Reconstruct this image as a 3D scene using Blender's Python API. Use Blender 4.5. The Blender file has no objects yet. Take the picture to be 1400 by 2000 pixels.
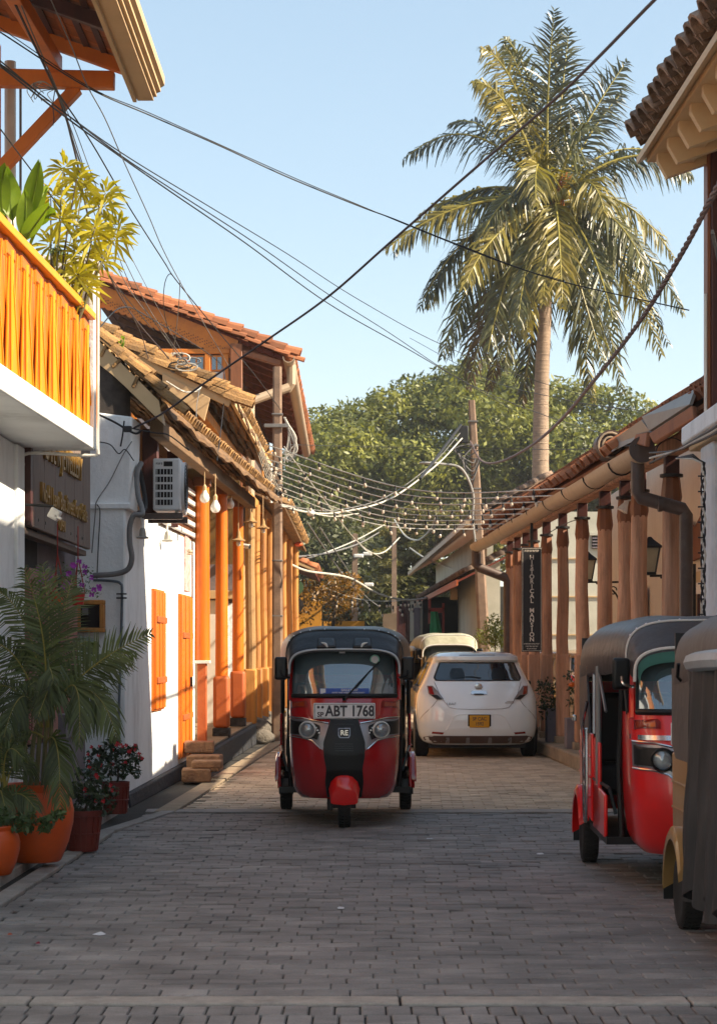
import bpy, bmesh, math, random
import numpy as np
from mathutils import Vector, Matrix, noise
R = math.radians
PI = math.pi
rnd = random.Random(7)
nprs = np.random.RandomState(7)
scene = bpy.context.scene
COL = scene.collection

# ------------------------------------------------------------------ camera, sky, sun, exposure
F = 3900.0            # focal length in pixels of the 1400x2000 photograph
CAMH = 1.5
cam_d = bpy.data.cameras.new('camera'); cam = bpy.data.objects.new('camera', cam_d); COL.objects.link(cam)
cam.location = (0, 0, CAMH); cam.rotation_euler = (R(90), 0, 0)
cam_d.sensor_fit = 'VERTICAL'; cam_d.sensor_height = 36.0; cam_d.lens = 36.0*F/2000.0
cam_d.shift_y = 0.139; cam_d.clip_start = 0.1; cam_d.clip_end = 3000
cam_d.dof.use_dof = True; cam_d.dof.focus_distance = 17.4; cam_d.dof.aperture_fstop = 9.0
scene.camera = cam

SUN_EL, SUN_AZ = 35.0, 104.0      # azimuth clockwise from +Y (down the street); the sun stands over the right-hand roofs
world = bpy.data.worlds.new('World'); scene.world = world; world.use_nodes = True
wn = world.node_tree; wn.nodes.clear()
sky = wn.nodes.new('ShaderNodeTexSky'); sky.sky_type = 'NISHITA'; sky.sun_disc = False
sky.sun_elevation = R(SUN_EL); sky.sun_rotation = R(SUN_AZ)
sky.air_density = .85; sky.dust_density = .5; sky.ozone_density = 1.6; sky.altitude = 0
bg = wn.nodes.new('ShaderNodeBackground'); bg.inputs['Strength'].default_value = 0.128
wo = wn.nodes.new('ShaderNodeOutputWorld')
hsv = wn.nodes.new('ShaderNodeHueSaturation'); hsv.inputs['Saturation'].default_value = 1.15; hsv.inputs['Value'].default_value = 1.0
gam = wn.nodes.new('ShaderNodeGamma'); gam.inputs[1].default_value = .55      # evens out the sky: the photograph's fades little towards the horizon
warm = wn.nodes.new('ShaderNodeMix'); warm.data_type = 'RGBA'; warm.blend_type = 'MULTIPLY'; warm.inputs[0].default_value = 1.0; warm.inputs[7].default_value = (1.02, .98, .90, 1)
wn.links.new(sky.outputs[0], hsv.inputs['Color']); wn.links.new(hsv.outputs[0], gam.inputs[0]); wn.links.new(gam.outputs[0], warm.inputs[6]); wn.links.new(warm.outputs[2], bg.inputs[0]); wn.links.new(bg.outputs[0], wo.inputs[0])
sd = bpy.data.lights.new('sun', 'SUN'); sd.energy = 3.3; sd.angle = R(0.5); sd.color = (1.0, 0.86, 0.66)
sun = bpy.data.objects.new('sun', sd); COL.objects.link(sun)
_d = Vector((math.sin(R(SUN_AZ))*math.cos(R(SUN_EL)), math.cos(R(SUN_AZ))*math.cos(R(SUN_EL)), math.sin(R(SUN_EL))))
sun.rotation_euler = _d.to_track_quat('Z', 'Y').to_euler(); sun.location = _d*50
vs = scene.view_settings; vs.view_transform = 'Standard'; vs.look = 'None'; vs.gamma = 1; vs.use_curve_mapping = False
vs.exposure = 1.95
scene.cycles.max_bounces = 7; scene.cycles.transparent_max_bounces = 12
scene.cycles.diffuse_bounces = 4

# ------------------------------------------------------------------ helpers
def W(px, py, Y):
    """a photograph pixel at distance Y as a point of the street (measuring aid)"""
    return Vector(((px-700)*Y/F, Y, CAMH-(py-1278)*Y/F))

def tag(o, label=None, cat=None, group=None, kind=None):
    if label: o['label'] = label
    if cat: o['category'] = cat
    if group: o['group'] = group
    if kind: o['kind'] = kind
    return o

def thing(name, label, cat, loc=(0, 0, 0), rotz=0.0, group=None, kind=None):
    o = bpy.data.objects.new(name, None); COL.objects.link(o)
    o.empty_display_size = 0.2
    o.location = loc; o.rotation_euler = (0, 0, rotz)
    return tag(o, label, cat, group, kind)

def kids(o):
    return [c for c in o.children]

def copy_tree(o, parent=None):
    c = o.copy(); COL.objects.link(c)
    if parent is not None: c.parent = parent
    for ch in kids(o): copy_tree(ch, c)
    return c

def worldloc(o):
    v = Vector((0, 0, 0))
    while o is not None:
        v += Vector(o.location); o = o.parent
    return v

class MB:
    """collects shapes; build() links them as ONE mesh object"""
    def __init__(s): s.v = []; s.f = []
    def add(s, vs_, fs):
        n = len(s.v); s.v.extend([tuple(p) for p in vs_]); s.f.extend([tuple(i+n for i in f) for f in fs]); return s
    def box(s, c, d, rz=0.0, M=None):
        x, y, z = d[0]/2, d[1]/2, d[2]/2
        P = [Vector((a*x, b*y, e*z)) for e in (-1, 1) for a, b in ((-1, -1), (1, -1), (1, 1), (-1, 1))]
        Q = Matrix.Rotation(rz, 3, 'Z') if M is None else M
        c = Vector(c)
        return s.add([c+Q@p for p in P], [(3, 2, 1, 0), (4, 5, 6, 7), (0, 1, 5, 4), (1, 2, 6, 5), (2, 3, 7, 6), (3, 0, 4, 7)])
    def bx(s, x0, x1, y0, y1, z0, z1):
        return s.box(((x0+x1)/2, (y0+y1)/2, (z0+z1)/2), (abs(x1-x0), abs(y1-y0), abs(z1-z0)))
    def beam(s, a, b, w, h, up=(0, 0, 1)):
        """rectangular bar from a to b, w wide, h high"""
        a = Vector(a); b = Vector(b); t = (b-a).normalized(); u = Vector(up)
        r = t.cross(u)
        if r.length < 1e-4: r = t.cross(Vector((0, 1, 0)))
        r.normalize(); u = r.cross(t)
        P = []
        for p in (a, b):
            for i, j in ((-1, -1), (1, -1), (1, 1), (-1, 1)): P.append(p+r*(i*w/2)+u*(j*h/2))
        return s.add(P, [(3, 2, 1, 0), (4, 5, 6, 7), (0, 1, 5, 4), (1, 2, 6, 5), (2, 3, 7, 6), (3, 0, 4, 7)])
    def hexa(s, P):
        """8 corners: bottom 4 then top 4"""
        return s.add(P, [(3, 2, 1, 0), (4, 5, 6, 7), (0, 1, 5, 4), (1, 2, 6, 5), (2, 3, 7, 6), (3, 0, 4, 7)])
    def slab(s, pts, t, n=None):
        """planar polygon given thickness t along -normal"""
        pts = [Vector(p) for p in pts]
        if n is None: n = (pts[1]-pts[0]).cross(pts[2]-pts[0]).normalized()
        n = Vector(n)
        k = len(pts); P = pts+[p-n*t for p in pts]
        F_ = [tuple(range(k)), tuple(reversed(range(k, 2*k)))]+[(i+k, (i+1) % k+k, (i+1) % k, i) for i in range(k)]
        return s.add(P, F_)
    def tube(s, pts, r, n=8, cap=True, closed=False):
        pts = [Vector(p) for p in pts]; k = len(pts)
        rs = list(r) if hasattr(r, '__len__') else [r]*k
        P = []; prev = None
        for i, p in enumerate(pts):
            if closed: t = pts[(i+1) % k]-pts[i-1]
            else: t = pts[min(i+1, k-1)]-pts[max(i-1, 0)]
            if t.length < 1e-9: t = Vector((0, 0, 1))
            t.normalize()
            if prev is None:
                a = Vector((0, 0, 1)) if abs(t.z) < .9 else Vector((0, 1, 0))
                u = t.cross(a).normalized()
            else:
                u = prev-t*prev.dot(t)
                if u.length < 1e-6: u = t.cross(Vector((0, 0, 1)))
                u.normalize()
            prev = u; w = t.cross(u)
            for j in range(n):
                an = 2*PI*j/n; P.append(p+(u*math.cos(an)+w*math.sin(an))*rs[i])
        Fs = []
        for i in range(k if closed else k-1):
            a = i*n; b = ((i+1) % k)*n
            for j in range(n): Fs.append((a+j, a+(j+1) % n, b+(j+1) % n, b+j))
        if cap and not closed: Fs.append(tuple(reversed(range(n)))); Fs.append(tuple(range((k-1)*n, k*n)))
        return s.add(P, Fs)
    def lathe(s, prof, c=(0, 0, 0), n=20, M=None):
        """profile [(r,z)] round the z axis at c (M turns the axis)"""
        P = []; c = Vector(c)
        for r, z in prof:
            for j in range(n):
                an = 2*PI*j/n; q = Vector((r*math.cos(an), r*math.sin(an), z))
                P.append(c+(M@q if M is not None else q))
        Fs = []
        for i in range(len(prof)-1):
            for j in range(n): Fs.append((i*n+j, i*n+(j+1) % n, (i+1)*n+(j+1) % n, (i+1)*n+j))
        if prof[0][0] > 1e-6: Fs.append(tuple(reversed(range(n))))
        if prof[-1][0] > 1e-6: Fs.append(tuple(range((len(prof)-1)*n, len(prof)*n)))
        return s.add(P, Fs)
    def ell(s, c, r, nu=12, nv=8, M=None):
        pr = [(math.sin(PI*i/nv), -math.cos(PI*i/nv)) for i in range(nv+1)]
        c = Vector(c); P = []; Fs = []
        for a, b in pr:
            for j in range(nu):
                an = 2*PI*j/nu; q = Vector((a*math.cos(an)*r[0], a*math.sin(an)*r[1], b*r[2])); P.append(c+(M@q if M is not None else q))
        for i in range(nv):
            for j in range(nu): Fs.append((i*nu+j, i*nu+(j+1) % nu, (i+1)*nu+(j+1) % nu, (i+1)*nu+j))
        return s.add(P, Fs)
    def loft(s, rings, closed=True, cap=True):
        n = len(rings[0]); P = [p for r_ in rings for p in r_]; Fs = []
        for i in range(len(rings)-1):
            for j in range(n if closed else n-1): Fs.append((i*n+j, i*n+(j+1) % n, (i+1)*n+(j+1) % n, (i+1)*n+j))
        if cap and closed: Fs.append(tuple(reversed(range(n)))); Fs.append(tuple(range((len(rings)-1)*n, len(rings)*n)))
        return s.add(P, Fs)
    def extrude(s, poly, d):
        """polygon (list of 3D points) extruded along vector d"""
        poly = [Vector(p) for p in poly]; d = Vector(d); k = len(poly)
        return s.add(poly+[p+d for p in poly], [tuple(reversed(range(k))), tuple(range(k, 2*k))]+[(i, (i+1) % k, (i+1) % k+k, i+k) for i in range(k)])
    def build(s, name, mat, parent=None, world=True, smooth=True, angle=35, bevel=0.0, bseg=2, fixn=True, label=None, kind=None, loc=None, rotz=0):
        me = bpy.data.meshes.new(name)
        off = Vector((0, 0, 0))
        if parent is not None and world: off = worldloc(parent)
        if loc is not None: off = off+Vector(loc) if world else off
        vv = [(p[0]-off.x, p[1]-off.y, p[2]-off.z) for p in s.v] if off.length > 0 else s.v
        me.from_pydata(vv, [], s.f)
        if fixn and len(s.f) < 60000:
            bm = bmesh.new(); bm.from_mesh(me); bmesh.ops.recalc_face_normals(bm, faces=bm.faces); bm.to_mesh(me); bm.free()
        o = bpy.data.objects.new(name, me); COL.objects.link(o)
        if mat is not None: me.materials.append(mat)
        if smooth:
            me.polygons.foreach_set('use_smooth', [True]*len(me.polygons)); me.set_sharp_from_angle(angle=R(angle))
        if parent is not None: o.parent = parent
        if loc is not None: o.location = loc
        if rotz: o.rotation_euler = (0, 0, rotz)
        if bevel > 0:
            m = o.modifiers.new('edge', 'BEVEL'); m.width = bevel; m.segments = bseg; m.limit_method = 'ANGLE'; m.angle_limit = R(40); m.harden_normals = False
        if label: o['label'] = label
        if kind: o['kind'] = kind
        return o

def np_mesh(name, V, quads, mat, parent=None, world=True, smooth=False):
    """fast mesh from arrays: V (n,3), quads (m,4)"""
    V = np.asarray(V, dtype=np.float32); q = np.asarray(quads, dtype=np.int32)
    if parent is not None and world: V = V-np.array(worldloc(parent), dtype=np.float32)
    me = bpy.data.meshes.new(name)
    me.vertices.add(len(V)); me.vertices.foreach_set('co', V.ravel())
    me.loops.add(q.size); me.loops.foreach_set('vertex_index', q.ravel())
    me.polygons.add(len(q)); me.polygons.foreach_set('loop_start', np.arange(0, q.size, q.shape[1], dtype=np.int32))
    if smooth: me.polygons.foreach_set('use_smooth', [True]*len(q))
    me.update(calc_edges=True)
    me.materials.append(mat)
    o = bpy.data.objects.new(name, me); COL.objects.link(o)
    if parent is not None: o.parent = parent
    return o

def spline(pts, n=8):
    """Catmull-Rom through points"""
    P = [Vector(p) for p in pts]
    if len(P) == 2: return [P[0].lerp(P[1], i/n) for i in range(n+1)]
    Q = [P[0]*2-P[1]]+P+[P[-1]*2-P[-2]]; out = []
    for i in range(1, len(Q)-2):
        a, b, c, d = Q[i-1], Q[i], Q[i+1], Q[i+2]
        for k in range(n):
            t = k/n
            out.append(0.5*((2*b)+(-a+c)*t+(2*a-5*b+4*c-d)*t*t+(-a+3*b-3*c+d)*t*t*t))
    out.append(P[-1]); return out

# ------------------------------------------------------------------ materials
def lin(c):
    if isinstance(c, str):
        c = [int(c[i:i+2], 16)/255 for i in (0, 2, 4)]
        return tuple(x/12.92 if x <= .04045 else ((x+.055)/1.055)**2.4 for x in c)
    return tuple(c)

MATS = {}
def mat(name, col, col2=None, rough=.6, scale=4.0, var=.18, bump=.15, bscale=60.0, metal=0.0, coat=0.0, stretch=(1, 1, 1),
        dirt=0.0, dirtcol=(.05, .04, .03), dscale=1.2, dstretch=(1, 1, 1), wpos=False, island=0.0, objrnd=0.0, spec=.5, sheen=0, bdist=.01, trans=0.0, transcol=None, emit=None, alpha=1.0, speck=0.0, rvar=.12):
    if name in MATS: return MATS[name]
    m = bpy.data.materials.new(name); m.use_nodes = True; nt = m.node_tree; N = nt.nodes; L = nt.links
    N.clear(); out = N.new('ShaderNodeOutputMaterial'); b = N.new('ShaderNodeBsdfPrincipled')
    L.new(b.outputs[0], out.inputs[0])
    c1 = lin(col); c2 = lin(col2) if col2 else tuple(x*(1-var*1.6) for x in c1)
    if col2 is None: c1 = tuple(min(1, x*(1+var)) for x in c1)
    tc = N.new('ShaderNodeTexCoord'); mp = N.new('ShaderNodeMapping'); mp.inputs['Scale'].default_value = stretch
    L.new((N.new('ShaderNodeNewGeometry').outputs['Position'] if wpos else tc.outputs['Object']), mp.inputs[0])
    nz = N.new('ShaderNodeTexNoise'); nz.inputs['Scale'].default_value = scale; nz.inputs['Detail'].default_value = 6; nz.inputs['Roughness'].default_value = .62
    L.new(mp.outputs[0], nz.inputs['Vector'])
    cr = N.new('ShaderNodeMapRange'); cr.inputs[1].default_value = .3; cr.inputs[2].default_value = .7
    L.new(nz.outputs['Fac'], cr.inputs[0])
    mx = N.new('ShaderNodeMix'); mx.data_type = 'RGBA'; mx.inputs[6].default_value = (*c2, 1); mx.inputs[7].default_value = (*c1, 1)
    L.new(cr.outputs[0], mx.inputs[0]); cur = mx.outputs[2]
    def mixval(cur, src, amt):
        mr = N.new('ShaderNodeMapRange'); mr.inputs[3].default_value = 1-amt; mr.inputs[4].default_value = 1+amt
        L.new(src, mr.inputs[0])
        vm = N.new('ShaderNodeVectorMath'); vm.operation = 'SCALE'; L.new(cur, vm.inputs[0]); L.new(mr.outputs[0], vm.inputs['Scale']); return vm.outputs[0]
    if island > 0:
        g = N.new('ShaderNodeNewGeometry'); cur = mixval(cur, g.outputs['Random Per Island'], island)
    if objrnd > 0:
        g = N.new('ShaderNodeObjectInfo'); cur = mixval(cur, g.outputs['Random'], objrnd)
    if dirt > 0:
        mp2 = N.new('ShaderNodeMapping'); mp2.inputs['Scale'].default_value = dstretch; L.new((N.new('ShaderNodeNewGeometry').outputs['Position'] if wpos else tc.outputs['Object']), mp2.inputs[0])
        n2 = N.new('ShaderNodeTexNoise'); n2.inputs['Scale'].default_value = dscale; n2.inputs['Detail'].default_value = 9; n2.inputs['Roughness'].default_value = .72
        L.new(mp2.outputs[0], n2.inputs['Vector'])
        r2 = N.new('ShaderNodeMapRange'); r2.inputs[1].default_value = .5; r2.inputs[2].default_value = .74; r2.inputs[3].default_value = 0; r2.inputs[4].default_value = dirt
        L.new(n2.outputs['Fac'], r2.inputs[0])
        m2 = N.new('ShaderNodeMix'); m2.data_type = 'RGBA'; m2.inputs[7].default_value = (*dirtcol, 1)
        L.new(r2.outputs[0], m2.inputs[0]); L.new(cur, m2.inputs[6]); cur = m2.outputs[2]
    nb = N.new('ShaderNodeTexNoise'); nb.inputs['Scale'].default_value = bscale; nb.inputs['Detail'].default_value = 5; nb.inputs['Roughness'].default_value = .6
    L.new(mp.outputs[0], nb.inputs['Vector'])
    if speck > 0: cur = mixval(cur, nb.outputs['Fac'], speck)
    L.new(cur, b.inputs['Base Color'])
    rr = N.new('ShaderNodeMapRange'); rr.inputs[3].default_value = max(.02, rough-rvar); rr.inputs[4].default_value = min(1, rough+rvar)
    L.new(nz.outputs['Fac'], rr.inputs[0]); L.new(rr.outputs[0], b.inputs['Roughness'])
    if bump > 0:
        bp = N.new('ShaderNodeBump'); bp.inputs['Strength'].default_value = bump; bp.inputs['Distance'].default_value = bdist
        L.new(nb.outputs['Fac'], bp.inputs['Height']); L.new(bp.outputs[0], b.inputs['Normal'])
    b.inputs['Metallic'].default_value = metal; b.inputs['Coat Weight'].default_value = coat; b.inputs['Coat Roughness'].default_value = .06
    b.inputs['Specular IOR Level'].default_value = spec
    if sheen: b.inputs['Sheen Weight'].default_value = sheen
    if emit: b.inputs['Emission Color'].default_value = (*lin(emit[0]), 1); b.inputs['Emission Strength'].default_value = emit[1]
    if trans > 0:
        tr = N.new('ShaderNodeBsdfTranslucent')
        sc_ = N.new('ShaderNodeVectorMath'); sc_.operation = 'MULTIPLY'; sc_.inputs[1].default_value = transcol or (1.6, 1.5, .5); L.new(cur, sc_.inputs[0]); L.new(sc_.outputs[0], tr.inputs['Color'])
        ms = N.new('ShaderNodeMixShader'); ms.inputs[0].default_value = trans; L.new(b.outputs[0], ms.inputs[1]); L.new(tr.outputs[0], ms.inputs[2]); L.new(ms.outputs[0], out.inputs[0])
    MATS[name] = m; return m

def glass(name, tint=(.5, .6, .62), opacity=.35, base=(.02, .025, .03), rough=.03):
    """pane: see-through tinted glass with a mirror coat"""
    if name in MATS: return MATS[name]
    m = bpy.data.materials.new(name); m.use_nodes = True; nt = m.node_tree; N = nt.nodes; L = nt.links; N.clear()
    out = N.new('ShaderNodeOutputMaterial'); t = N.new('ShaderNodeBsdfTransparent'); t.inputs[0].default_value = (*tint, 1)
    g = N.new('ShaderNodeBsdfGlossy'); g.inputs['Roughness'].default_value = rough; g.inputs['Color'].default_value = (.9, .95, 1, 1)
    d = N.new('ShaderNodeBsdfDiffuse'); d.inputs[0].default_value = (*base, 1)
    f = N.new('ShaderNodeLayerWeight'); f.inputs[0].default_value = .5
    mr = N.new('ShaderNodeMapRange'); mr.inputs[1].default_value = 0; mr.inputs[2].default_value = 1; mr.inputs[3].default_value = .10; mr.inputs[4].default_value = .9
    L.new(f.outputs['Fresnel'], mr.inputs[0])
    a = N.new('ShaderNodeMixShader'); a.inputs[0].default_value = opacity; L.new(t.outputs[0], a.inputs[1]); L.new(d.outputs[0], a.inputs[2])
    b = N.new('ShaderNodeMixShader'); L.new(mr.outputs[0], b.inputs[0]); L.new(a.outputs[0], b.inputs[1]); L.new(g.outputs[0], b.inputs[2])
    L.new(b.outputs[0], out.inputs[0]); MATS[name] = m; return m

_font_cache = {}
def text(name, body, size, mat_, parent, M, ext=.002, align='CENTER', squeeze=1.0, bold=0.0, label=None, world=False):
    """lettering as a mesh part; M (4x4) places it, x along the words, y up"""
    cu = bpy.data.curves.new(name+'_c', 'FONT'); cu.body = body; cu.size = size; cu.extrude = ext; cu.align_x = align; cu.align_y = 'CENTER'
    cu.offset = bold; cu.resolution_u = 3
    t = bpy.data.objects.new(name+'_c', cu); COL.objects.link(t)
    dg = bpy.context.evaluated_depsgraph_get(); me = bpy.data.meshes.new_from_object(t.evaluated_get(dg))
    bpy.data.objects.remove(t); bpy.data.curves.remove(cu)
    off = worldloc(parent) if parent is not None else Vector((0, 0, 0))
    me.transform(Matrix.Diagonal((squeeze, 1, 1, 1))); me.transform(M)
    if world: me.transform(Matrix.Translation(-off))
    me.name = name; me.materials.clear(); me.materials.append(mat_)
    o = bpy.data.objects.new(name, me); COL.objects.link(o); o.parent = parent
    if label: o['label'] = label
    return o

def TM(o, x, y):
    """matrix with origin o, x axis x, y axis y"""
    x = Vector(x).normalized(); y = Vector(y); z = x.cross(y).normalized(); y = z.cross(x)
    M = Matrix.Identity(4)
    for i, c in enumerate((x, y, z, Vector(o))):
        for j in range(3): M[j][i] = c[j]
    return M
# ================================================================== THE SETTING: ground, road, pavements
m_paver = mat('paver_grey', 'a09a95', '68635f', rough=.68, scale=2.2, stretch=(.8, 1.4, 1), bscale=140, bump=.55, island=.16, objrnd=.16, bdist=.006, dirt=.8, dirtcol=(.05, .043, .04), dscale=1.0, dstretch=(.5, 1.7, 1), wpos=True, speck=.6)
m_paver2 = mat('paver_brown', 'c8b298', '9c876e', rough=.8, scale=2, bscale=120, bump=.4, island=.18, wpos=True, bdist=.006, dirt=.35, dirtcol=(.16, .12, .09), dscale=.7, speck=.3)
m_mortar = mat('joint_sand', '3a352f', '181614', rough=.95, scale=3, bscale=200, bump=.4)
m_conc = mat('worn_concrete', 'a39c94', '847d76', rough=.85, scale=5, bscale=90, bump=.5, dirt=.6, dirtcol=(.05, .045, .04), dscale=2.2, speck=.3)
m_conc_w = mat('sandy_concrete', '9c8a72', '7d6c58', rough=.88, scale=5, bscale=90, bump=.5, dirt=.55, dirtcol=(.08, .06, .045), dscale=2.0, speck=.3)
m_earth = mat('earth', '6b5c48', '4d4234', rough=.95, scale=.5, bscale=20, bump=.3)

g = MB().add([(-400, -40, -.35), (400, -40, -.35), (400, 900, -.35), (-400, 900, -.35)], [(0, 1, 2, 3)])
ground = tag(g.build('ground', m_earth, smooth=False), kind='structure')

def xl(Y):  # left edge of the road
    if Y < 18.95: return -2.12+(Y-11.8)*.013
    return -1.74+(Y-18.95)*.0305 if Y < 33 else -1.31+(Y-33)*.016
def xr(Y): return 3.02-(Y-8)*.012

road = tag(MB().hexa([(-2.6, 5.5, -.3), (3.6, 5.5, -.3), (3.2, 120, -.3), (-2.2, 120, -.3), (-2.6, 5.5, -.014), (3.6, 5.5, -.014), (3.2, 120, -.014), (-2.2, 120, -.014)]).build('road', m_mortar, smooth=False), kind='structure')

def paver_geo(cx, cy, w, d, z, ch=.0055):
    x0, x1, y0, y1 = cx-w/2, cx+w/2, cy-d/2, cy+d/2
    tx, ty = rnd.uniform(-.0016, .0016), rnd.uniform(-.0016, .0016)
    P = [(x0, y0, -.02), (x1, y0, -.02), (x1, y1, -.02), (x0, y1, -.02)]
    P += [(x0, y0, z-ch-tx), (x1, y0, z-ch+tx), (x1, y1, z-ch+tx), (x0, y1, z-ch-tx)]
    P += [(x0+ch, y0+ch, z-tx-ty), (x1-ch, y0+ch, z+tx-ty), (x1-ch, y1-ch, z+tx+ty), (x0+ch, y1-ch, z-tx+ty)]
    Fq = []
    for b in (0, 4):
        for i in range(4): Fq.append((b+i, b+(i+1) % 4, b+4+(i+1) % 4, b+4+i))
    Fq.append((8, 9, 10, 11)); return P, Fq

pav_shapes = {}
def paver_obj(cx, cy, w, d):
    k = (w, d, rnd.randrange(4))
    if k not in pav_shapes:
        P, Fq = paver_geo(0, 0, w, d, 0)
        me = bpy.data.meshes.new('paver'); me.from_pydata(P, [], Fq); me.materials.append(m_paver); pav_shapes[k] = me
    o = bpy.data.objects.new('paver', pav_shapes[k]); COL.objects.link(o); o.parent = road
    o.location = (cx, cy, rnd.uniform(-.0035, .003)); o.rotation_euler = (rnd.uniform(-.008, .008), rnd.uniform(-.008, .008), rnd.uniform(-.012, .012))

field, field2 = MB(), MB()
n_obj = 0
# soldier course in front of the concrete strip
y = 8.52-.105
row = 0
while y > 6.2:
    x = -2.6+rnd.uniform(0, .05)
    while x < 3.1:
        if y > 7.7 and abs(x) < y*.182+.08 and n_obj < 300: paver_obj(x+.054, y, .101, .196); n_obj += 1
        else: field.add(*paver_geo(x+.054, y, .101, .196, rnd.uniform(-.003, .003)))
        x += .108
    y -= .204; row += 1
# running courses up to the second concrete band
y = 8.80+.075; row = 0
while y < 18.85:
    x = xl(y)+.02+(row % 2)*.105+rnd.uniform(-.022, .022); w0 = .2
    wob = .012*math.sin(y*.8)
    if row % 2: field.add(*paver_geo(xl(y)+.06, y+wob, .085, .140, 0))
    while x < xr(y):
        if abs(x+.1) < y*.182+.1 and n_obj < 300: paver_obj(x+.105+rnd.uniform(-.002, .002), y+wob*math.sin(x)+rnd.uniform(-.0025, .0025), .2075, .1415); n_obj += 1
        else: field.add(*paver_geo(x+.105+rnd.uniform(-.003, .003), y+wob*math.sin(x)+rnd.uniform(-.003, .003), .2075, .1415, rnd.uniform(-.006, .004)))
        x += .21
    y += .145; row += 1
field.build('grey_paver_field', m_paver, road, smooth=False, fixn=False, kind='stuff')
y = 19.42; row = 0
while y < 62:
    x = xl(y)+.02+(row % 2)*.105
    while x < xr(y)+.1:
        field2.add(*paver_geo(x+.105, y, .205, .186 if y > 30 else .141, rnd.uniform(-.005, .004)))
        x += .21
    y += .19 if y > 30 else .146; row += 1
field2.build('brown_paver_field', m_paver2, road, smooth=False, fixn=False, kind='stuff')
# concrete edging pieces
m_strip = mat('edging_concrete', 'bcb2a8', '989086', rough=.85, scale=7, bscale=120, bump=.5, dirt=.5, dirtcol=(.07, .06, .055), dscale=3, speck=.25)
xs = [-2.6, -1.42, -.02+.2, 1.43, 3.1]
for a, b in zip(xs[:-1], xs[1:]):
    MB().bx(a+.006, b-.006, 8.575, 8.745, -.02, .004).build('edging_stone', m_strip, road, bevel=.008, smooth=False)
x = xl(18.9)
for k in range(7):
    w_ = [.55, .8, .62, .9, .7, .85, .6][k]
    m = MB(); n = 6
    top = []
    for i in range(n+1): top.append((x+w_*i/n, 18.93+rnd.uniform(-.03, .03)))
    bot = [(x+w_*i/n, 19.31+rnd.uniform(-.04, .04)) for i in range(n+1)]
    m.extrude([(p[0]+.008, p[1], -.02) for p in top]+[(p[0]-.01, p[1], -.02) for p in reversed(bot)], (0, 0, .026+rnd.uniform(-.004, .004)))
    m.build('edging_stone', m_conc, road, smooth=False); x += w_
# left edging beside the brown pavers: one long row of kerb stones
for k in range(16):
    y0 = 18.95+k*1.2; y1 = y0+1.19
    m = MB().hexa([(xl(y0)-.20, y0, -.02), (xl(y0)-.0, y0, -.02), (xl(y1)-.0, y1, -.02), (xl(y1)-.20, y1, -.02), (xl(y0)-.20, y0, .012), (xl(y0), y0, .012), (xl(y1), y1, .012), (xl(y1)-.20, y1, .012)])
    m.build('kerb_stone', m_conc_w, road, smooth=False, bevel=.006)
for k in range(16):
    y0 = 18.95+k*1.2; y1 = y0+1.19
    m = MB().hexa([(xr(y0)+.0, y0, -.02), (xr(y0)+.13, y0, -.02), (xr(y1)+.13, y1, -.02), (xr(y1)+.0, y1, -.02), (xr(y0)+.0, y0, .02), (xr(y0)+.13, y0, .02), (xr(y1)+.13, y1, .02), (xr(y1)+.0, y1, .02)])
    m.build('kerb_stone', m_conc_w, road, smooth=False, bevel=.006)
for k in range(6):
    y0 = 6.4+k*2.1; y1 = y0+2.08
    m = MB().hexa([(xl(y0)-.13, y0, -.02), (xl(y0)-.0, y0, -.02), (xl(y1)-.0, y1, -.02), (xl(y1)-.13, y1, -.02), (xl(y0)-.13, y0, .016), (xl(y0), y0, .016), (xl(y1), y1, .016), (xl(y1)-.13, y1, .016)])
    m.build('kerb_stone', m_conc, road, smooth=False, bevel=.008)
# drain channel and pavement on the left
pave = tag(MB().hexa([(-4, 6, -.3), (-2.36, 6, -.3), (-2.22, 19.7, -.3), (-4, 19.7, -.3), (-4, 6, .05), (-2.40, 6, .05), (-2.27, 19.7, .05), (-4, 19.7, .05)]).build('pavement_left', m_conc, smooth=False, bevel=.01), kind='structure')
drain = MB(); 
for i in range(60):
    yy = 6+i*.228; x0 = -2.42+(yy-6)*.01; 
    drain.hexa([(x0, yy, -.2), (x0+.22, yy, -.2), (x0+.22, yy+.228, -.2), (x0, yy+.228, -.2)]+[(x0, yy, -.012), (x0+.22, yy, -.03), (x0+.22, yy+.228, -.03), (x0, yy+.228, -.012)])
tag(drain.build('drain_channel', mat('drain_dirt', '1d1b19', '3a342d', rough=.95, scale=9, bscale=80, bump=.8, bdist=.02), smooth=False), kind='structure')
gut = MB().hexa([(-2.5, 19.75, -.2), (-1.9, 19.2, -.2), (-1.2, 50, -.2), (-2.3, 50, -.2), (-2.5, 19.75, -.016), (-1.9, 19.2, -.016), (-1.2, 50, -.016), (-2.3, 50, -.016)])
tag(gut.build('gutter_ground', mat('gutter_dirt', '57503f', '39352e', rough=.95, scale=6, bscale=50, bump=1.0, bdist=.03, speck=.4), smooth=False), kind='structure')
pr = MB().hexa([(2.9, 6, -.3), (8, 6, -.3), (8, 60, -.3), (2.5, 60, -.3), (3.15, 6, .045), (8, 6, .045), (8, 60, .045), (2.68, 60, .045)])
tag(pr.build('pavement_right', m_conc, smooth=False), kind='structure')

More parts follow.
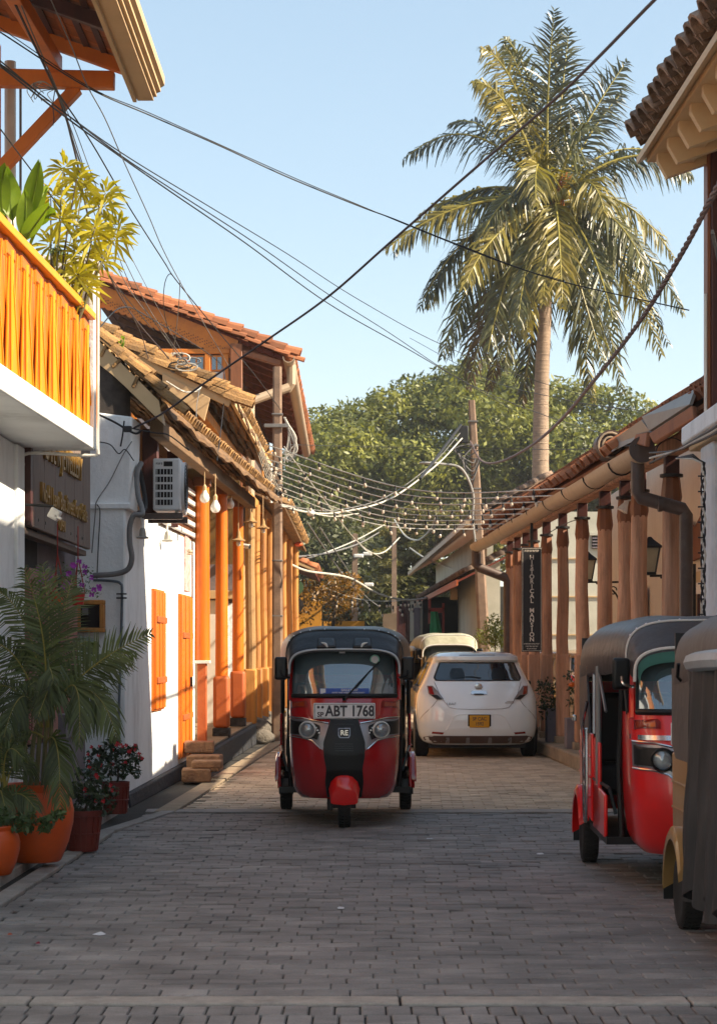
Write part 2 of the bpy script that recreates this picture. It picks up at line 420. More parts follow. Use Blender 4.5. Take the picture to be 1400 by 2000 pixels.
# small litter on the road
m_litter = mat('paper_white', 'e8e8ea', 'c8c8cc', rough=.8, bump=.2)
def litter(px, py, w, d, lab, m_=m_litter, cat='litter'):
    Y = F*1.5/(py-1278); p = W(px, py, Y); mb = MB(); n = 9
    ring = [(p.x+w/2*math.cos(2*PI*i/n)*rnd.uniform(.7, 1.1), p.y+d/2*math.sin(2*PI*i/n)*rnd.uniform(.7, 1.1), .008) for i in range(n)]
    top = [(p.x+(q[0]-p.x)*.55, p.y+(q[1]-p.y)*.55, .013+rnd.uniform(-.003, .004)) for q in ring]
    mb.loft([ring, top]); tag(mb.build('litter', m_, smooth=False), lab, cat)
litter(195, 1827, .075, .12, 'torn white scrap of paper lying on grey pavers below the plant pots')
litter(666, 1776, .055, .10, 'white droplet-shaped scrap lying mid road in front of the oncoming red rickshaw')
litter(1054, 1670, .06, .07, 'crumpled pale wrapper on the pavers beside the parked red rickshaw')
litter(75, 1845, .03, .05, 'small magenta petal fallen on dark pavers', mat('petal_red', 'a01238', rough=.6), 'petal')
litter(20, 1828, .03, .05, 'small orange leaf fallen on dark pavers at the road edge', mat('leaf_orange', 'b4522a', rough=.6), 'leaf')
litter(838, 1640, .06, .05, 'thin pale scrap lying near the concrete band across the road')

m_bounce = mat('pale_bounce_paving', 'a09888', '8a8274', rough=.85, scale=2, bscale=40, bump=.3)
tag(MB().bx(-3.4, 14, -40, 5.4, -.34, -.02).build('bounce_paving', m_bounce, smooth=False), kind='structure')  # unseen pale ground added behind the camera to bounce sun into the street
# ================================================================== building materials
m_white = mat('whitewash', 'e8eaea', 'd8dada', rough=.85, scale=1.6, bscale=26, bump=.35, dirt=.6, dirtcol=(.32, .31, .30), dscale=1.6, dstretch=(1, 1, .35), bdist=.02)
m_cream = mat('cream_plaster', 'e8decd', 'd8cab4', rough=.85, scale=1.4, bscale=24, bump=.3, dirt=.4, dirtcol=(.25, .16, .10), dscale=1.4, bdist=.02)
m_greyw = mat('grey_wall', '7d7478', '665e62', rough=.9, scale=1.5, bscale=24, bump=.3, dirt=.4, dirtcol=(.08, .07, .07), dscale=2, bdist=.02)
m_ochre = mat('ochre_wall', 'c98a22', 'b27418', rough=.85, scale=1.6, bscale=20, bump=.3, dirt=.4, dirtcol=(.2, .1, .02), dscale=2, bdist=.02)
m_tanw = mat('tan_wall', 'b08a58', '96724a', rough=.9, scale=2, bscale=20, bump=.3, dirt=.5, dirtcol=(.12, .08, .05), dscale=2, bdist=.02)
m_plinth = mat('black_plinth', '23252c', '15161b', rough=.7, scale=7, bscale=16, bump=1.0, bdist=.03, dirt=.4, dirtcol=(.12, .11, .10), dscale=3)
m_stone = mat('rubble_stone', '6f675d', '4a443c', rough=.9, scale=5, bscale=14, bump=1.0, bdist=.05, dirt=.5, dscale=3)
m_orange = mat('orange_paint', 'd8700c', 'c25f0a', rough=.42, scale=3, stretch=(1, 1, .25), bscale=40, bump=.2, dirt=.6, dirtcol=(.25, .07, .02), dscale=3.5, dstretch=(1, 1, .3))
m_orange_d = mat('darker_orange', 'b45a22', '9d4a1c', rough=.6, scale=3, bscale=40, bump=.2, dirt=.35, dirtcol=(.15, .05, .02), dscale=3)
m_yellow = mat('yellow_paint', 'e29c08', 'd08a04', rough=.45, scale=4, stretch=(1, 1, .3), bscale=30, bump=.1, dirt=.35, dirtcol=(.45, .14, .01), dscale=3, dstretch=(1, 1, .25))
m_yellow_b = mat('deep_orange_sheet', 'd66e04', 'c26002', rough=.5, scale=2, stretch=(1, 1, .3), bscale=30, bump=.1)
m_amberp = mat('amber_orange_paint', 'dc8806', 'ca7604', rough=.5, scale=4, stretch=(1, 1, .3), bscale=30, bump=.1, dirt=.3, dirtcol=(.45, .12, .01), dscale=3)
m_wood = mat('brown_post_wood', '8c5430', '6a3d20', rough=.55, scale=5, stretch=(2, 2, .25), bscale=24, bump=.3, dirt=.35, dirtcol=(.08, .03, .015), dscale=3)
m_wood_l = mat('raw_timber', 'c8893f', '955f2a', rough=.75, scale=4, stretch=(2.5, 2.5, .18), bscale=20, bump=.5, dirt=.5, dirtcol=(.16, .08, .035), dscale=4, dstretch=(1, 1, .5))
m_wood_log = mat('log_wood', 'dba888', '96684a', rough=.75, scale=4, stretch=(2.5, 2.5, .2), bscale=22, bump=.7, dirt=.5, dirtcol=(.09, .04, .025), dscale=4, dstretch=(1, 1, .4), bdist=.02)
m_wood_d = mat('dark_red_wood', '4c2018', '341310', rough=.5, scale=4, stretch=(2, 2, .3), bscale=24, bump=.2)
m_board = mat('roof_board', 'b8642a', '7c3c16', rough=.6, scale=3, bscale=30, bump=.2, objrnd=.35, dirt=.5, dirtcol=(.12, .04, .01), dscale=2)
m_batten = mat('weathered_batten', '8a6844', '4e3824', rough=.85, scale=5, stretch=(3, .5, 3), bscale=40, bump=.6, objrnd=.3, dirt=.75, dirtcol=(.035, .025, .016), dscale=3, dstretch=(4, .6, 4))
m_tile = mat('clay_tile', 'a5633a', '74442a', rough=.8, scale=5, bscale=40, bump=.5, island=.35, objrnd=.35, dirt=.65, dirtcol=(.07, .045, .032), dscale=5)
m_tile_old = mat('lichen_tile', 'a37a46', '5c4632', rough=.9, scale=8, bscale=40, bump=.8, island=.4, objrnd=.4, dirt=.6, dirtcol=(.07, .055, .04), dscale=9, bdist=.02)
m_tile_grey = mat('grey_brown_tile', '99806c', '5e4c40', rough=.9, scale=8, bscale=40, bump=.8, island=.4, objrnd=.4, dirt=.6, dirtcol=(.05, .04, .035), dscale=9, bdist=.02)
m_creamp = mat('cream_paint', 'c9ab80', 'b69870', rough=.6, scale=3, bscale=30, bump=.1, dirt=.25, dirtcol=(.3, .2, .12), dscale=3)
m_gutter = mat('gutter_beige', 'bda68c', '9a866f', rough=.55, scale=3, bscale=30, bump=.12, dirt=.5, dirtcol=(.14, .09, .06), dscale=3)
m_pipe_b = mat('brown_pipe', '5c4a42', '4a3a34', rough=.5, scale=3, bscale=30, bump=.1, dirt=.4, dirtcol=(.2, .16, .13), dscale=4)
m_concpole = mat('pole_concrete', '8d7460', '6e5848', rough=.88, scale=5, bscale=60, bump=.5, dirt=.5, dirtcol=(.12, .08, .06), dscale=4, dstretch=(1, 1, .4), speck=.3)
m_steel = mat('galvanised_sheet', '9c9a96', '84827f', rough=.5, metal=.4, scale=3, bscale=20, bump=.1, dirt=.3, dirtcol=(.2, .18, .16), dscale=3)
m_black = mat('black_iron', '141416', '0c0c0e', rough=.45, bump=.1)
m_rubber = mat('black_cable', '1a1a1d', '101012', rough=.6, bump=.05)
m_cable_g = mat('grey_cable', '7c7a78', '5c5a59', rough=.6, bump=.1)
m_cable_w = mat('pale_cable', 'c9c4b8', 'a8a398', rough=.55, bump=.05)
m_cable_b = mat('brown_cable', '4a3a3c', '2e2628', rough=.6, bump=.1)
m_dark = mat('dark_interior', '1a1412', '100c0b', rough=.9, bump=0)
m_pink = mat('pink_shutter', '9c6458', '87554c', rough=.6, scale=4, stretch=(1, 1, .3), bscale=40, bump=.15, dirt=.3, dirtcol=(.2, .1, .08), dscale=3)
m_winglass = glass('window_pane', tint=(.5, .55, .6), opacity=.6, base=(.03, .04, .05), rough=.05)
m_bulb = mat('white_bulb', 'e8e2d8', rough=.25, bump=0, coat=.5)
m_pvc = mat('white_pvc', 'dedad2', 'c8c4bc', rough=.4, bump=.05)

def tiles(name, O, U, V, nu, nv, tw, tl, m_, parent, kind='stuff', lap=.86, jit=.006, arc=1.0, seg=5):
    """half-round tiles laid along U, courses down V"""
    O = np.array(O, float); U = np.array(U, float); U /= np.linalg.norm(U); V = np.array(V, float); V /= np.linalg.norm(V); Nn = np.cross(U, V); Nn /= np.linalg.norm(Nn)
    if Nn[2] < 0: Nn = -Nn
    base = []
    for e, (vv, rr, lift) in enumerate(((0, .42, 0.0), (tl, .52, .022))):
        for r_ in (1.0, .80):
            for i in range(seg+1):
                a = PI*i/seg
                base.append((-math.cos(a)*rr*tw*r_, vv, math.sin(a)*rr*tw*r_*arc+lift))
    base = np.array(base); k = seg+1; q = []
    for i in range(seg):
        q += [(i, i+1, 2*k+i+1, 2*k+i), (k+i+1, k+i, 3*k+i, 3*k+i+1), (2*k+i, 2*k+i+1, 3*k+i+1, 3*k+i), (i+1, i, k+i, k+i+1)]
    q = np.array(q); n = len(base); Vs = []; Qs = []; c = 0
    for a in range(nu):
        for b in range(nv):
            j = nprs.uniform(-jit, jit, 3)
            p = base.copy(); th = nprs.uniform(-.03, .03)
            x = p[:, 0]+p[:, 1]*th+(a+.5)*tw+j[0]; y = p[:, 1]+b*tl*lap+j[1]; z = p[:, 2]+j[2]
            Vs.append(O+np.outer(x, U)+np.outer(y, V)+np.outer(z, Nn)); Qs.append(q+c*n); c += 1
    return tag(np_mesh(name, np.concatenate(Vs), np.concatenate(Qs), m_, parent, smooth=True), kind=kind)

_tile_mesh = {}
def tile_obj(p, U, V, tw, tl, m_, parent, jit=.01):
    """one tile as a part"""
    k = (round(tw, 3), round(tl, 3), m_.name)
    if k not in _tile_mesh:
        mb = MB(); rings = []
        seg = 5
        for vv, rr, lift in ((0, .42, 0), (tl, .52, .022)):
            o_ = [(-math.cos(PI*i/seg)*rr*tw, vv, math.sin(PI*i/seg)*rr*tw+lift) for i in range(seg+1)]
            i_ = [(-math.cos(PI*i/seg)*rr*tw*.8, vv, math.sin(PI*i/seg)*rr*tw*.8+lift) for i in range(seg, -1, -1)]
            rings.append(o_+i_)
        mb.loft(rings); o = mb.build('tile', m_, None); _tile_mesh[k] = o.data; bpy.data.objects.remove(o)
    o = bpy.data.objects.new('tile', _tile_mesh[k]); COL.objects.link(o); o.parent = parent
    U = Vector(U).normalized(); V = Vector(V).normalized(); N_ = U.cross(V)
    if N_.z < 0: N_ = -N_; U = -U
    M = Matrix((U, V, N_)).transposed().to_4x4()
    M = Matrix.Translation(Vector(p)-worldloc(parent)) @ M @ Matrix.Rotation(rnd.uniform(-.04, .04), 4, 'Z') @ Matrix.Rotation(rnd.uniform(-.05, .05), 4, 'X')
    o.matrix_local = M
    o.location += Vector((rnd.uniform(-jit, jit), rnd.uniform(-jit, jit), rnd.uniform(0, jit)))
    return o

# ================================================================== LEFT 1: house with the orange balcony
hA = thing('balcony_house', 'white house with bright orange balcony railing and dark recessed shopfront behind the plant pots', 'house', (-2.9, 15, 0))
def bxl(Y): return -2.17+.030*(Y-12.1)      # outer face of the balcony
MB().hexa([(-3.6, 5.5, 0), (-2.62, 5.5, 0), (-2.60, 15.35, 0), (-3.6, 15.35, 0), (-3.6, 5.5, 3.1), (-2.62, 5.5, 3.1), (-2.60, 15.35, 3.1), (-3.6, 15.35, 3.1)]).build('wall', m_white, hA, bevel=.015)
MB().bx(-2.62, -2.57, 15.10, 15.40, .05, 3.09).build('pilaster', m_white, hA, bevel=.01)
MB().bx(-4.6, -2.80, 15.36, 19.78, 0, 3.9).build('shopfront_wall', m_greyw, hA)
# slab
MB().hexa([(-4, 5.5, 3.105), (bxl(5.5), 5.5, 3.105), (bxl(15.6), 15.6, 3.105), (-4, 15.6, 3.105), (-4, 5.5, 3.27), (bxl(5.5), 5.5, 3.27), (bxl(15.6), 15.6, 3.27), (-4, 15.6, 3.27)]).build('balcony_slab', m_white, hA, bevel=.012)
# railing: sheet, rails, bars and tapering folds
rail = MB().beam((bxl(5.5)-.02, 5.5, 4.13), (bxl(15.55)-.02, 15.55, 4.13), .09, .06).build('top_rail', m_yellow, hA, bevel=.008)
for k in range(4):
    ya = 5.5+k*2.51; yb = ya+2.50
    MB().hexa([(bxl(ya)-.055, ya, 3.272), (bxl(ya)-.036, ya, 3.272), (bxl(yb)-.036, yb, 3.272), (bxl(yb)-.055, yb, 3.272), (bxl(ya)-.055, ya, 4.098), (bxl(ya)-.036, ya, 4.098), (bxl(yb)-.036, yb, 4.098), (bxl(yb)-.055, yb, 4.098)]).build('railing_sheet', m_yellow_b, hA, smooth=False)
for k in range(21):
    Y = 15.42-k*.478
    if Y < 6: break
    x = bxl(Y)
    # round-nosed upright
    MB().tube([(x-.022, Y, 3.275), (x-.022, Y, 4.04)], [.008, .015], n=8).build('railing_bar', m_yellow, hA)
    # folded fins leaning either way, wide below and pointed above
    fin = MB(); ridge = MB()
    for s_ in (-1, 1):
        fin.hexa([(x-.034, Y+s_*.02, 3.275), (x-.018, Y+s_*.225, 3.275), (x-.026, Y+s_*.232, 3.275), (x-.046, Y+s_*.02, 3.275),
                  (x-.034, Y+s_*.010, 4.04), (x-.028, Y+s_*.03, 4.04), (x-.040, Y+s_*.034, 4.04), (x-.046, Y+s_*.012, 4.04)])
        ridge.beam((x-.014, Y+s_*.228, 3.28), (x-.028, Y+s_*.028, 4.06), .009, .012)
        ridge.beam((x-.030, Y+s_*.045, 3.28), (x-.022, Y+s_*.222, 4.06), .006, .012)
    fin.build('railing_fin', m_amberp, hA); ridge.build('railing_ridge', m_yellow, hA)
    MB().hexa([(x-.050, Y-.20, 3.97), (x-.020, Y-.14, 4.0), (x-.020, Y+.14, 4.0), (x-.050, Y+.20, 3.97), (x-.050, Y-.21, 4.095), (x-.024, Y-.16, 4.095), (x-.024, Y+.16, 4.095), (x-.050, Y+.21, 4.095)]).build('railing_bracket', m_yellow_b, hA, smooth=False)
MB().bx(-2.62, bxl(15.6)+.005, 15.60, 15.70, 3.10, 4.62).build('end_wall', m_white, hA, bevel=.01)
MB().tube(spline([(bxl(15.6)+.035, 15.57, 4.6), (bxl(15.6)+.035, 15.57, 3.2), (bxl(15.6)+.035, 15.57, 3.09), (bxl(15.6)-.02, 15.57, 3.05), (-2.56, 15.50, 3.06), (-2.60, 15.5, 2.96)], 6), .013, n=8).build('drain_pipe', m_pvc, hA)
# posts and roof of the upper floor
MB().bx(-2.86, -2.755, 15.30, 15.42, 3.27, 6.2).build('roof_post', m_orange, hA, bevel=.01)
MB().tube([(-2.70, 15.5, 3.2), (-2.70, 15.5, 6.1)], .045, n=10).build('downpipe', m_pvc, hA)
MB().tube([(-2.62, 15.5, 3.2), (-2.62, 15.5, 6.0)], .010, n=6).build('wire_conduit', m_cable_g, hA)
MB().beam((-4.2, 15.25, 5.93), (-1.86, 15.25, 5.88), .10, .13).build('tie_beam', m_orange, hA, bevel=.008)
MB().beam((-2.80, 15.3, 5.15), (-2.15, 15.3, 5.84), .09, .11, up=(0, 1, 0)).build('brace', m_orange, hA, bevel=.008)
def rfz(x): return 5.95+(-1.60-x)*.36
MB().slab([(-1.66, 5.0, rfz(-1.66)+.02), (-1.66, 15.5, rfz(-1.66)+.02), (-5.0, 15.5, rfz(-5)+.02), (-5.0, 5.0, rfz(-5)+.02)], .02, n=(.34, 0, .94)).build('roof_boarding', m_board, hA, smooth=False)
tiles('roof_tiles', (-5.0, 5.0, rfz(-5)+.06), (0, 1, 0), (1, 0, -.36), 52, 12, .2, .34, m_tile, hA)
for k in range(22):
    x = -1.78-k*.135
    MB().beam((x, 5.0, rfz(x)-.012), (x, 15.49, rfz(x)-.012), .045, .03).build('batten', m_wood_d if k % 3 else m_board, hA, smooth=False)
for k in range(9):
    Y = 15.1-k*1.05
    MB().beam((-1.72, Y, rfz(-1.72)-.075), (-4.9, Y, rfz(-4.9)-.075), .07, .10).build('rafter', m_wood_d if k % 2 else m_orange, hA, smooth=False, bevel=.005)
for k in range(40):
    Y = 15.48-k*.262
    MB().hexa([(-1.70, Y-.25, rfz(-1.70)-.004), (-1.70, Y, rfz(-1.70)-.004), (-4.9, Y, rfz(-4.9)-.004), (-4.9, Y-.25, rfz(-4.9)-.004), (-1.70, Y-.25, rfz(-1.70)+.012), (-1.70, Y, rfz(-1.70)+.012), (-4.9, Y, rfz(-4.9)+.012), (-4.9, Y-.25, rfz(-4.9)+.012)]).build('roof_board', m_board, hA, smooth=False) if k < 26 else None
MB().beam((-2.62, 5.0, 6.10), (-2.30, 15.2, 5.99), .10, .12).build('purlin', m_orange, hA, bevel=.006)
MB().beam((-1.74, 5.0, 5.90), (-1.74, 15.56, 5.90), .03, .20).build('fascia', m_creamp, hA, smooth=False, bevel=.004)
gm = MB()
prof = [(-1.725, 5.83), (-1.60, 5.83), (-1.60, 5.86), (-1.575, 5.86), (-1.575, 5.89), (-1.545, 5.90), (-1.545, 5.93), (-1.515, 5.95), (-1.515, 6.02), (-1.725, 6.02)]
gm.extrude([(x, 5.0, z) for x, z in prof], (0, 10.62, 0)).build('moulded_gutter', m_creamp, hA, smooth=False)
# shopfront: maroon frame, door leaves, shutters, stone base
MB().bx(-2.80, -2.74, 15.75, 15.95, .1, 2.9).build('door_frame', m_wood_d, hA, bevel=.01)
MB().bx(-2.80, -2.78, 15.95, 17.3, .1, 2.6).build('doorway', m_dark, hA, smooth=False)
for (ya, yb) in ((16.55, 17.05), (17.5, 18.1), (18.6, 19.35)):
    lf = MB().bx(-2.775, -2.72, ya, yb, .75, 2.22).build('shutter', m_pink, hA, bevel=.006)
    for z in (.85, 1.55):
        MB().bx(-2.72, -2.708, ya+.07, yb-.07, z, z+.58).build('shutter_panel', m_pink, lf, bevel=.006)
MB().bx(-2.795, -2.70, 15.96, 19.77, .05, .72).build('stone_base', m_greyw, hA, bevel=.01)
MB().bx(-2.795, -2.68, 18.35, 19.77, .721, .95).build('sill_block', m_greyw, hA, bevel=.01)

# sign board with raised gilt letters
m_signw = mat('sign_wood', '7c6a5e', '63544a', rough=.8, scale=5, stretch=(1, 6, .5), bscale=30, bump=.4, dirt=.3, dirtcol=(.12, .09, .07), dscale=4)
m_gilt = mat('gilt_letters', 'a8823a', '8a6628', rough=.45, metal=.35, bump=.15)
sg = thing('shop_sign', 'weathered timber signboard with raised gilt letters under the balcony', 'sign', (-2.55, 17.3, 2.5))
MB().bx(-2.60, -2.555, 15.62, 19.05, 2.50, 3.52).build('board', m_signw, sg, bevel=.006)
for k in range(6): 
    MB().bx(-2.5552, -2.5535, 15.70+k*.57, 15.705+k*.57, 2.52, 3.5).build('board_joint', m_wood_d, sg, smooth=False)
MB().bx(-2.61, -2.54, 15.50, 15.60, 2.50, 3.52).build('edge_board', m_wood_d, sg, bevel=.005)
MB().bx(-2.70, -2.60, 15.62, 19.1, 2.44, 2.49).build('bottom_ledge', m_signw, sg, bevel=.005)
sx = -2.552
text('lettering', 'CAFE N JEWELLERY', .30, m_gilt, sg, TM((sx, 17.25, 3.18), (0, 1, 0), (0, 0, 1)), ext=.022, squeeze=.85, world=True)
text('lettering', 'No.41 Leyn Ban Street Fort Galle', .225, m_gilt, sg, TM((sx, 17.35, 2.80), (0, 1, 0), (0, 0, 1)), ext=.022, squeeze=.87, world=True)
text('lettering', 'OPEN', .14, m_gilt, sg, TM((sx, 17.15, 2.60), (0, 1, 0), (0, 0, 1)), ext=.016, world=True)
for k in (0, 1, 5, 6, 7): MB().bx(-2.5545, -2.550, 15.95+k*.36, 15.98+k*.36, 2.56, 2.585).build('peg', m_black, sg, smooth=False)
fl = thing('flood_light', 'white flood light on a thin arm in front of the timber signboard', 'lamp', (-2.4, 15.6, 2.6))
MB().tube([(-2.6, 15.45, 2.66), (-2.36, 15.45, 2.645)], .012, n=6).build('arm', m_black, fl)
MB().box((-2.35, 15.47, 2.585), (.085, .10, .085), M=Matrix.Rotation(.5, 3, 'Y')).build('lamp_head', m_pvc, fl, bevel=.012)
MB().box((-2.32, 15.45, 2.56), (.06, .06, .02), M=Matrix.Rotation(.5, 3, 'Y')).build('lens', m_bulb, fl, bevel=.005)

# ================================================================== LEFT 2: white house, lichened eaves, orange columns
m_oldbeam = mat('old_beam', '87694a', '62492f', rough=.85, scale=3, stretch=(1, .3, 1), bscale=24, bump=.6, dirt=.6, dirtcol=(.05, .04, .03), dscale=4)
hB = thing('white_house', 'whitewashed single storey house with orange shutters and sagging lichen covered tile eaves', 'house', (-2.5, 20, 0))
def xw(Y): return -2.31+.0244*(Y-19.8)
MB().hexa([(-4.6, 19.8, 0), (xw(19.8), 19.8, 0), (xw(26.3), 26.3, 0), (-4.6, 26.3, 0), (-4.6, 19.8, 2.98), (xw(19.8), 19.8, 2.98), (xw(26.3), 26.3, 2.98), (-4.6, 26.3, 2.98)]).build('wall', m_white, hB, bevel=.02)
MB().hexa([(-4.6, 19.83, 2.98), (xw(19.8)+.04, 19.83, 2.98), (xw(20.6)+.04, 20.4, 2.98), (-4.6, 20.4, 2.98), (-4.6, 19.83, 4.15), (xw(19.8)+.07, 19.83, 3.86), (xw(20.6)+.07, 20.4, 3.86), (-4.6, 20.4, 4.15)]).build('upper_gable', m_white, hB, bevel=.02)
MB().bx(-4.6, xw(19.8)+.055, 19.77, 20.44, 2.94, 3.0).build('string_course', m_white, hB, bevel=.01)
MB().hexa([(-2.9, 19.70, -.02), (xw(19.8)+.07, 19.70, -.02), (xw(26.3)+.09, 26.3, -.02), (-2.9, 26.3, -.02), (-2.9, 19.72, .10), (xw(19.8)+.05, 19.72, .12), (xw(26.3)+.06, 26.3, .17), (-2.9, 26.3, .10)]).build('plinth', m_plinth, hB, bevel=.02)
MB().bx(-4.4, -3.0, 20.6, 26.2, 2.98, 5.3).build('inner_wall', m_tanw, hB)
# plaster cove under the verge
cv = MB(); rr_ = []
for i in range(9):
    t = i/8; a = t*PI/2
    rr_.append((-2.95+t*1.0, 4.62-.10-.72*math.sin(a*.9)*t))
ringA = [(x, 19.86, z) for x, z in rr_]+[(-1.98, 19.86, 4.02), (-2.62, 19.86, 4.66), (-2.95, 19.86, 4.9)]
cv.extrude(ringA, (0, .35, 0)).build('verge_cove', m_creamp, hB, smooth=False)
MB().bx(-3.2, -2.3, 19.9, 20.3, 3.7, 4.5).build('void_shade', mat('void_dark', '2a2522', '4a403a', rough=.95, scale=6, bscale=20, bump=.4), hB, bevel=.15)  # dark block coloured as the shade in the void under the verge

def sag_roof(parent, y0, y1, eave0, eave1, pitch, ncourse, cw, amp, per, m_under, top_m, tw=.2, tl=.3):
    """eave0/eave1 = (x,z) at y0/y1; stepped sagging courses seen from below, tiles on top"""
    ny = int((y1-y0)/.22)
    for c in range(ncourse):
        mb = MB(); rings = []
        for i in range(ny+1):
            t = i/ny; Y = y0+(y1-y0)*t
            ex = eave0[0]+(eave1[0]-eave0[0])*t; ez = eave0[1]+(eave1[1]-eave0[1])*t
            wv = amp*(.6*math.sin(2*PI*Y/per+.5*math.sin(c*1.3))+.4*math.sin(2*PI*Y/(per*.43)+c*.7))+.012*math.sin(c*5.1+Y)
            xa = ex-c*cw; za = ez+c*cw*pitch+wv
            xb = xa-cw*1.15; zb = za+cw*1.15*pitch+.035
            rings.append([(xa, Y, za-.045), (xa-.03, Y, za-.05), (xb, Y, zb-.012), (xb, Y, zb+.016), (xa, Y, za+.0)])
        mb.loft(rings); mb.build('tile_course', m_under, parent, angle=30)
    U = Vector((eave1[0]-eave0[0], y1-y0, eave1[1]-eave0[1]))
    n = int(U.length/tw)
    top = Vector((eave0[0]-ncourse*cw, y0, eave0[1]+ncourse*cw*pitch+.05))
    tiles('roof_tiles', top, U, Vector((1, 0, -pitch)), n, max(2, int(ncourse*cw*math.sqrt(1+pitch*pitch)/(tl*.86))), tw, tl, top_m, parent)
    return

sag_roof(hB, 20.0, 32.3, (-1.92, 3.98), (-1.24, 3.97), .55, 11, .14, .035, 2.1, m_batten, m_tile_old)
# ragged verge and eave tiles at the near corner, each its own
for k in range(15):
    t = k/14; x = -2.66+t*.74; z = 4.72-.70*t+.05+.02*math.sin(k*2)
    for q in range(2):
        tile_obj((x-.02, 19.92+q*.24+rnd.uniform(-.03, .03), z-.03+.035*q), (0, 1, 0), (1, 0, -1.0), .17, .26, m_tile_old, hB, jit=.02)
for k in range(12):
    t = k/11; x = -2.66+t*.70; z = 4.66-.68*t
    MB().box((x, 19.93+rnd.uniform(-.03, .05), z-.02), (.035, .14, .12), M=Matrix.Rotation(rnd.uniform(.4, .9), 3, 'Y')).build('tile_end', m_tile_old, hB, bevel=.006)
MB().beam((-2.05, 20.3, 3.80), (-1.72, 32.0, 3.92), .14, .17).build('eave_beam', m_oldbeam, hB, bevel=.012)
MB().beam((-2.10, 26.9, 4.75), (-1.95, 36.0, 4.70), .12, .15).build('eave_beam', m_wood_l, hB, bevel=.012)
sag_roof(hB, 27.0, 36.2, (-1.64, 4.94), (-1.58, 4.90), .49, 13, .145, .055, 1.9, m_batten, m_tile_old)
# the longer verge behind it: tiles on edge, each its own, with a white capping
for k in range(11):
    x = -3.55+k*.185; z = 5.86-(x+3.55)*.49
    tile_obj((x, 26.86, z+.02), (0, 1, 0), (1, 0, -.49), .26, .30, m_tile_old, hB, jit=.02)
    tile_obj((x, 26.80, z-.07), (0, 1, 0), (1, 0, -.49), .22, .28, m_tile_old, hB, jit=.02)
MB().beam((-3.6, 26.78, 5.77), (-1.72, 26.78, 4.86), .10, .06, up=(0, 1, 0)).build('verge_capping', m_creamp, hB, bevel=.01)
MB().extrude([(-2.62, 26.72, 5.26), (-1.98, 26.72, 4.93), (-2.06, 26.72, 4.62), (-2.30, 26.72, 4.86), (-2.62, 26.72, 5.02)], (0, .04, 0)).build('verge_board', m_creamp, hB, smooth=False, bevel=.006)
MB().beam((-1.69, 26.9, 4.93), (-1.60, 36.2, 4.90), .05, .14).build('fascia_board', m_creamp, hB, bevel=.008)
# shutters and door
def xwp(Y): return xw(Y)+.003
def leaf(parent, name, ya, yb, z0, z1, planks=3, lip=.055):
    fr = MB().hexa([(xwp(ya), ya, z0), (xwp(ya)+lip*.5, ya, z0), (xwp(yb)+lip*.5, yb, z0), (xwp(yb), yb, z0), (xwp(ya), ya, z1), (xwp(ya)+lip*.5, ya, z1), (xwp(yb)+lip*.5, yb, z1), (xwp(yb), yb, z1)]).build(name, m_orange, parent, smooth=False)
    n = planks; d = (yb-ya)/n
    for i in range(n):
        y_ = ya+i*d
        MB().bx(xwp(y_)+lip*.5, xwp(y_)+lip, y_+.012, y_+d-.012, z0+.02, z1-.02).build('plank', m_orange, fr, bevel=.004)
    for z in (z0+.25*(z1-z0), z0+.75*(z1-z0)):
        MB().bx(xwp(ya)+lip, xwp(ya)+lip+.02, ya+.02, yb+.10, z-.035, z+.035).build('strap_hinge', m_orange_d, fr, bevel=.004)
    return fr
leaf(hB, 'shutter', 21.82, 22.75, .88, 2.22)
leaf(hB, 'door', 24.35, 25.6, .22, 2.24)
MB().bx(xwp(24.8)+.10, xwp(24.8)+.13, 24.75, 24.79, 1.1, 1.22).build('door_handle', m_black, hB, bevel=.005)
MB().bx(xwp(25.0), xwp(25.0)+.02, 25.0, 25.75, 2.30, 3.0).build('notice_board', mat('faded_notice', 'b06a62', 'd8c8c0', rough=.6, scale=14, bump=0), hB)
# verandah: plinth, columns, cross wall
vp = MB().hexa([(-3.2, 26.3, -.02), (-1.86, 25.6, -.02), (-1.70, 33.6, -.02), (-3.2, 33.6, -.02), (-3.2, 26.3, .27), (-1.88, 25.6, .27), (-1.72, 33.6, .33), (-3.2, 33.6, .33)]).build('verandah_plinth', m_plinth, hB, bevel=.03)
MB().hexa([(-3.2, 26.32, .275), (-1.93, 25.66, .275), (-1.78, 33.5, .335), (-3.2, 33.5, .335), (-3.2, 26.32, .30), (-1.93, 25.66, .30), (-1.78, 33.5, .36), (-3.2, 33.5, .36)]).build('verandah_floor', m_conc_w, hB)
MB().bx(-4.0, -1.98, 33.3, 33.45, .3, 2.35).build('cross_wall', m_white, hB)
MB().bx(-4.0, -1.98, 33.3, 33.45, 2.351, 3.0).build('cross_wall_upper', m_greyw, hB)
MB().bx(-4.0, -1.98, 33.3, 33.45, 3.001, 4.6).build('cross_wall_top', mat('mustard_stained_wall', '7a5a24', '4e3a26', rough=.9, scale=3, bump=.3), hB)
MB().bx(-2.62, -2.16, 33.24, 33.29, .3, 2.4).build('white_door', m_pvc, hB, bevel=.01)
MB().bx(-2.60, -2.0, 33.15, 33.28, 2.42, 2.56).build('door_lintel', m_creamp, hB, bevel=.01)
MB().bx(-4.0, -2.9, 26.3, 33.3, .3, 4.6).build('verandah_back_wall', m_tanw, hB)
def xc(Y): return -1.97+.02*(Y-28.8)
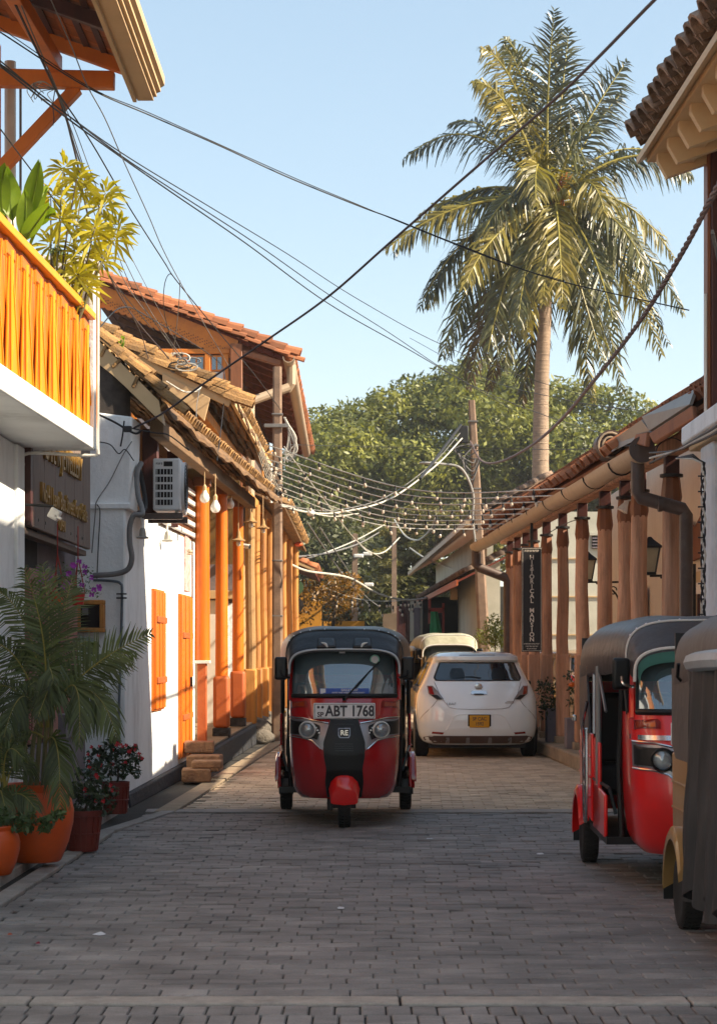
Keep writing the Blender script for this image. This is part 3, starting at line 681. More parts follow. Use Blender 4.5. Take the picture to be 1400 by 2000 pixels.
def ocol(Y, r, z0, z1, base=True):
    x = xc(Y)
    c = MB().tube([(x, Y, z0), (x, Y, z1)], [r*1.06, r*.94], n=14).build('column', m_orange, hB)
    MB().bx(x-r*1.15, x+r*1.15, Y-r*1.15, Y+r*1.15, z1, z1+.12).build('column_cap', m_wood, c, bevel=.01)
    if base:
        MB().bx(x-r*1.35, x+r*1.35, Y-r*1.35, Y+r*1.35, z0-.75, z0).build('column_base', m_orange_d, c, bevel=.05, bseg=3)  # base coloured a darker orange than the shaft
        MB().bx(x-r*1.42, x+r*1.42, Y-r*1.42, Y+r*1.42, z0-.88, z0-.751).build('column_foot', m_plinth, c, bevel=.01)
    return c
ocol(25.95, .096, 1.42, 3.68, base=False)
MB().bx(xc(25.95)-.105, xc(25.95)+.105, 25.84, 26.06, 1.38, 1.42).build('column_plate', m_pvc, hB, bevel=.005)
MB().bx(xc(25.95)-.06, xc(25.95)+.06, 25.88, 26.0, .28, 1.38).build('brick_pier', m_orange_d, hB, bevel=.01)
ocol(28.8, .088, 1.19, 3.80); ocol(31.75, .088, 1.24, 3.84)
# brown posts standing on the wall by the air conditioner
MB().bx(-2.26, -2.10, 20.9, 21.06, 2.98, 3.86).build('dark_post', m_wood_d, hB, bevel=.01)
MB().bx(-2.22, -2.10, 23.2, 23.32, 2.98, 3.86).build('dark_post', m_wood_d, hB, bevel=.01)
# louvre screen behind the air conditioner: slats and bars
for k in range(5):
    z = 2.98+k*.135
    MB().hexa([(xw(22.6)+.01, 22.4, z), (xw(22.6)+.05, 22.4, z), (xw(26.0)+.05, 26.0, z+.03), (xw(26.0)+.01, 26.0, z+.03), (xw(22.6)+.01, 22.4, z+.06), (xw(22.6)+.05, 22.4, z+.06), (xw(26.0)+.05, 26.0, z+.09), (xw(26.0)+.01, 26.0, z+.09)]).build('screen_rail', m_pvc, hB, bevel=.006)
br_ = MB()
for k in range(34):
    Y = 22.45+k*.105; br_.bx(xw(Y)+.0, xw(Y)+.014, Y, Y+.035, 2.98, 3.75)
br_.build('screen_bars', m_wood, hB, smooth=False, kind='stuff')
# loose blocks used as steps
m_block = mat('laterite_block', '9c7454', '6f4c36', rough=.9, scale=8, bscale=30, bump=1.0, bdist=.03, dirt=.4, dscale=5)
for i, (x, y, z, w, d, h, rz, lab) in enumerate(((-1.86, 23.35, .02, .42, .42, .22, .06, 'dark laterite block lowest of the step stack by the orange door'),
        (-1.74, 23.45, .245, .44, .40, .12, .02, 'pale flat stone slab resting on the lowest block of the step stack'),
        (-1.82, 24.1, .14, .50, .45, .27, -.03, 'rough brown block in the middle of the step stack by the orange door'),
        (-1.93, 24.6, .415, .46, .40, .20, .05, 'reddish brown block on top of the step stack by the orange door'))):
    x -= .03; w *= .8; h *= .7; z *= .7
    b = thing('stone_block', lab, 'block', (x, y, 0), rz, 'blocks stacked as a step')
    MB().bx(-w/2, w/2, -d/2, d/2, z, z+h).build('block_body', m_block, b, world=False, bevel=.018, bseg=2)
m_brownw = mat('weathered_brown_wall', '7c6650', '574636', rough=.9, scale=2, bump=.3, dirt=.4, dscale=2)
# ================================================================== LEFT 3: two storey house behind
hC = thing('two_storey_house', 'two storey house with orange clay tile roof, carved orange bargeboard and row of timber posts', 'house', (-2.4, 37, 0))
GY = 36.55
def vz(x): return 7.0+(-1.35-x)*.407
m_lace = mat('carved_board', 'd07a22', 'b9661a', rough=.55, scale=4, bscale=30, bump=.15, dirt=.4, dirtcol=(.2, .07, .02), dscale=5)
# bargeboard with scalloped lower edge and pierced holes (the holes are dark discs set into the board)
mb = MB(); P = []; x0, x1 = -4.9, -2.2; n = 84
up = [(x0+(x1-x0)*i/n, GY, vz(x0+(x1-x0)*i/n)-.10) for i in range(n+1)]
lo = []
for i in range(n+1):
    x = x0+(x1-x0)*i/n; lo.append((x, GY, vz(x)-.47-.035*abs(math.sin(PI*i/2.0*.5))-.015*math.sin(i*PI/14)))
mb.loft([[u, l, (l[0], l[1]+.04, l[2]), (u[0], u[1]+.04, u[2])] for u, l in zip(up, lo)])
bb = mb.build('bargeboard', m_lace, hC, smooth=False)
ho = MB()
for i in range(64):
    x = -4.82+i*.041
    for dz in ((-.36, -.42) if i % 2 else (-.39, -.335)):
        ho.lathe([(0, 0), (.011, 0), (.011, .004)], (x, GY-.004, vz(x)+dz), n=5, M=Matrix.Rotation(PI/2, 3, 'X'))
ho.build('pierced_holes', m_wood_d, bb, smooth=False, kind='stuff')
for k in range(14):
    x = -4.85+k*.265
    tile_obj((x, GY+.02, vz(x)+.03), (0, 1, 0), (1, 0, -.407), .30, .33, m_tile, hC, jit=.012)
    tile_obj((x+.13, GY-.08, vz(x+.13)-.045), (0, 1, 0), (1, 0, -.407), .16, .30, m_tile, hC, jit=.012)
m_redb = mat('red_rafter_boards', '7d3420', '5a2416', rough=.75, scale=5, bscale=30, bump=.3, dirt=.4, dscale=4)
tiles('roof_tiles', (-5.2, GY+.1, vz(-5.2)+.02), (0, 1, -.004), (1, 0, -.407), 70, 15, .25, .33, m_tile, hC)
# underside: stepped red battens
for c in range(18):
    x = -1.36-c*.21
    mb = MB().hexa([(x-.20, GY+.05, vz(x-.20)-.11), (x, GY+.05, vz(x)-.125), (x-.10, 54, vz(x)-.125), (x-.30, 54, vz(x-.20)-.11),
                    (x-.20, GY+.05, vz(x-.20)-.04), (x, GY+.05, vz(x)-.05), (x-.10, 54, vz(x)-.05), (x-.30, 54, vz(x-.20)-.04)])
    mb.build('soffit_board', m_redb, hC, smooth=False)
for k in range(16):
    Y = GY+.3+k*1.1; xo = -(Y-GY)*.006
    MB().beam((-1.42+xo, Y, vz(-1.42)-.17), (-4.8+xo, Y, vz(-4.8)-.17), .06, .09).build('rafter', m_wood, hC, smooth=False)
# gutter
gt = MB(); rings = []
for i in range(9):
    t = i/8; Y = GY-.2+t*17.5; x = -1.27-t*.13; z = 6.92-.02*math.sin(t*PI)
    rings.append([(x+.11*math.cos(a), Y, z+.11*math.sin(a)) for a in [PI+j*PI/8 for j in range(9)]]+[(x+.095*math.cos(a), Y, z+.095*math.sin(a)) for a in [2*PI-j*PI/8 for j in range(9)]])
gt.loft(rings); gt.build('gutter', m_gutter, hC)
MB().tube([(-1.24, 36.9, 6.85), (-1.24, 36.9, 6.50), (-1.32, 36.95, 6.40)], .085, n=10).build('gutter_outlet', m_gutter, hC)
MB().tube([(-1.28, 36.8, 6.42), (-2.02, 36.6, 6.12)], .085, n=10).build('downpipe', m_gutter, hC)
MB().tube([(-1.98, 36.6, 6.16), (-1.98, 36.6, 3.9)], .08, n=10).build('downpipe', m_gutter, hC)
# upper storey: posts, rails, window band, panels
MB().bx(-2.34, -2.12, GY-.10, GY+.10, 3.9, 7.18).build('corner_post', m_wood, hC, bevel=.015)
MB().bx(-4.98, -4.72, GY-.10, GY+.10, 5.0, 8.0).build('corner_post', m_lace, hC, bevel=.015)
MB().beam((-2.12, GY, 7.02), (-1.42, GY, 6.82), .10, .16, up=(0, 1, 0)).build('outrigger', m_wood, hC, bevel=.01)
MB().bx(-4.7, -2.35, GY-.02, GY+.06, 7.0, 7.09).build('head_rail', m_lace, hC, bevel=.01)
for x in (-4.10, -3.62, -3.16, -2.76, -2.42):
    MB().bx(x-.05, x+.05, GY-.03, GY+.05, 5.0, 6.995).build('mullion', m_lace, hC, bevel=.008)
for xa, xb in ((-4.05, -3.67), (-3.57, -3.21), (-3.11, -2.81), (-2.71, -2.47)):
    w = MB().bx(xa, xb, GY+.0, GY+.02, 6.68, 6.97).build('window', m_lace, hC)
    xm = (xa+xb)/2
    for a, b in ((xa+.03, xm-.015), (xm+.015, xb-.03)): MB().bx(a, b, GY-.008, GY-.002, 6.71, 6.94).build('pane', m_winglass, w, smooth=False)
    MB().bx(xa, xb, GY+.0, GY+.03, 5.0, 6.67).build('infill_panel', m_greyw if xa < -3.6 else mat('pale_panel', 'd8d4d0', 'c4c0bc', rough=.7, bump=.1), hC, smooth=False)
MB().bx(-6, -2.4, GY+.6, 54, 4.3, 7.2).build('upper_wall', mat('grey_brown_wall', '6f5c52', '55463e', rough=.9, bump=.3), hC)
MB().beam((-4.75, GY-.03, 6.95), (-3.3, GY-.03, 6.60), .05, .05, up=(0, 1, 0)).build('diagonal_stay', m_creamp, hC)
MB().bx(-2.9, -2.45, 33.46, 54, 0, 4.28).build('lower_wall', m_tanw, hC)
# stone footing of the lower verandah
for k in range(26):
    x = -1.72+rnd.uniform(-.10, .10)+ (k % 3)*.02; Y = 33.8+k*.62
    MB().ell((x-.1*(k % 2), Y, .08+.12*(k % 2)), (.24+.06*rnd.random(), .38, .16+.05*rnd.random()), nu=7, nv=5).build('footing_stone', m_stone, hC, angle=60)
MB().hexa([(-2.9, 33.7, -.02), (-1.75, 33.7, -.02), (-1.6, 52, -.02), (-2.9, 52, -.02), (-2.9, 33.7, .36), (-1.82, 33.7, .34), (-1.65, 52, .36), (-2.9, 52, .36)]).build('verandah_floor', m_conc_w, hC, bevel=.03)
for i, Y in enumerate((34.25, 36.1, 37.9, 39.9, 42.2, 44.6, 47.2, 50)):
    x = xc(Y)-.02+(.03 if i == 0 else 0); r = .085 if i == 0 else .075
    h = 4.2
    MB().tube([(x, Y, .3), (x+.01, Y, 1.6), (x-.01, Y, 3.0), (x, Y, h)], [r*1.05, r, r*.97, r*.95], n=10).build('post', m_tanw if i == 0 else m_wood_l, hC)
    MB().bx(x-.11, x+.11, Y-.11, Y+.11, .3, 1.25).build('post_base', m_wood_l, hC, bevel=.03)
MB().beam((-1.95, 34.0, 4.22), (-1.65, 52, 4.30), .16, .16).build('verandah_beam', m_wood_l, hC)
MB().slab([(-1.35, 36.6, 4.25), (-1.35, 52, 4.2), (-2.9, 52, 4.85), (-2.9, 36.6, 4.9)], .04, n=(.4, 0, .92)).build('verandah_soffit', m_batten, hC, smooth=False)
tiles('verandah_tiles', (-2.5, 36.6, 4.75), (0, 1, 0), (1, 0, -.42), 60, 5, .22, .3, m_tile_old, hC)

# ================================================================== LEFT 4: shop at the bend, ochre wall
hD = thing('ochre_shop', 'ochre walled shop with tiled corner roof beyond the timber posts', 'house', (-3, 56, 0))
MB().bx(-6, -2.0, 53.5, 53.8, 0, 4.0).build('side_wall', m_wood_d, hD)
MB().bx(-6, -1.15, 62, 62.3, 0, 3.6).build('wall', m_ochre, hD)
MB().bx(-1.15, .2, 66, 66.3, 0, 2.6).build('yard_wall', m_ochre, hD)
MB().bx(-2.15, -1.93, 52.6, 52.8, 0, 4.0).build('corner_post', m_wood_d, hD)
MB().tube([(-1.88, 52.5, 0), (-1.88, 52.5, 3.9)], .022, n=6).build('downpipe', m_cable_w, hD)
MB().slab([(-1.15, 52.2, 3.72), (-1.15, 60, 3.72), (-4.0, 60, 4.95), (-4.0, 52.2, 4.95)], .05, n=(.4, 0, .92)).build('soffit', m_redb, hD, smooth=False)
tiles('roof_tiles', (-4.0, 52.1, 5.0), (0, 1, 0), (1, 0, -.432), 34, 11, .24, .33, m_tile, hD)
MB().beam((-2.6, 52.1, 4.31), (-1.15, 52.1, 3.70), .06, .12, up=(0, 1, 0)).build('bargeboard', m_creamp, hD)
MB().bx(-1.93, -1.72, 51.95, 52.05, 3.72, 4.05).build('fascia_box', m_pvc, hD)
def dashes(name, parent, m_, x0, x1, y, z, h, n, world=False):
    '''a line of lettering too small to read in the photograph: separate strokes'''
    mb = MB(); w = (x1-x0)/n
    for i in range(n):
        a = x0+i*w+w*.12; mb.bx(a, a+w*.22, y, y+.002, z-h/2, z+h/2); mb.bx(a+w*.22, a+w*.66, y, y+.002, z+h/2-h*.22, z+h/2)
        if i % 2: mb.bx(a+w*.44, a+w*.66, y, y+.002, z-h/2, z+h/2-h*.22)
        else: mb.bx(a+w*.22, a+w*.66, y, y+.002, z-h*.1, z+h*.1)
    return mb.build(name, m_, parent, world=world, smooth=False)
def disc_sign(px, py, Y, r, lab, rim, face, fn):
    p = W(px, py, Y); s = thing('round_sign', lab, 'sign', p)
    Mx = Matrix.Rotation(PI/2, 3, 'X')
    MB().lathe([(r*.86, -.03), (r, -.03), (r, .03), (r*.86, .03)], (0, 0, 0), n=28, M=Mx).build('rim', rim, s, world=False)
    MB().lathe([(0, -.02), (r*.87, -.02), (r*.87, .02), (0, .02)], (0, 0, 0), n=28, M=Mx).build('face', face, s, world=False)
    fn(s, r); 
    MB().tube([(-.05, .0, r), (-.05, 0, r+.12)], .01, n=5).build('hanger', m_black, s, world=False)
m_red = mat('sign_red', 'a0342c', rough=.5, bump=0); m_signb = mat('sign_black', '1d1b1c', rough=.5, bump=.02); m_gold = mat('sign_gold', 'b5975a', rough=.5, bump=0); m_greenp = mat('sign_green', '6fbf8a', '5cae78', rough=.5, bump=0); m_greenr = mat('rim_green', '3c5a3c', rough=.5)
def f1(s, r):
    MB().bx(-r*.75, r*.35, -.026, -.021, -.09, .03).build('red_band', m_red, s, world=False, smooth=False)
    MB().ell((-.02, -.024, -.06), (.07, .004, .03), 10, 6).build('pale_emblem', m_gold, s, world=False)
def f2(s, r):
    MB().lathe([(r*.60, -.024), (r*.84, -.024), (r*.84, -.021), (r*.60, -.021)], (0, 0, 0), n=24, M=Matrix.Rotation(PI/2, 3, 'X')).build('gold_ring', m_gold, s, world=False)
    MB().ell((0, -.024, -.03), (.035, .004, .055), 10, 6).build('pale_emblem', m_pvc, s, world=False)
    MB().extrude([(-.13, -.028, .0), (-.05, -.028, .06), (0, -.028, .02), (.05, -.028, .06), (.13, -.028, .0), (0, -.028, .0)], (0, .005, 0)).build('dark_crest', m_signb, s, world=False, smooth=False)
disc_sign(577, 1147, 50.5, .205, 'round dark shop sign with green rim and red band, upper of the two', m_greenr, m_signb, f1)
disc_sign(577, 1182, 50.5, .205, 'round gold and black shop sign hanging below another disc sign', m_signb, m_gold, f2)
gs = thing('green_sign', 'small mint green rectangular sign below the two round signs', 'sign', W(571, 1229, 50.3))
MB().bx(-.10, .10, -.015, .015, -.13, .13).build('board', m_greenp, gs, world=False, bevel=.01)
dashes('faded_lettering', gs, m_greenr, -.07, .07, -.018, .03, .05, 3); dashes('faded_lettering', gs, m_greenr, -.07, .07, -.018, -.05, .05, 4)
os_ = thing('oval_sign', 'oval brown sign fixed to the dark red corner post', 'sign', W(556, 1224, 52.2))
MB().lathe([(0, -.02), (.12, -.02), (.12, .02), (0, .02)], (0, 0, 0), n=20, M=Matrix.Rotation(PI/2, 3, 'X') @ Matrix.Diagonal((.8, 2.0, 1))).build('board', m_signw, os_, world=False)
MB().bx(-.06, .06, -.026, -.021, .08, .12).build('painted_band', m_wood_d, os_, world=False, smooth=False)

# ================================================================== utility poles
pl = thing('concrete_pole', 'tall square concrete utility pole standing at the road edge before the timber posts', 'utility pole', (-1.395, 34.4, 0))
MB().loft([[(a*w-1.395, 34.4+b*w, z) for a, b in ((-1, -.6), (-.6, -1), (.6, -1), (1, -.6), (1, .6), (.6, 1), (-.6, 1), (-1, .6))] for w, z in ((.098, -.02), (.092, 2), (.084, 4), (.075, 6.45))]).build('shaft', m_concpole, pl)
for z in (2.15, 3.1, 4.4, 5.62): MB().bx(-1.395-.092, -1.395+.092, 34.4-.092, 34.4+.092, z, z+.025).build('steel_band', m_cable_g, pl, bevel=.004)
MB().bx(-1.62, -1.20, 34.28, 34.33, 5.40, 5.46).build('cross_arm', m_cable_g, pl, bevel=.005)
MB().tube(spline([(-1.47, 34.3, 5.0), (-1.60, 34.2, 4.9), (-1.64, 34.2, 4.6), (-1.56, 34.2, 4.4), (-1.47, 34.3, 4.5)], 6), .018, n=6).build('cable_loop', m_wood_l, pl)
MB().tube([(-1.50, 34.28, 4.1), (-1.50, 34.28, 4.75)], .028, n=8).build('cable_guard', m_pvc, pl)
p2 = thing('concrete_pole', 'leaning concrete utility pole with street lamp arm, rising behind the right-hand gutter', 'utility pole', (2.98, 46, 0))
MB().loft([[(c+a*w, 46+b*w, z) for a, b in ((-1, -.6), (-.6, -1), (.6, -1), (1, -.6), (1, .6), (.6, 1), (-.6, 1), (-1, .6))] for w, z, c in ((.145, -.02, 2.98), (.125, 3, 2.82), (.10, 5.5, 2.70), (.075, 7.35, 2.60))]).build('shaft', m_concpole, p2)
for z, x in ((5.3, 2.71), (6.3, 2.66), (6.85, 2.63)): MB().bx(x-.11, x+.11, 45.89, 46.11, z, z+.03).build('steel_band', m_cable_g, p2)
MB().tube(spline([(2.70, 45.9, 3.9), (2.62, 45.85, 4.6), (2.62, 45.8, 5.2), (2.35, 45.7, 5.75), (1.9, 45.6, 5.85), (1.62, 45.5, 5.87)], 8), .028, n=8).build('lamp_arm', m_steel, p2)
MB().ell((1.52, 45.5, 5.86), (.15, .06, .035), 10, 6).build('lamp_head', m_steel, p2)
for k in range(7):
    a = k*.9
    MB().tube(spline([(2.63+.12*math.cos(a), 45.85, 6.2+.15*math.sin(a*1.7)), (2.45-.05*k, 45.8, 5.9+.06*k), (2.60, 45.82, 5.4+.1*k), (2.75+.06*math.sin(a), 45.85, 6.0)], 8), .014, n=5).build('cable_loop', m_cable_g if k % 2 else m_rubber, p2)
MB().bx(2.3, 2.52, 45.8, 45.95, 6.35, 6.75).build('connector_box', m_rubber, p2, bevel=.02)
p3_ = thing('far_pole', 'slim dark utility pole far down the street above the oncoming rickshaw', 'utility pole', (-.16, 72, 0))
MB().loft([[(c+a*w, 72+b*w, z) for a, b in ((-1, -1), (1, -1), (1, 1), (-1, 1))] for w, z, c in ((.13, 0, -.16), (.09, 5.85, -.12))]).build('shaft', m_concpole, p3_)
MB().bx(-.2, .0, 71.8, 71.9, 5.0, 5.05).build('cross_arm', m_cable_g, p3_)
p4_ = thing('far_pole', 'pale utility pole in front of the dark trees at the street end', 'utility pole', (1.4, 84, 0))
MB().loft([[(c+a*w, 84+b*w, z) for a, b in ((-1, -1), (1, -1), (1, 1), (-1, 1))] for w, z, c in ((.13, 0, 1.5), (.09, 7.0, 1.5))]).build('shaft', m_concpole, p4_)

# ================================================================== RIGHT 1: near house with dark red post and cream eaves
hE = thing('right_near_house', 'white house with dark red timber post and grey brown tiled eaves over cream rafters', 'house', (3.2, 15, 0))
def exr(Y): return 2.37-(Y-17)*.018
EZ = 5.78
def rz(x, Y): return EZ+(x-exr(Y))*.62
MB().hexa([(2.93, 16.6, 0), (4.6, 16.6, 0), (4.6, 17.15, 0), (2.93, 17.15, 0), (2.93, 16.6, 3.28), (4.6, 16.6, 3.28), (4.6, 17.15, 3.28), (2.93, 17.15, 3.28)]).build('pier', m_white, hE, bevel=.03)
MB().bx(3.09, 4.6, 5.0, 16.58, 0, 3.28).build('wall', m_white, hE, bevel=.02)
MB().bx(3.04, 3.10, 16.2, 16.62, 0, 3.2).build('pilaster', m_white, hE, bevel=.015)
MB().hexa([(2.78, 5, 3.34), (4.6, 5, 3.34), (4.6, 17.6, 3.34), (2.84, 17.6, 3.34), (2.78, 5, 3.50), (4.6, 5, 3.50), (4.6, 17.6, 3.50), (2.84, 17.6, 3.50)]).build('ledge', m_white, hE, bevel=.02)
MB().hexa([(2.86, 5, 3.281), (4.6, 5, 3.281), (4.6, 17.55, 3.281), (2.90, 17.55, 3.281), (2.86, 5, 3.339), (4.6, 5, 3.339), (4.6, 17.55, 3.339), (2.90, 17.55, 3.339)]).build('ledge_moulding', m_creamp, hE, bevel=.01)
MB().bx(2.93, 3.16, 16.6, 16.95, 3.50, 5.95).build('dark_post', m_wood_d, hE, bevel=.012)
MB().bx(2.90, 2.928, 16.62, 16.80, 3.50, 5.90).build('post_trim', m_wood, hE, bevel=.004)
MB().tube([(2.885, 16.62, 3.5), (2.885, 16.62, 4.5)], .012, n=6).build('conduit', m_pvc, hE)
MB().bx(3.3, 4.6, 5.0, 16.5, 3.5, 6.1).build('upper_wall', m_cream, hE)
for wa, wb, wz in ((5.0, 13.9, 7.7), (13.91, 16.6, 8.4), (16.61, 19.0, 9.0)): MB().bx(4.62, 9.5, wa, wb, 0, wz).build('unseen_shade_block', m_cream, hE)  # unseen blocks added at the right, stepped to shade the left walls
MB().beam((2.3, 13.0, 4.25), (3.2, 17.0, 4.22), .02, .03).build('steel_rod', m_cable_g, hE)
# eaves: two layers of tiles; the outermost row seen from below, each its own
for k in range(36):
    Y = 17.0-k*.262; x = exr(Y)
    tile_obj((x+.26, Y-.12, rz(x+.26, Y)+.10), (0, 1, 0), (-1, 0, -.62), .26, .34, m_tile_grey, hE, jit=.012)
    tile_obj((x+.33, Y-.0, rz(x+.33, Y)+.035), (0, 1, 0), (-1, 0, -.62), .22, .34, m_tile_grey, hE, jit=.012)
tiles('roof_tiles', (exr(17)+2.8, 17.1, rz(exr(17)+2.8, 17)+.08), (.018, -1, 0), (-1, 0, -.62), 46, 11, .262, .34, m_tile_grey, hE)
MB().hexa([(exr(17)+.0, 17.05, EZ-.10), (exr(17)+2.8, 17.05, rz(exr(17)+2.8, 17)-.10), (exr(5)+2.8, 5, rz(exr(5)+2.8, 5)-.10), (exr(5), 5, EZ-.10),
           (exr(17)+.0, 17.05, EZ-.04), (exr(17)+2.8, 17.05, rz(exr(17)+2.8, 17)-.04), (exr(5)+2.8, 5, rz(exr(5)+2.8, 5)-.04), (exr(5), 5, EZ-.04)]).build('roof_boarding', m_creamp, hE, smooth=False)
MB().beam((exr(17)+.16, 17.0, EZ-.05), (exr(5)+.16, 5, EZ-.05), .16, .09).build('eave_board', m_creamp, hE, smooth=False, bevel=.01)
for k in range(24):
    Y = 16.75-k*.5; x = exr(Y)
    MB().extrude([(x+.12, Y, rz(x+.12, Y)-.11), (x+.12, Y, rz(x, Y)-.16), (x+.20, Y, rz(x, Y)-.30), (x+1.0, Y, rz(x, Y)-.02), (x+1.6, Y, rz(x+1.6, Y)-.14)], (0, -.09, 0)).build('rafter', m_creamp, hE, smooth=False, bevel=.004)
MB().beam((2.72, 16.95, 5.70), (2.86, 5, 5.70), .14, .20).build('wall_plate', m_creamp, hE, smooth=False, bevel=.008)
MB().tube([(2.72, 17.02, 5.70), (2.72, 17.10, 5.70)], .07, n=12).build('plate_end', m_wood_d, hE)
if False: nest = thing('wasp_nest', 'rough brown nest hanging below the corner of the cream eaves', 'nest', (2.74, 17.2, 5.4))

# ================================================================== RIGHT 2: verandah house
hF = thing('verandah_house', 'cream house with long verandah of round timber posts, tiled roof and beige gutter', 'house', (4, 28, 0))
def xp(Y): return 3.9-.031*Y
MB().hexa([(4.35, 17.2, 0), (4.6, 17.2, 0), (4.6, 36.4, 0), (4.42, 36.4, 0), (4.35, 17.2, 4.3), (4.6, 17.2, 4.3), (4.6, 36.4, 4.3), (4.42, 36.4, 4.3)]).build('wall', m_cream, hF, bevel=.02)
MB().bx(4.42, 6.5, 36.0, 36.4, 0, 4.2).build('end_wall', m_cream, hF)
MB().hexa([(xp(19)-.30, 19, 0), (4.6, 19, 0), (4.6, 38, 0), (xp(38)-.25, 38, 0), (xp(19)-.30, 19, .20), (4.6, 19, .20), (4.6, 38, .20), (xp(38)-.25, 38, .20)]).build('verandah_floor', m_conc_w, hF, bevel=.03)
pxs = (20.8, 22.75, 23.75, 25.3, 27.3, 29.3, 31.2, 32.9, 34.0, 35.3, 36.5)
for i, Y in enumerate(pxs):
    x = xp(Y); r = (.098, .095, .085, .093, .088, .083, .083, .085, .08, .08, .08)[i]
    b = thing and None
    wob = .012*math.sin(i*2.1)
    po = MB().tube([(x+.02, Y, .9), (x+wob, Y, 1.7), (x-wob, Y, 2.4), (x, Y, 3.08)], [r*1.12, r*1.06, r*1.0, r*.97], n=14).build('post', m_wood_log, hF)
    MB().tube([(x, Y, 3.06), (x, Y, 3.14), (x, Y, 3.34)], [r*.98, r*1.14, r*.92], n=8).build('post_neck', m_wood, po)
    MB().lathe([(r*1.0, 3.34), (r*1.25, 3.345), (r*1.25, 3.375), (r*.95, 3.38)], (x, Y, 0), n=12).build('iron_collar', m_black, po)
    MB().bx(x-r*.75, x+r*.75, Y-r*.75, Y+r*.75, 3.375, 3.56).build('post_head', m_wood_d, po, bevel=.006)
    if i > 3:
        MB().bx(x-r*1.12, x+r*1.12, Y-r*1.12, Y+r*1.12, .30, 1.50).build('square_base', m_wood_log, po, bevel=.02)
        MB().bx(x-r*1.4, x+r*1.4, Y-r*1.4, Y+r*1.4, .20, .299).build('foot_block', m_conc_w, po, bevel=.01)
    else: MB().tube([(x+.02, Y, .2), (x+.02, Y, .9)], r*1.14, n=14).build('post_foot', m_wood_log, po)
MB().beam((xp(19.2), 19.2, 3.64), (xp(37.5), 37.5, 3.64), .17, .15).build('verandah_beam', m_wood_log, hF, bevel=.02)
MB().beam((xp(19.2)+.5, 19.2, 3.98), (xp(37.5)+.5, 37.5, 3.98), .10, .12).build('purlin', m_wood, hF, bevel=.01)
def gx(Y): return 2.90-(Y-20.1)*.0415
def roofz(x, Y): return 3.68+(x-gx(Y))*.80
MB().hexa([(gx(17.6)+.1, 17.6, roofz(gx(17.6)+.1, 17.6)-.05), (3.75, 17.6, roofz(3.75, 17.6)-.05), (2.95, 36.8, roofz(2.95, 36.8)-.05), (gx(36.8)+.1, 36.8, roofz(gx(36.8)+.1, 36.8)-.05),
           (gx(17.6)+.1, 17.6, roofz(gx(17.6)+.1, 17.6)-.01), (3.75, 17.6, roofz(3.75, 17.6)-.01), (2.95, 36.8, roofz(2.95, 36.8)-.01), (gx(36.8)+.1, 36.8, roofz(gx(36.8)+.1, 36.8)-.01)]).build('roof_boarding', m_wood, hF, smooth=False)
for k in range(24):
    Y = 18.2+k*.8
    MB().beam((gx(Y)+.08, Y, roofz(gx(Y)+.08, Y)-.10), (gx(Y)+.80, Y, roofz(gx(Y)+.80, Y)-.10), .06, .08).build('rafter', m_wood, hF, smooth=False)
Uv = Vector((gx(36.8)-gx(17.6), 19.2, 0)).normalized()
top = Vector((gx(17.6)+.82, 17.6, roofz(gx(17.6)+.82, 17.6)+.02))
tiles('roof_tiles', top, Uv, (-1, 0, -.80), 88, 3, .217, .34, m_tile, hF)
for k in range(40):
    Y = 18.1+k*.47
    tile_obj((gx(Y)+.20, Y, roofz(gx(Y)+.20, Y)+.05), Uv, (-1, 0, -.8), .24, .30, m_tile, hF, jit=.02) if 7 < k < 26 else None
# ridge capping: grey sheets
MB().hexa([(gx(17.6)+.68, 17.55, roofz(gx(17.6)+.68, 17.6)-.02), (gx(17.6)+1.3, 17.55, roofz(gx(17.6)+.85, 17.6)+.02), (gx(36.8)+1.3, 36.9, roofz(gx(36.8)+.85, 36.8)+.02), (gx(36.8)+.75, 36.9, roofz(gx(36.8)+.72, 36.8)-.02),
           (gx(17.6)+.68, 17.55, roofz(gx(17.6)+.68, 17.6)+.08), (gx(17.6)+1.3, 17.55, roofz(gx(17.6)+.85, 17.6)+.10), (gx(36.8)+1.3, 36.9, roofz(gx(36.8)+.85, 36.8)+.10), (gx(36.8)+.75, 36.9, roofz(gx(36.8)+.72, 36.8)+.08)]).build('ridge_capping', m_steel, hF, smooth=False)
# big grey flashing over the near end and the two large clay pieces
def quadbox(pts, t): return MB().slab(pts, t)
quadbox([W(1362, 762, 18.0), W(1362, 792, 18.0)+Vector((-.05, 0, 0)), W(1273, 843, 19.6)+Vector((0, 0, 0)), W(1258, 816, 19.9)], .03).build('flashing', m_steel, hF, smooth=False)
quadbox([W(1257, 818, 19.9), W(1275, 842, 19.7), W(1190, 885, 22.5), W(1180, 872, 23.0)], .03).build('flashing', m_steel, hF, smooth=False)
for (a, b, c, d) in (((1360, 795, 17.9), (1362, 820, 17.7), (1285, 868, 19.3), (1274, 850, 19.5)), ((1272, 846, 19.6), (1268, 874, 19.5), (1243, 868, 20.4), (1250, 850, 20.5))):
    quadbox([W(*a), W(*b), W(*c), W(*d)], .05).build('valley_tile', m_tile, hF, bevel=.012)
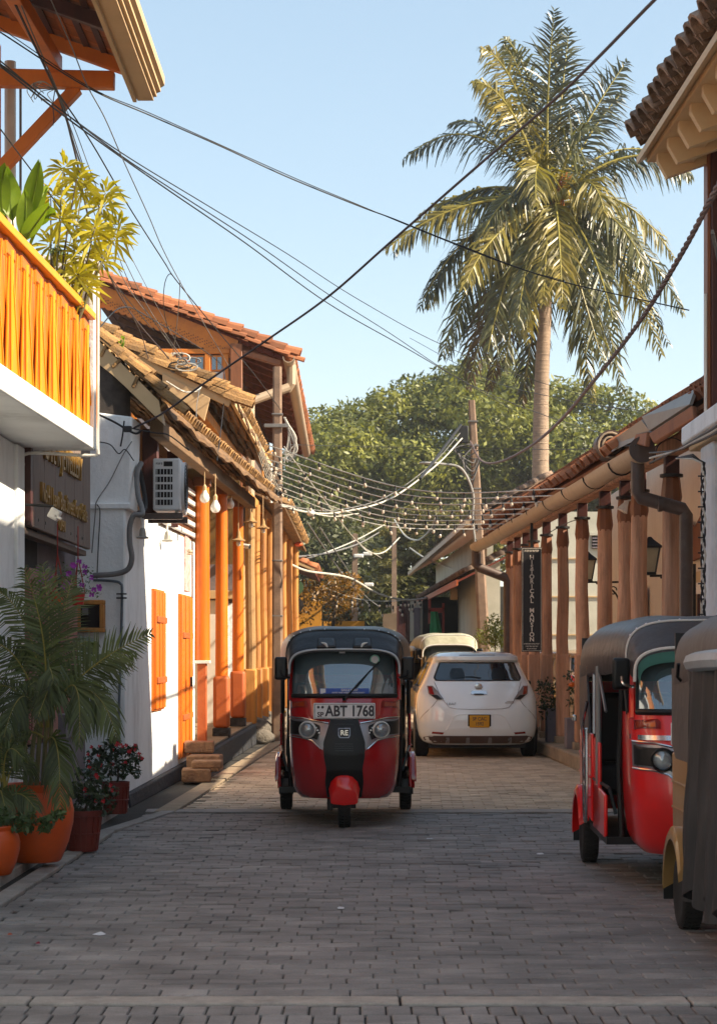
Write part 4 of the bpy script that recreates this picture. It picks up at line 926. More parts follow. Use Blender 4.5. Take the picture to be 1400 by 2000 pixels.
# the gutter: half round trough, brackets, two downpipes
gt = MB(); rings = []
for i in range(17):
    t = i/16; Y = 20.1+t*16.5; x = gx(Y)-.05; z = 3.56-.004*i+.006*math.sin(i*1.3)
    rr = .135
    rings.append([(x+rr*math.cos(a), Y, z+rr*math.sin(a)) for a in [PI+j*PI/8 for j in range(9)]]+[(x+rr*.88*math.cos(a), Y, z+rr*.88*math.sin(a)) for a in [2*PI-j*PI/8 for j in range(9)]])
gt.loft(rings); gt.build('gutter', m_gutter, hF)
MB().lathe([(0, 0), (.132, 0), (.132, .012), (0, .012)], (gx(20.1)-.05, 20.09, 3.56), n=24, M=Matrix.Rotation(PI/2, 3, 'X')).build('gutter_end', m_pipe_b, hF)
for k in range(9):
    Y = 21.3+k*1.75; x = gx(Y)-.05
    MB().tube([(x+.145*math.cos(a), Y, 3.555+.145*math.sin(a)) for a in [PI+.1+j*(PI-.2)/8 for j in range(9)]], .010, n=5).build('gutter_bracket', m_black, hF)
x = gx(20.2)-.05
MB().tube([(x-.02, 20.25, 3.46), (x-.02, 20.25, 3.14), (x+.01, 20.25, 3.09), (x+.44, 20.25, 2.97), (x+.47, 20.25, 2.92), (x+.47, 20.25, .2)], .070, n=14).build('downpipe', m_pipe_b, hF)
MB().lathe([(.078, 0), (.078, .04)], (x+.18, 20.2, 3.02), n=12, M=Matrix.Rotation(PI/2, 3, 'Y')).build('pipe_collar', m_pipe_b, hF)
x = gx(36.5)-.05
MB().tube([(x-.02, 36.5, 3.40), (x-.02, 36.5, 3.14), (x+.02, 36.5, 3.09), (x+.52, 36.5, 2.90), (x+.56, 36.5, 2.85), (x+.56, 36.5, .2)], .085, n=12).build('downpipe', m_pipe_b, hF)
# door, panels and wall things under the verandah
MB().bx(4.25, 4.36, 30.2, 31.8, .2, 2.5).build('door', m_wood_l, hF, bevel=.01)
for z in (.5, 1.5):
    MB().bx(4.20, 4.249, 30.4, 31.6, z, z+.8).build('door_panel', m_wood, hF, bevel=.008)
MB().bx(4.28, 4.36, 24.4, 26.4, .2, 2.55).build('door_frame', m_creamp, hF, bevel=.01)
dd = MB().bx(4.24, 4.279, 24.6, 26.2, .2, 2.4).build('door', m_cream, hF, bevel=.01)
MB().bx(4.21, 4.239, 24.8, 25.9, 1.5, 2.25).build('door_grille', m_wood_d, dd)
for k in range(6): MB().bx(4.19, 4.209, 24.86+k*.18, 24.90+k*.18, 1.5, 2.25).build('grille_bar', m_creamp, dd, smooth=False)
MB().bx(4.22, 4.239, 24.8, 25.9, .4, 1.2).build('door_panel', m_wood_l, dd, bevel=.008)
# outside things
ls = thing('hanging_sign', 'tall narrow black signboard with vertical white lettering reading historical mansion', 'sign', (2.55, 30, 2.2))
SY = 28.7
a_, b_ = W(1018, 1069, SY), W(1058, 1273, SY)
MB().bx(a_.x, b_.x, SY, SY+.05, b_.z, a_.z).build('board', m_signb, ls, bevel=.004)
m_letter = mat('cream_letters', 'd8cfc0', rough=.6, bump=0)
for (xa, xb, za, zb) in ((a_.x+.012, b_.x-.012, a_.z-.018, a_.z-.012), (a_.x+.012, b_.x-.012, b_.z+.012, b_.z+.018), (a_.x+.012, a_.x+.018, b_.z+.018, a_.z-.018), (b_.x-.018, b_.x-.012, b_.z+.018, a_.z-.018)):
    MB().bx(xa, xb, SY-.004, SY-.001, za, zb).build('border_line', m_letter, ls, smooth=False)
mid = (a_.x+b_.x)/2; zt = W(0, 1089, SY).z; zb_ = W(0, 1249, SY).z; word = 'HISTORICAL MANSION'
serif = None
for i, ch in enumerate(word):
    if ch == ' ': continue
    z = zt+(zb_-zt)*i/(len(word)-1)
    text('letter', ch, .088, m_letter, ls, TM((mid, SY-.004, z), (1, 0, 0), (0, 0, 1)), ext=.002, bold=.002, world=True)
dashes('small_lettering', ls, m_letter, a_.x+.04, b_.x-.04, SY-.006, W(0, 1076, SY).z, .03, 9, world=True)
for q in range(3): dashes('small_lettering', ls, m_letter, a_.x+.035+.02*q, b_.x-.035-.02*q, SY-.006, W(0, 1259, SY).z-.035*q+.01, .018, 11-2*q, world=True)
MB().bx(mid-.02, mid+.02, SY+.01, SY+.03, a_.z, 3.6).build('hanger', m_black, ls)
def lantern(name, lab, px, py, Y, s, side=1, arm=True):
    p = W(px, py, Y); t = thing(name, lab, 'lantern', p)
    MB().loft([[(a*w, b*w, z) for a, b in ((-1, -1), (1, -1), (1, 1), (-1, 1))] for w, z in ((.07*s, -.20*s), (.12*s, .14*s))]).build('glass_body', mat('lantern_glass', 'b8b296', '9a947c', rough=.3, bump=.05), t, world=False)
    for a, b in ((-1, -1), (1, -1), (1, 1), (-1, 1)):
        MB().beam((a*.072*s, b*.072*s, -.20*s), (a*.124*s, b*.124*s, .14*s), .018*s, .018*s).build('corner_bar', m_black, t, world=False)
    MB().loft([[(a*w, b*w, z) for a, b in ((-1, -1), (1, -1), (1, 1), (-1, 1))] for w, z in ((.15*s, .14*s), (.15*s, .17*s), (.05*s, .26*s), (.02*s, .30*s))]).build('roof', m_black, t, world=False)
    MB().bx(-.08*s, .08*s, -.08*s, .08*s, -.24*s, -.20*s).build('base', m_black, t, world=False)
    if arm:
        MB().beam((0, 0, -.25*s), (.62*s*side, .0, -.25*s), .03*s, .035*s).build('arm', m_black, t, world=False)
        MB().tube(spline([(.15*s*side, 0, -.27*s), (.35*s*side, 0, -.33*s), (.52*s*side, 0, -.48*s), (.60*s*side, 0, -.72*s)], 6), .018*s, n=6).build('scroll', m_black, t, world=False)
        MB().tube([(.46*s*side+.07*s*math.cos(a), 0, -.40*s+.07*s*math.sin(a)) for a in [j*.7 for j in range(9)]], .012*s, n=5).build('scroll', m_black, t, world=False)
        MB().beam((.63*s*side, 0, -.08*s), (.63*s*side, 0, -.85*s), .04*s, .03*s, up=(0, 1, 0)).build('wall_plate', m_black, t, world=False)
lantern('wall_lantern', 'large wall lantern on a scrolled iron bracket between the two nearest posts', 1268, 1090, 24.0, .85)
lantern('wall_lantern', 'smaller wall lantern on a scrolled bracket behind the slim middle posts', 1147, 1110, 29.0, .80)
def bracket_spot(name, lab, px, py, Y, s, mt=m_bulb):
    p = W(px, py, Y); t = thing(name, lab, 'lamp', p)
    MB().lathe([(.02*s, .07*s), (.035*s, .02*s), (.065*s, -.05*s), (.055*s, -.055*s), (0, -.05*s)], (0, 0, 0), n=14, M=Matrix.Rotation(.5, 3, 'Y')).build('lamp_head', mt, t, world=False)
    MB().tube([(.0, 0, .06*s), (.12*s, .02, .08*s), (.17*s, .03, .05*s)], .010*s, n=6).build('arm', m_pvc, t, world=False)
    return t
bracket_spot('spot_lamp', 'white spot lamp fixed to the timber post below the gutter', 1218, 990, 23.5, 1.1)
# paving-coil of cable on the roof edge
cc = thing('coiled_mat', 'rolled dark strip forming a spiral at the edge of the right-hand tiled roof', 'roll', (2.8, 22.6, 3.9))
pc = W(1192, 868, 22.6); mb = MB(); pts = []
for i in range(54):
    a = i*.36; r = .016+.0058*i*.50; pts.append((pc.x+r*math.cos(a), pc.y-.03, pc.z+r*math.sin(a)))
mb.tube(pts, .013, n=6); mb.build('spiral_strip', m_gutter, cc)
MB().lathe([(0, 0), (.165, 0), (.165, .35), (0, .35)], (pc.x, pc.y+.33, pc.z), n=22, M=Matrix.Rotation(PI/2, 3, 'X')).build('roll_body', m_pipe_b, cc)
tt = thing('terracotta_plaque', 'brown pierced clay plaque on the cream wall under the verandah', 'plaque', (4.2, 24, 2.8))
pq = MB(); c0 = W(1322, 1010, 27.3)
pq.extrude([(4.28, 25.0, 3.25), (4.28, 25.5, 3.12), (4.28, 26.3, 3.25), (4.28, 27.2, 2.88), (4.28, 26.0, 2.70), (4.28, 25.0, 2.72)], (.05, 0, 0)); pq.build('plaque_body', m_tile, tt, smooth=False)

# ================================================================== RIGHT 3: white building behind the verandah, far roofs
hG = thing('pale_building', 'pale plastered building with small ventilator seen between the timber posts', 'house', (5, 44, 0))
m_pale = mat('pale_plaster', 'c2bfb0', 'aaa797', rough=.85, scale=1.2, bscale=20, bump=.3, dirt=.5, dirtcol=(.22, .2, .16), dscale=1.2, dstretch=(1, 1, .5))
MB().bx(3.35, 9, 42.0, 42.3, 0, 4.5).build('wall', m_pale, hG)
MB().bx(2.95, 3.4, 48, 64, 0, 3.7).build('side_wall', m_pale, hG)
MB().bx(4.9, 5.55, 41.95, 41.99, 3.72, 3.98).build('ventilator', m_dark, hG)
for k in range(4): MB().bx(4.9, 5.55, 41.92, 41.948, 3.73+k*.065, 3.76+k*.065).build('ventilator_slat', m_greyw, hG, smooth=False)
MB().bx(4.85, 5.6, 41.93, 41.99, 4.0, 4.06).build('lintel', m_pale, hG)
for z in (1.9, 2.7, 3.5): MB().bx(3.36, 9, 41.97, 41.999, z, z+.025).build('score_line', m_creamp, hG, smooth=False)
hH = thing('far_verandah_house', 'low tiled house beyond the gutter with red door frame and green cloth', 'house', (2.5, 54, 0))
yf0, yf1 = 45.5, 72
def fx(Y): return 2.62-(Y-48)*.021
def fslab(name, xa, za, xb, zb, y0, y1, t, m_): 
    return MB().hexa([(fx(y0)+xa, y0, za), (fx(y0)+xb, y0, zb), (fx(y1)+xb, y1, zb), (fx(y1)+xa, y1, za), (fx(y0)+xa, y0, za+t), (fx(y0)+xb, y0, zb+t), (fx(y1)+xb, y1, zb+t), (fx(y1)+xa, y1, za+t)]).build(name, m_, hH, smooth=False)
fslab('lower_roof_boarding', -.30, 3.20, 1.2, 3.95, 47, 70, .05, m_redb)
tiles('lower_roof_tiles', (fx(47)+1.15, 47, 4.05), (fx(70)-fx(47), 23, 0), (-1, 0, -.5), 95, 5, .24, .32, m_tile_grey, hH)
fslab('fascia', -.34, 3.12, -.30, 3.12, 47, 70, .14, m_orange_d)
fslab('clerestory', .55, 3.6, .70, 3.6, 49, 70, 1.0, m_pale)
fslab('upper_roof_boarding', -.05, 4.55, 1.9, 5.6, 46.6, 76, .05, m_wood)
tiles('upper_roof_tiles', (fx(46.6)+1.9, 46.6, 5.72), (fx(76)-fx(46.6), 29.4, 0), (-1, 0, -.54), 120, 7, .24, .32, m_tile_grey, hH)
fslab('upper_gutter', -.16, 4.50, -.04, 4.50, 46.6, 76, .13, m_gutter)
MB().bx(2.46, 2.52, 58.6, 58.75, 0, 3.0).build('door_frame', m_red, hH); MB().bx(2.05, 2.12, 58.6, 58.75, 2.4, 3.2).build('door_frame', m_red, hH)
MB().bx(2.05, 2.52, 58.6, 58.75, 2.72, 2.86).build('door_frame', m_red, hH)
MB().bx(1.9, 3.6, 59.2, 59.4, 0, 3.2).build('dark_opening', m_dark, hH)
MB().bx(1.55, 1.95, 60.0, 60.2, 0, 3.1).build('wall_strip', m_pale, hH)
MB().bx(1.66, 1.84, 59.9, 59.98, 1.9, 2.9).build('notice', m_greyw, hH)
MB().bx(.9, 1.5, 74, 74.2, 0, 3.0).build('dark_wall', m_brownw, hH); MB().bx(1.05, 1.35, 73.9, 73.98, 1.2, 2.4).build('poster', m_pale, hH)
for k in range(6): MB().bx(1.5-.03*k, 1.58-.03*k, 60.5+k*2, 60.6+k*2, 0, 3.2).build('post', m_wood_d, hH)
gc = thing('green_cloth', 'green cloth hanging in the doorway beside the red door frame', 'cloth', (2.2, 58.3, 1))
mb = MB(); rings = []
for i in range(9):
    z = 2.75-i*.25; w = .10+.028*i
    rings.append([(2.14+w*.6+w*math.cos(a)*(1+.12*math.cos(5*a)), 58.35+.07*math.sin(a)*(1+.3*math.cos(5*a)), z) for a in [2*PI*j/20 for j in range(20)]])
mb.loft(rings); mb.build('cloth_folds', mat('green_fabric', '1f8a55', '156b40', rough=.8, bump=.2), gc)
lh = thing('hanging_lamp_box', 'pale box lamp hanging under the far eave next to the red door frame', 'lamp', W(886, 1160, 55))
MB().bx(-.10, .10, -.1, .1, -.16, .16).build('lamp_box', m_creamp, lh, world=False, bevel=.02); MB().tube([(0, 0, .16), (0, 0, .42)], .02, n=5).build('hook', m_creamp, lh, world=False)
# end of the street
hI = thing('end_house', 'small tiled house under the dark trees at the end of the street', 'house', (1, 95, 0))
MB().bx(-.6, 5.0, 96, 97, 0, 2.7).build('wall', m_tanw, hI)
for k in range(6): MB().bx(-.4+k*.8, .0+k*.8, 95.9, 95.99, 0.2+.9*(k % 2), 2.3).build('window', m_dark if k % 2 else m_ochre, hI)
MB().slab([(-.9, 94.6, 2.9), (5.2, 94.6, 3.2), (5.2, 97, 4.4), (-.3, 97, 4.2)], .08, n=(0, -.5, .8)).build('roof', m_tile, hI, smooth=False)
hJ = thing('street_end_wall', 'dark timber fronted shops closing the view behind the rickshaw', 'building', (2, 78, 0))
MB().bx(1.2, 3.4, 78, 78.4, 0, 3.1).build('wall', m_brownw, hJ)
for k in range(5): MB().bx(1.35+k*.4, 1.5+k*.4, 77.9, 77.99, .2, 2.7).build('post', m_wood if k % 2 else m_pale, hJ)
bw = tag(MB().bx(-8, 12, 103, 103.4, 0, 5.0).build('boundary_wall', mat('dark_mossy_wall', '3a3428', '221f18', rough=.95, scale=.8, bump=.3)), 'dark mossy boundary wall below the great tree', 'wall')

# ================================================================== fittings on the left
ac = thing('air_conditioner', 'white outdoor air conditioner unit with side grille on a bracket above the orange shutter', 'air conditioner', (-2.1, 20.3, 2.95))
AY = 20.35
m_ac = mat('ac_casing', 'd4d4d4', 'bdbdbd', rough=.45, scale=4, bump=.03, dirt=.3, dirtcol=(.35, .33, .3), dscale=3)
xa, xb = W(299, 0, AY).x, W(352, 0, AY).x
zb, zt = W(0, 997, AY).z, W(0, 895, AY).z
MB().bx(xa, xb, AY, AY+.82, zb, zt).build('casing', m_ac, ac, bevel=.02, bseg=3)
for k in range(6):
    z = zb+.055+k*.078
    if k == 5: MB().bx(xa+.11, xa+.20, AY-.004, AY-.001, z+.005, z+.055).build('side_slot', m_dark, ac, smooth=False)
    else: MB().bx(xa+.03, xa+.20, AY-.004, AY-.001, z, z+.056).build('side_slot', m_dark, ac, smooth=False)
    for q in range(5): MB().bx(xa+.04+q*.034, xa+.046+q*.034, AY-.008, AY-.0045, z, z+.055).build('slot_fin', m_ac, ac, smooth=False) if k < 5 else None
dashes('brand_plate', ac, m_signb, xa+.03, xa+.10, AY-.003, zt-.055, .022, 4, world=True)
MB().lathe([(.0, 0), (.20, 0), (.235, .014), (.25, .0), (.26, .02), (.26, -.02)], (xb+.012, AY+.36, (zb+zt)/2), n=28, M=Matrix.Rotation(PI/2, 3, 'Y')).build('fan_guard', m_ac, ac)
for q in range(7): MB().tube([(xb+.03, AY+.36+(.03+.033*q)*math.cos(a), (zb+zt)/2+(.03+.033*q)*math.sin(a)) for a in [2*PI*j/24 for j in range(24)]], .005, n=4, closed=True).build('guard_ring', m_black, ac)
MB().bx(xa-.12, xb+.02, AY+.05, AY+.12, zb-.085, zb-.02).build('bracket', m_pipe_b, ac, bevel=.006); MB().bx(xa-.12, xb+.02, AY+.65, AY+.72, zb-.085, zb-.02).build('bracket', m_pipe_b, ac, bevel=.006)
MB().tube([(xb-.04, AY+.1, zb-.02), (xb-.04, AY+.1, zb)], .02, n=8).build('foot', m_pvc, ac)
hs = thing('insulated_hose', 'thick grey insulated hose looping up beside the air conditioner and down the end wall', 'hose', (-2.3, 19.7, 2.6))
MB().tube(spline([W(276, 905, 20.2), W(268, 925, 20.0), W(270, 965, 19.85), W(279, 1003, 19.72), W(262, 1006, 19.70), W(254, 1030, 19.7), W(254, 1060, 19.7), W(258, 1090, 19.7), W(250, 1112, 19.7), W(225, 1121, 19.7), W(182, 1124, 19.7)], 6), .027, n=10).build('hose_body', m_cable_g, hs)
MB().tube(spline([W(272, 915, 20.3), W(280, 950, 20.3), W(284, 990, 20.1), W(270, 1003, 19.9)], 6), .025, n=10).build('hose_body', m_rubber, hs)
cd = thing('wall_conduit', 'thin dark conduit pipe running down the white end wall behind the potted palm', 'conduit', (-2.35, 19.7, 1.5))
MB().tube(spline([W(183, 1133, 19.74), W(222, 1135, 19.74), W(236, 1140, 19.74), W(239, 1155, 19.74), W(237, 1250, 19.74), W(233, 1380, 19.74), W(231, 1455, 19.74)], 6), .013, n=8).build('conduit_pipe', mat('blue_grey_pipe', '5a6670', rough=.5), cd)
for py in (1160, 1168): MB().box(W(238, py, 19.70), (.10, .02, .014)).build('clip', m_black, cd)
wl = thing('wall_wire', 'thin sagging wire tacked across the upper white end wall', 'wire', (-2.5, 19.7, 3.5))
MB().tube(spline([W(258, 862, 19.76), W(240, 890, 19.75), W(215, 940, 19.74), W(190, 978, 19.74), W(187, 1000, 19.74), W(180, 1080, 19.74)], 5), .006, n=5).build('wire_run', m_cable_g, wl)
MB().tube(spline([W(190, 985, 19.74), W(196, 1000, 19.73), W(193, 1060, 19.73), W(190, 1130, 19.73)], 5), .006, n=5).build('wire_run', m_black, wl)
mt = thing('meter_box', 'square meter box with thick timber frame on the white end wall above the palm', 'meter box', (-2.6, 19.7, 1.8))
a_, b_ = W(150, 1172, 19.72), W(205, 1235, 19.72)
MB().bx(a_.x+.03, b_.x-.03, 19.70, 19.79, b_.z+.03, a_.z-.03).build('dark_glass', mat('meter_dark', '14161a', rough=.15, bump=0), mt)
for (x0, x1, z0, z1) in ((a_.x, b_.x, a_.z-.045, a_.z), (a_.x, b_.x, b_.z, b_.z+.045), (a_.x, a_.x+.045, b_.z+.0455, a_.z-.0455), (b_.x-.045, b_.x, b_.z+.0455, a_.z-.0455)):
    MB().bx(x0, x1, 19.66, 19.79, z0, z1).build('frame_board', m_wood_l, mt, bevel=.008)
MB().bx(a_.x+.06, a_.x+.12, 19.685, 19.698, b_.z+.17, b_.z+.24).build('meter_label', m_greyw, mt)
def cone_lamp(lab, px, py, Y, r, hang=0.0, mt_=m_bulb, topm=m_pvc, name='wall_lamp'):
    p = W(px, py, Y); t = thing(name, lab, 'lamp', p)
    MB().lathe([(.018, r*1.5), (.03, r*1.2), (.035, r*.7), (r*.55, r*.25), (r, 0), (r*.9, -.01), (0, .01)], (0, 0, 0), n=16).build('shade', mt_, t, world=False)
    MB().tube([(0, 0, r*1.4), (0, 0, r*1.4+.10+hang)], .012 if hang < .1 else .006, n=6).build('stem', topm, t, world=False)
    return t
cone_lamp('grey flared lamp on the shaded white corner under the air conditioner bracket', 279, 1050, 19.9, .065, mt_=mat('old_lamp_metal', 'a8a49a', '7c776e', rough=.5, metal=.3, bump=.1))
cone_lamp('brown flared lamp with bright rim on the sunlit white wall', 327, 1056, 22.6, .07, mt_=MATS['old_lamp_metal'])
cone_lamp('small grey lamp high on the sunlit wall beside the louvre screen', 371, 1082, 24.8, .04, mt_=m_gutter)
def bulb(lab, px, py, Y, ln):
    p = W(px, py, Y); t = thing('hanging_bulb', lab, 'light bulb', p, group='bare bulbs hanging from the left eave')
    MB().lathe([(0, -.075), (.035, -.065), (.057, -.035), (.060, -.005), (.050, .03), (.028, .065), (.024, .08)], (0, 0, 0), n=16).build('glass_globe', m_bulb, t, world=False)
    MB().lathe([(.024, .08), (.026, .13), (.012, .15), (.008, .16)], (0, 0, 0), n=10).build('socket', m_creamp, t, world=False)
    MB().tube([(0, 0, .15), (0, 0, .15+ln)], .006, n=5).build('flex', m_creamp, t, world=False)
bulb('bare white bulb hanging before the first orange column', 400, 971, 24.6, .40)
bulb('largest bare white bulb hanging lowest, between the first two orange columns', 421, 990, 24.2, .25)
bulb('small bare white bulb hanging by the second orange column', 450, 984, 29.0, .30)
def bell_shade(lab, px, py, Y, r, ln):
    p = W(px, py, Y); t = thing('pendant_lamp', lab, 'lamp', p, group='flared pendant lamps by the left posts')
    MB().lathe([(.015, r*1.5), (.03, r*1.1), (r*.35, r*.6), (r*.55, r*.2), (r*1.15, -.01), (r*1.1, -.025), (0, .0)], (0, 0, 0), n=18).build('shade', m_tanw, t, world=False)
    MB().ell((0, 0, -.06), (r*.38, r*.38, r*.48), 10, 8).build('bulb', m_bulb, t, world=False)
    MB().tube([(0, 0, r*1.4), (0, 0, r*1.4+ln)], .007, n=5).build('flex', m_creamp, t, world=False)
bell_shade('flared tan pendant lamp hanging before the third orange column', 466, 1054, 30.8, .095, .45)
bell_shade('flared pendant lamp hanging before the pale tan post', 490, 1018, 33.6, .105, .5)
bell_shade('flared pendant lamp farthest along the left row of posts', 514, 1030, 35.0, .10, .5)
cam_ = thing('security_camera', 'small white security camera with dark lens on the tan post', 'camera', W(482, 1067, 33.2))
MB().tube([(-.06, .0, .01), (.05, -.05, -.01)], .038, n=12).build('camera_body', m_pvc, cam_, world=False); MB().tube([(.045, -.05, -.01), (.062, -.058, -.013)], .032, n=12).build('lens', m_black, cam_, world=False)
sh = thing('sprouting_plant', 'bright green weed sprouting from the lichened roof edge', 'plant', (-2.4, 20, 4.6))
m_weed = mat('weed_green', '7f9a34', '5c7a26', rough=.5, bump=.1, trans=.35)
mb = MB(); c = W(238, 690, 19.9)
for k in range(16):
    a = rnd.uniform(-2.6, -.4) if k % 2 else rnd.uniform(-1.8, -1.2); L_ = rnd.uniform(.03, .07); z = c.z+k*.009
    p = Vector((c.x+.02*math.sin(k), c.y, z)); d = Vector((math.cos(a)*.7, rnd.uniform(-.5, .5), .6+.3*rnd.random())).normalized()*L_
    s_ = Vector((0, 0, 1)).cross(d).normalized()*L_*.33
    mb.add([p, p+d*.5+s_, p+d, p+d*.5-s_], [(0, 1, 2, 3)])
mb.tube([W(230, 715, 19.9), W(238, 690, 19.9), W(243, 660, 19.9)], .006, n=4); mb.build('weed_leaves', m_weed, sh, smooth=False)
# ================================================================== VEHICLES
m_redpaint = mat('red_paint', 'ee0404', 'd80402', rough=.3, scale=2, bump=.0, coat=.7, dirt=.25, dirtcol=(.30, .005, .003), dscale=2.5, spec=.6, rvar=.05)
m_darkred = mat('dark_red_paint', 'b40410', 'a0040c', rough=.22, scale=2, bump=.0, coat=1.0, dirt=.3, dirtcol=(.12, .004, .006), dscale=2.5, rvar=.05)
m_khaki = mat('khaki_paint', 'b08a52', '9f7a44', rough=.35, scale=2, bump=.02, coat=.5, dirt=.3, dirtcol=(.2, .13, .07), dscale=2.5)
m_vinyl = mat('black_vinyl', '17181c', '0f1013', rough=.38, scale=4, bscale=14, bump=.3, dirt=.3, dirtcol=(.07, .075, .08), dscale=3, bdist=.02)
m_vinyl_g = mat('faded_vinyl', '4a4748', '38363a', rough=.42, scale=4, bscale=12, bump=.4, dirt=.4, dirtcol=(.10, .09, .08), dscale=3, bdist=.02)
m_vinyl_t = mat('tan_grey_vinyl', '645d58', '4c4744', rough=.55, scale=4, bscale=12, bump=.4, dirt=.4, dirtcol=(.09, .075, .06), dscale=3, bdist=.02)
m_bplas = mat('black_plastic', '0c0c0e', '070708', rough=.42, scale=4, bump=.03, spec=.4)
m_chrome = mat('chrome', 'dcdcdc', 'c0c0c0', rough=.2, metal=1.0, scale=3, bump=0, rvar=.06)
m_greytrim = mat('satin_grey_trim', 'a3a2a6', '828186', rough=.3, metal=.6, scale=3, bump=0)
m_tyre = mat('tyre', '121213', '1b1a19', rough=.85, scale=8, bscale=60, bump=.3, dirt=.35, dirtcol=(.06, .05, .045), dscale=6)
m_amber = mat('amber_lens', 'a83a0c', '8a2808', rough=.15, bump=0, coat=1.0)
m_redlens = mat('red_lens', '8e1410', '74100e', rough=.12, bump=0, coat=1.0)
m_lamp = mat('lamp_reflector', 'f0f0ee', 'd0d0ce', rough=.25, metal=.25, bump=0, rvar=.05)
m_lampglass = glass('lamp_glass', tint=(.93, .95, .95), opacity=.04, base=(.5, .5, .5), rough=.02)
m_wind = glass('windscreen', tint=(.42, .50, .52), opacity=.42, base=(.26, .36, .40), rough=.02)  # blue-grey diffuse base stands in for the reflected sky
m_carglass = glass('car_glass', tint=(.25, .28, .3), opacity=.45, base=(.012, .014, .018), rough=.02)
m_plate = mat('number_plate_white', 'f0eeec', 'dedcda', rough=.4, scale=8, bump=.03, dirt=.3, dirtcol=(.3, .26, .24), dscale=6)
m_platey = mat('number_plate_yellow', 'd29a10', 'be8608', rough=.4, scale=8, bump=.03, dirt=.3, dirtcol=(.3, .16, .02), dscale=6)
m_ink = mat('plate_ink', '38343a', rough=.5, bump=0)
m_blue = mat('blue_sticker', '1d4aa8', '183f92', rough=.35, bump=0); m_wht = mat('white_print', 'e6e6e8', rough=.5, bump=0)
m_mint = mat('mint_sticker', '8fd0b8', '74b8a0', rough=.4, bump=0)
m_seat = mat('seat_vinyl', '2a1a18', '1c1210', rough=.5, bump=.1)
m_stud = mat('stud_metal', 'd8d8da', rough=.3, metal=.6, bump=0)
m_carwhite = mat('pearl_white_paint', 'e6eff2', 'dfe8ec', rough=.18, scale=2, bump=0, coat=1.0, dirt=.2, dirtcol=(.5, .46, .4), dscale=2, rvar=.05)
m_skin = None

def interp(tab, z):
    if z <= tab[0][0]: return tab[0][1:]
    for a, b in zip(tab, tab[1:]):
        if z <= b[0]:
            t = (z-a[0])/(b[0]-a[0]); t2 = t
            return tuple(p+(q-p)*t2 for p, q in zip(a[1:], b[1:]))
    return tab[-1][1:]

class Shell:
    """a rounded front (or rear) defined by slices: table of (z, half width, y of the middle, corner depth, exponent)"""
    def __init__(s, tab): s.tab = tab
    def y(s, x, z):
        w, y0, L, p = interp(s.tab, z); t = min(.9995, abs(x)/w)
        return y0+L*(1-(1-t**p)**(1/p))
    def ring(s, z, yb, n=14):
        w, y0, L, p = interp(s.tab, z); P = []
        for i in range(n+1):
            a = -PI/2+PI*i/n
            x = w*math.copysign(abs(math.sin(a))**(2/p), math.sin(a)); y = y0+L*(1-abs(math.cos(a))**(2/p))
            P.append((x, y, z))
        return [(-w, yb, z)]+P+[(w, yb, z)]
    def body(s, zs, yb):
        mb = MB(); mb.loft([s.ring(z, yb(z) if callable(yb) else yb) for z in zs]); return mb
    def patch(s, poly, off, t=.012, nx=10, dz=.02, mb=None):
        """z-monotone polygon (x,z) laid on the shell, standing off by off, t thick"""
        mb = mb or MB(); zs = [p[1] for p in poly]; z0, z1 = min(zs), max(zs)
        cuts = sorted(set([z0, z1]+[z for z in zs]+[z0+(z1-z0)*i/max(1, int((z1-z0)/dz)) for i in range(max(1, int((z1-z0)/dz)))]))
        cl = [cuts[0]]
        for z in cuts[1:]:
            if z-cl[-1] > 1e-4: cl.append(z)
        rings = []
        for k, z in enumerate(cl):
            zz = min(max(z, z0+1e-5), z1-1e-5); X = []
            for a, b in zip(poly, poly[1:]+poly[:1]):
                if (a[1]-zz)*(b[1]-zz) < 0: X.append(a[0]+(b[0]-a[0])*(zz-a[1])/(b[1]-a[1]))
            if len(X) < 2: continue
            xa, xb = min(X), max(X)
            f = [(xa+(xb-xa)*i/nx, 0, z) for i in range(nx+1)]
            front = [(x, s.y(x, z)-off, z) for x, _, z in f]; back = [(x, s.y(x, z)-off+t, z) for x, _, z in reversed(f)]
            rings.append(front+back)
        mb.loft(rings); return mb

def wheel(parent, x, y, r, w, rim_m, name='wheel'):
    e = bpy.data.objects.new(name, None); COL.objects.link(e); e.parent = parent; e.location = (x, y, r)
    Mx = Matrix.Rotation(PI/2, 3, 'Y')
    pr = [(r*.60, -w*.42), (r*.74, -w*.5), (r*.90, -w*.5), (r*.975, -w*.40), (r, -w*.22), (r, w*.22), (r*.975, w*.40), (r*.90, w*.5), (r*.74, w*.5), (r*.60, w*.42)]
    MB().lathe(pr, (0, 0, 0), n=32, M=Mx).build('tyre', m_tyre, e, world=False, angle=40)
    MB().lathe([(0, -w*.2), (r*.2, -w*.30), (r*.5, -w*.16), (r*.62, -w*.40), (r*.62, w*.40), (r*.5, w*.16), (r*.2, w*.30), (0, w*.2)], (0, 0, 0), n=20, M=Mx).build('rim', rim_m, e, world=False)
    tr = MB()
    for i in range(36):
        a = 2*PI*i/36
        for s_ in (-1, 1):
            c = Vector((s_*w*.24, math.cos(a)*(r+.001), math.sin(a)*(r+.001)))
            tr.box(c, (w*.36, r*.085, .006), M=Matrix.Rotation(a-PI/2, 3, 'X') @ Matrix.Rotation(.35*s_, 3, 'Z'))
    tr.build('tread', m_tyre, e, world=False, smooth=False, kind='stuff')
    return e

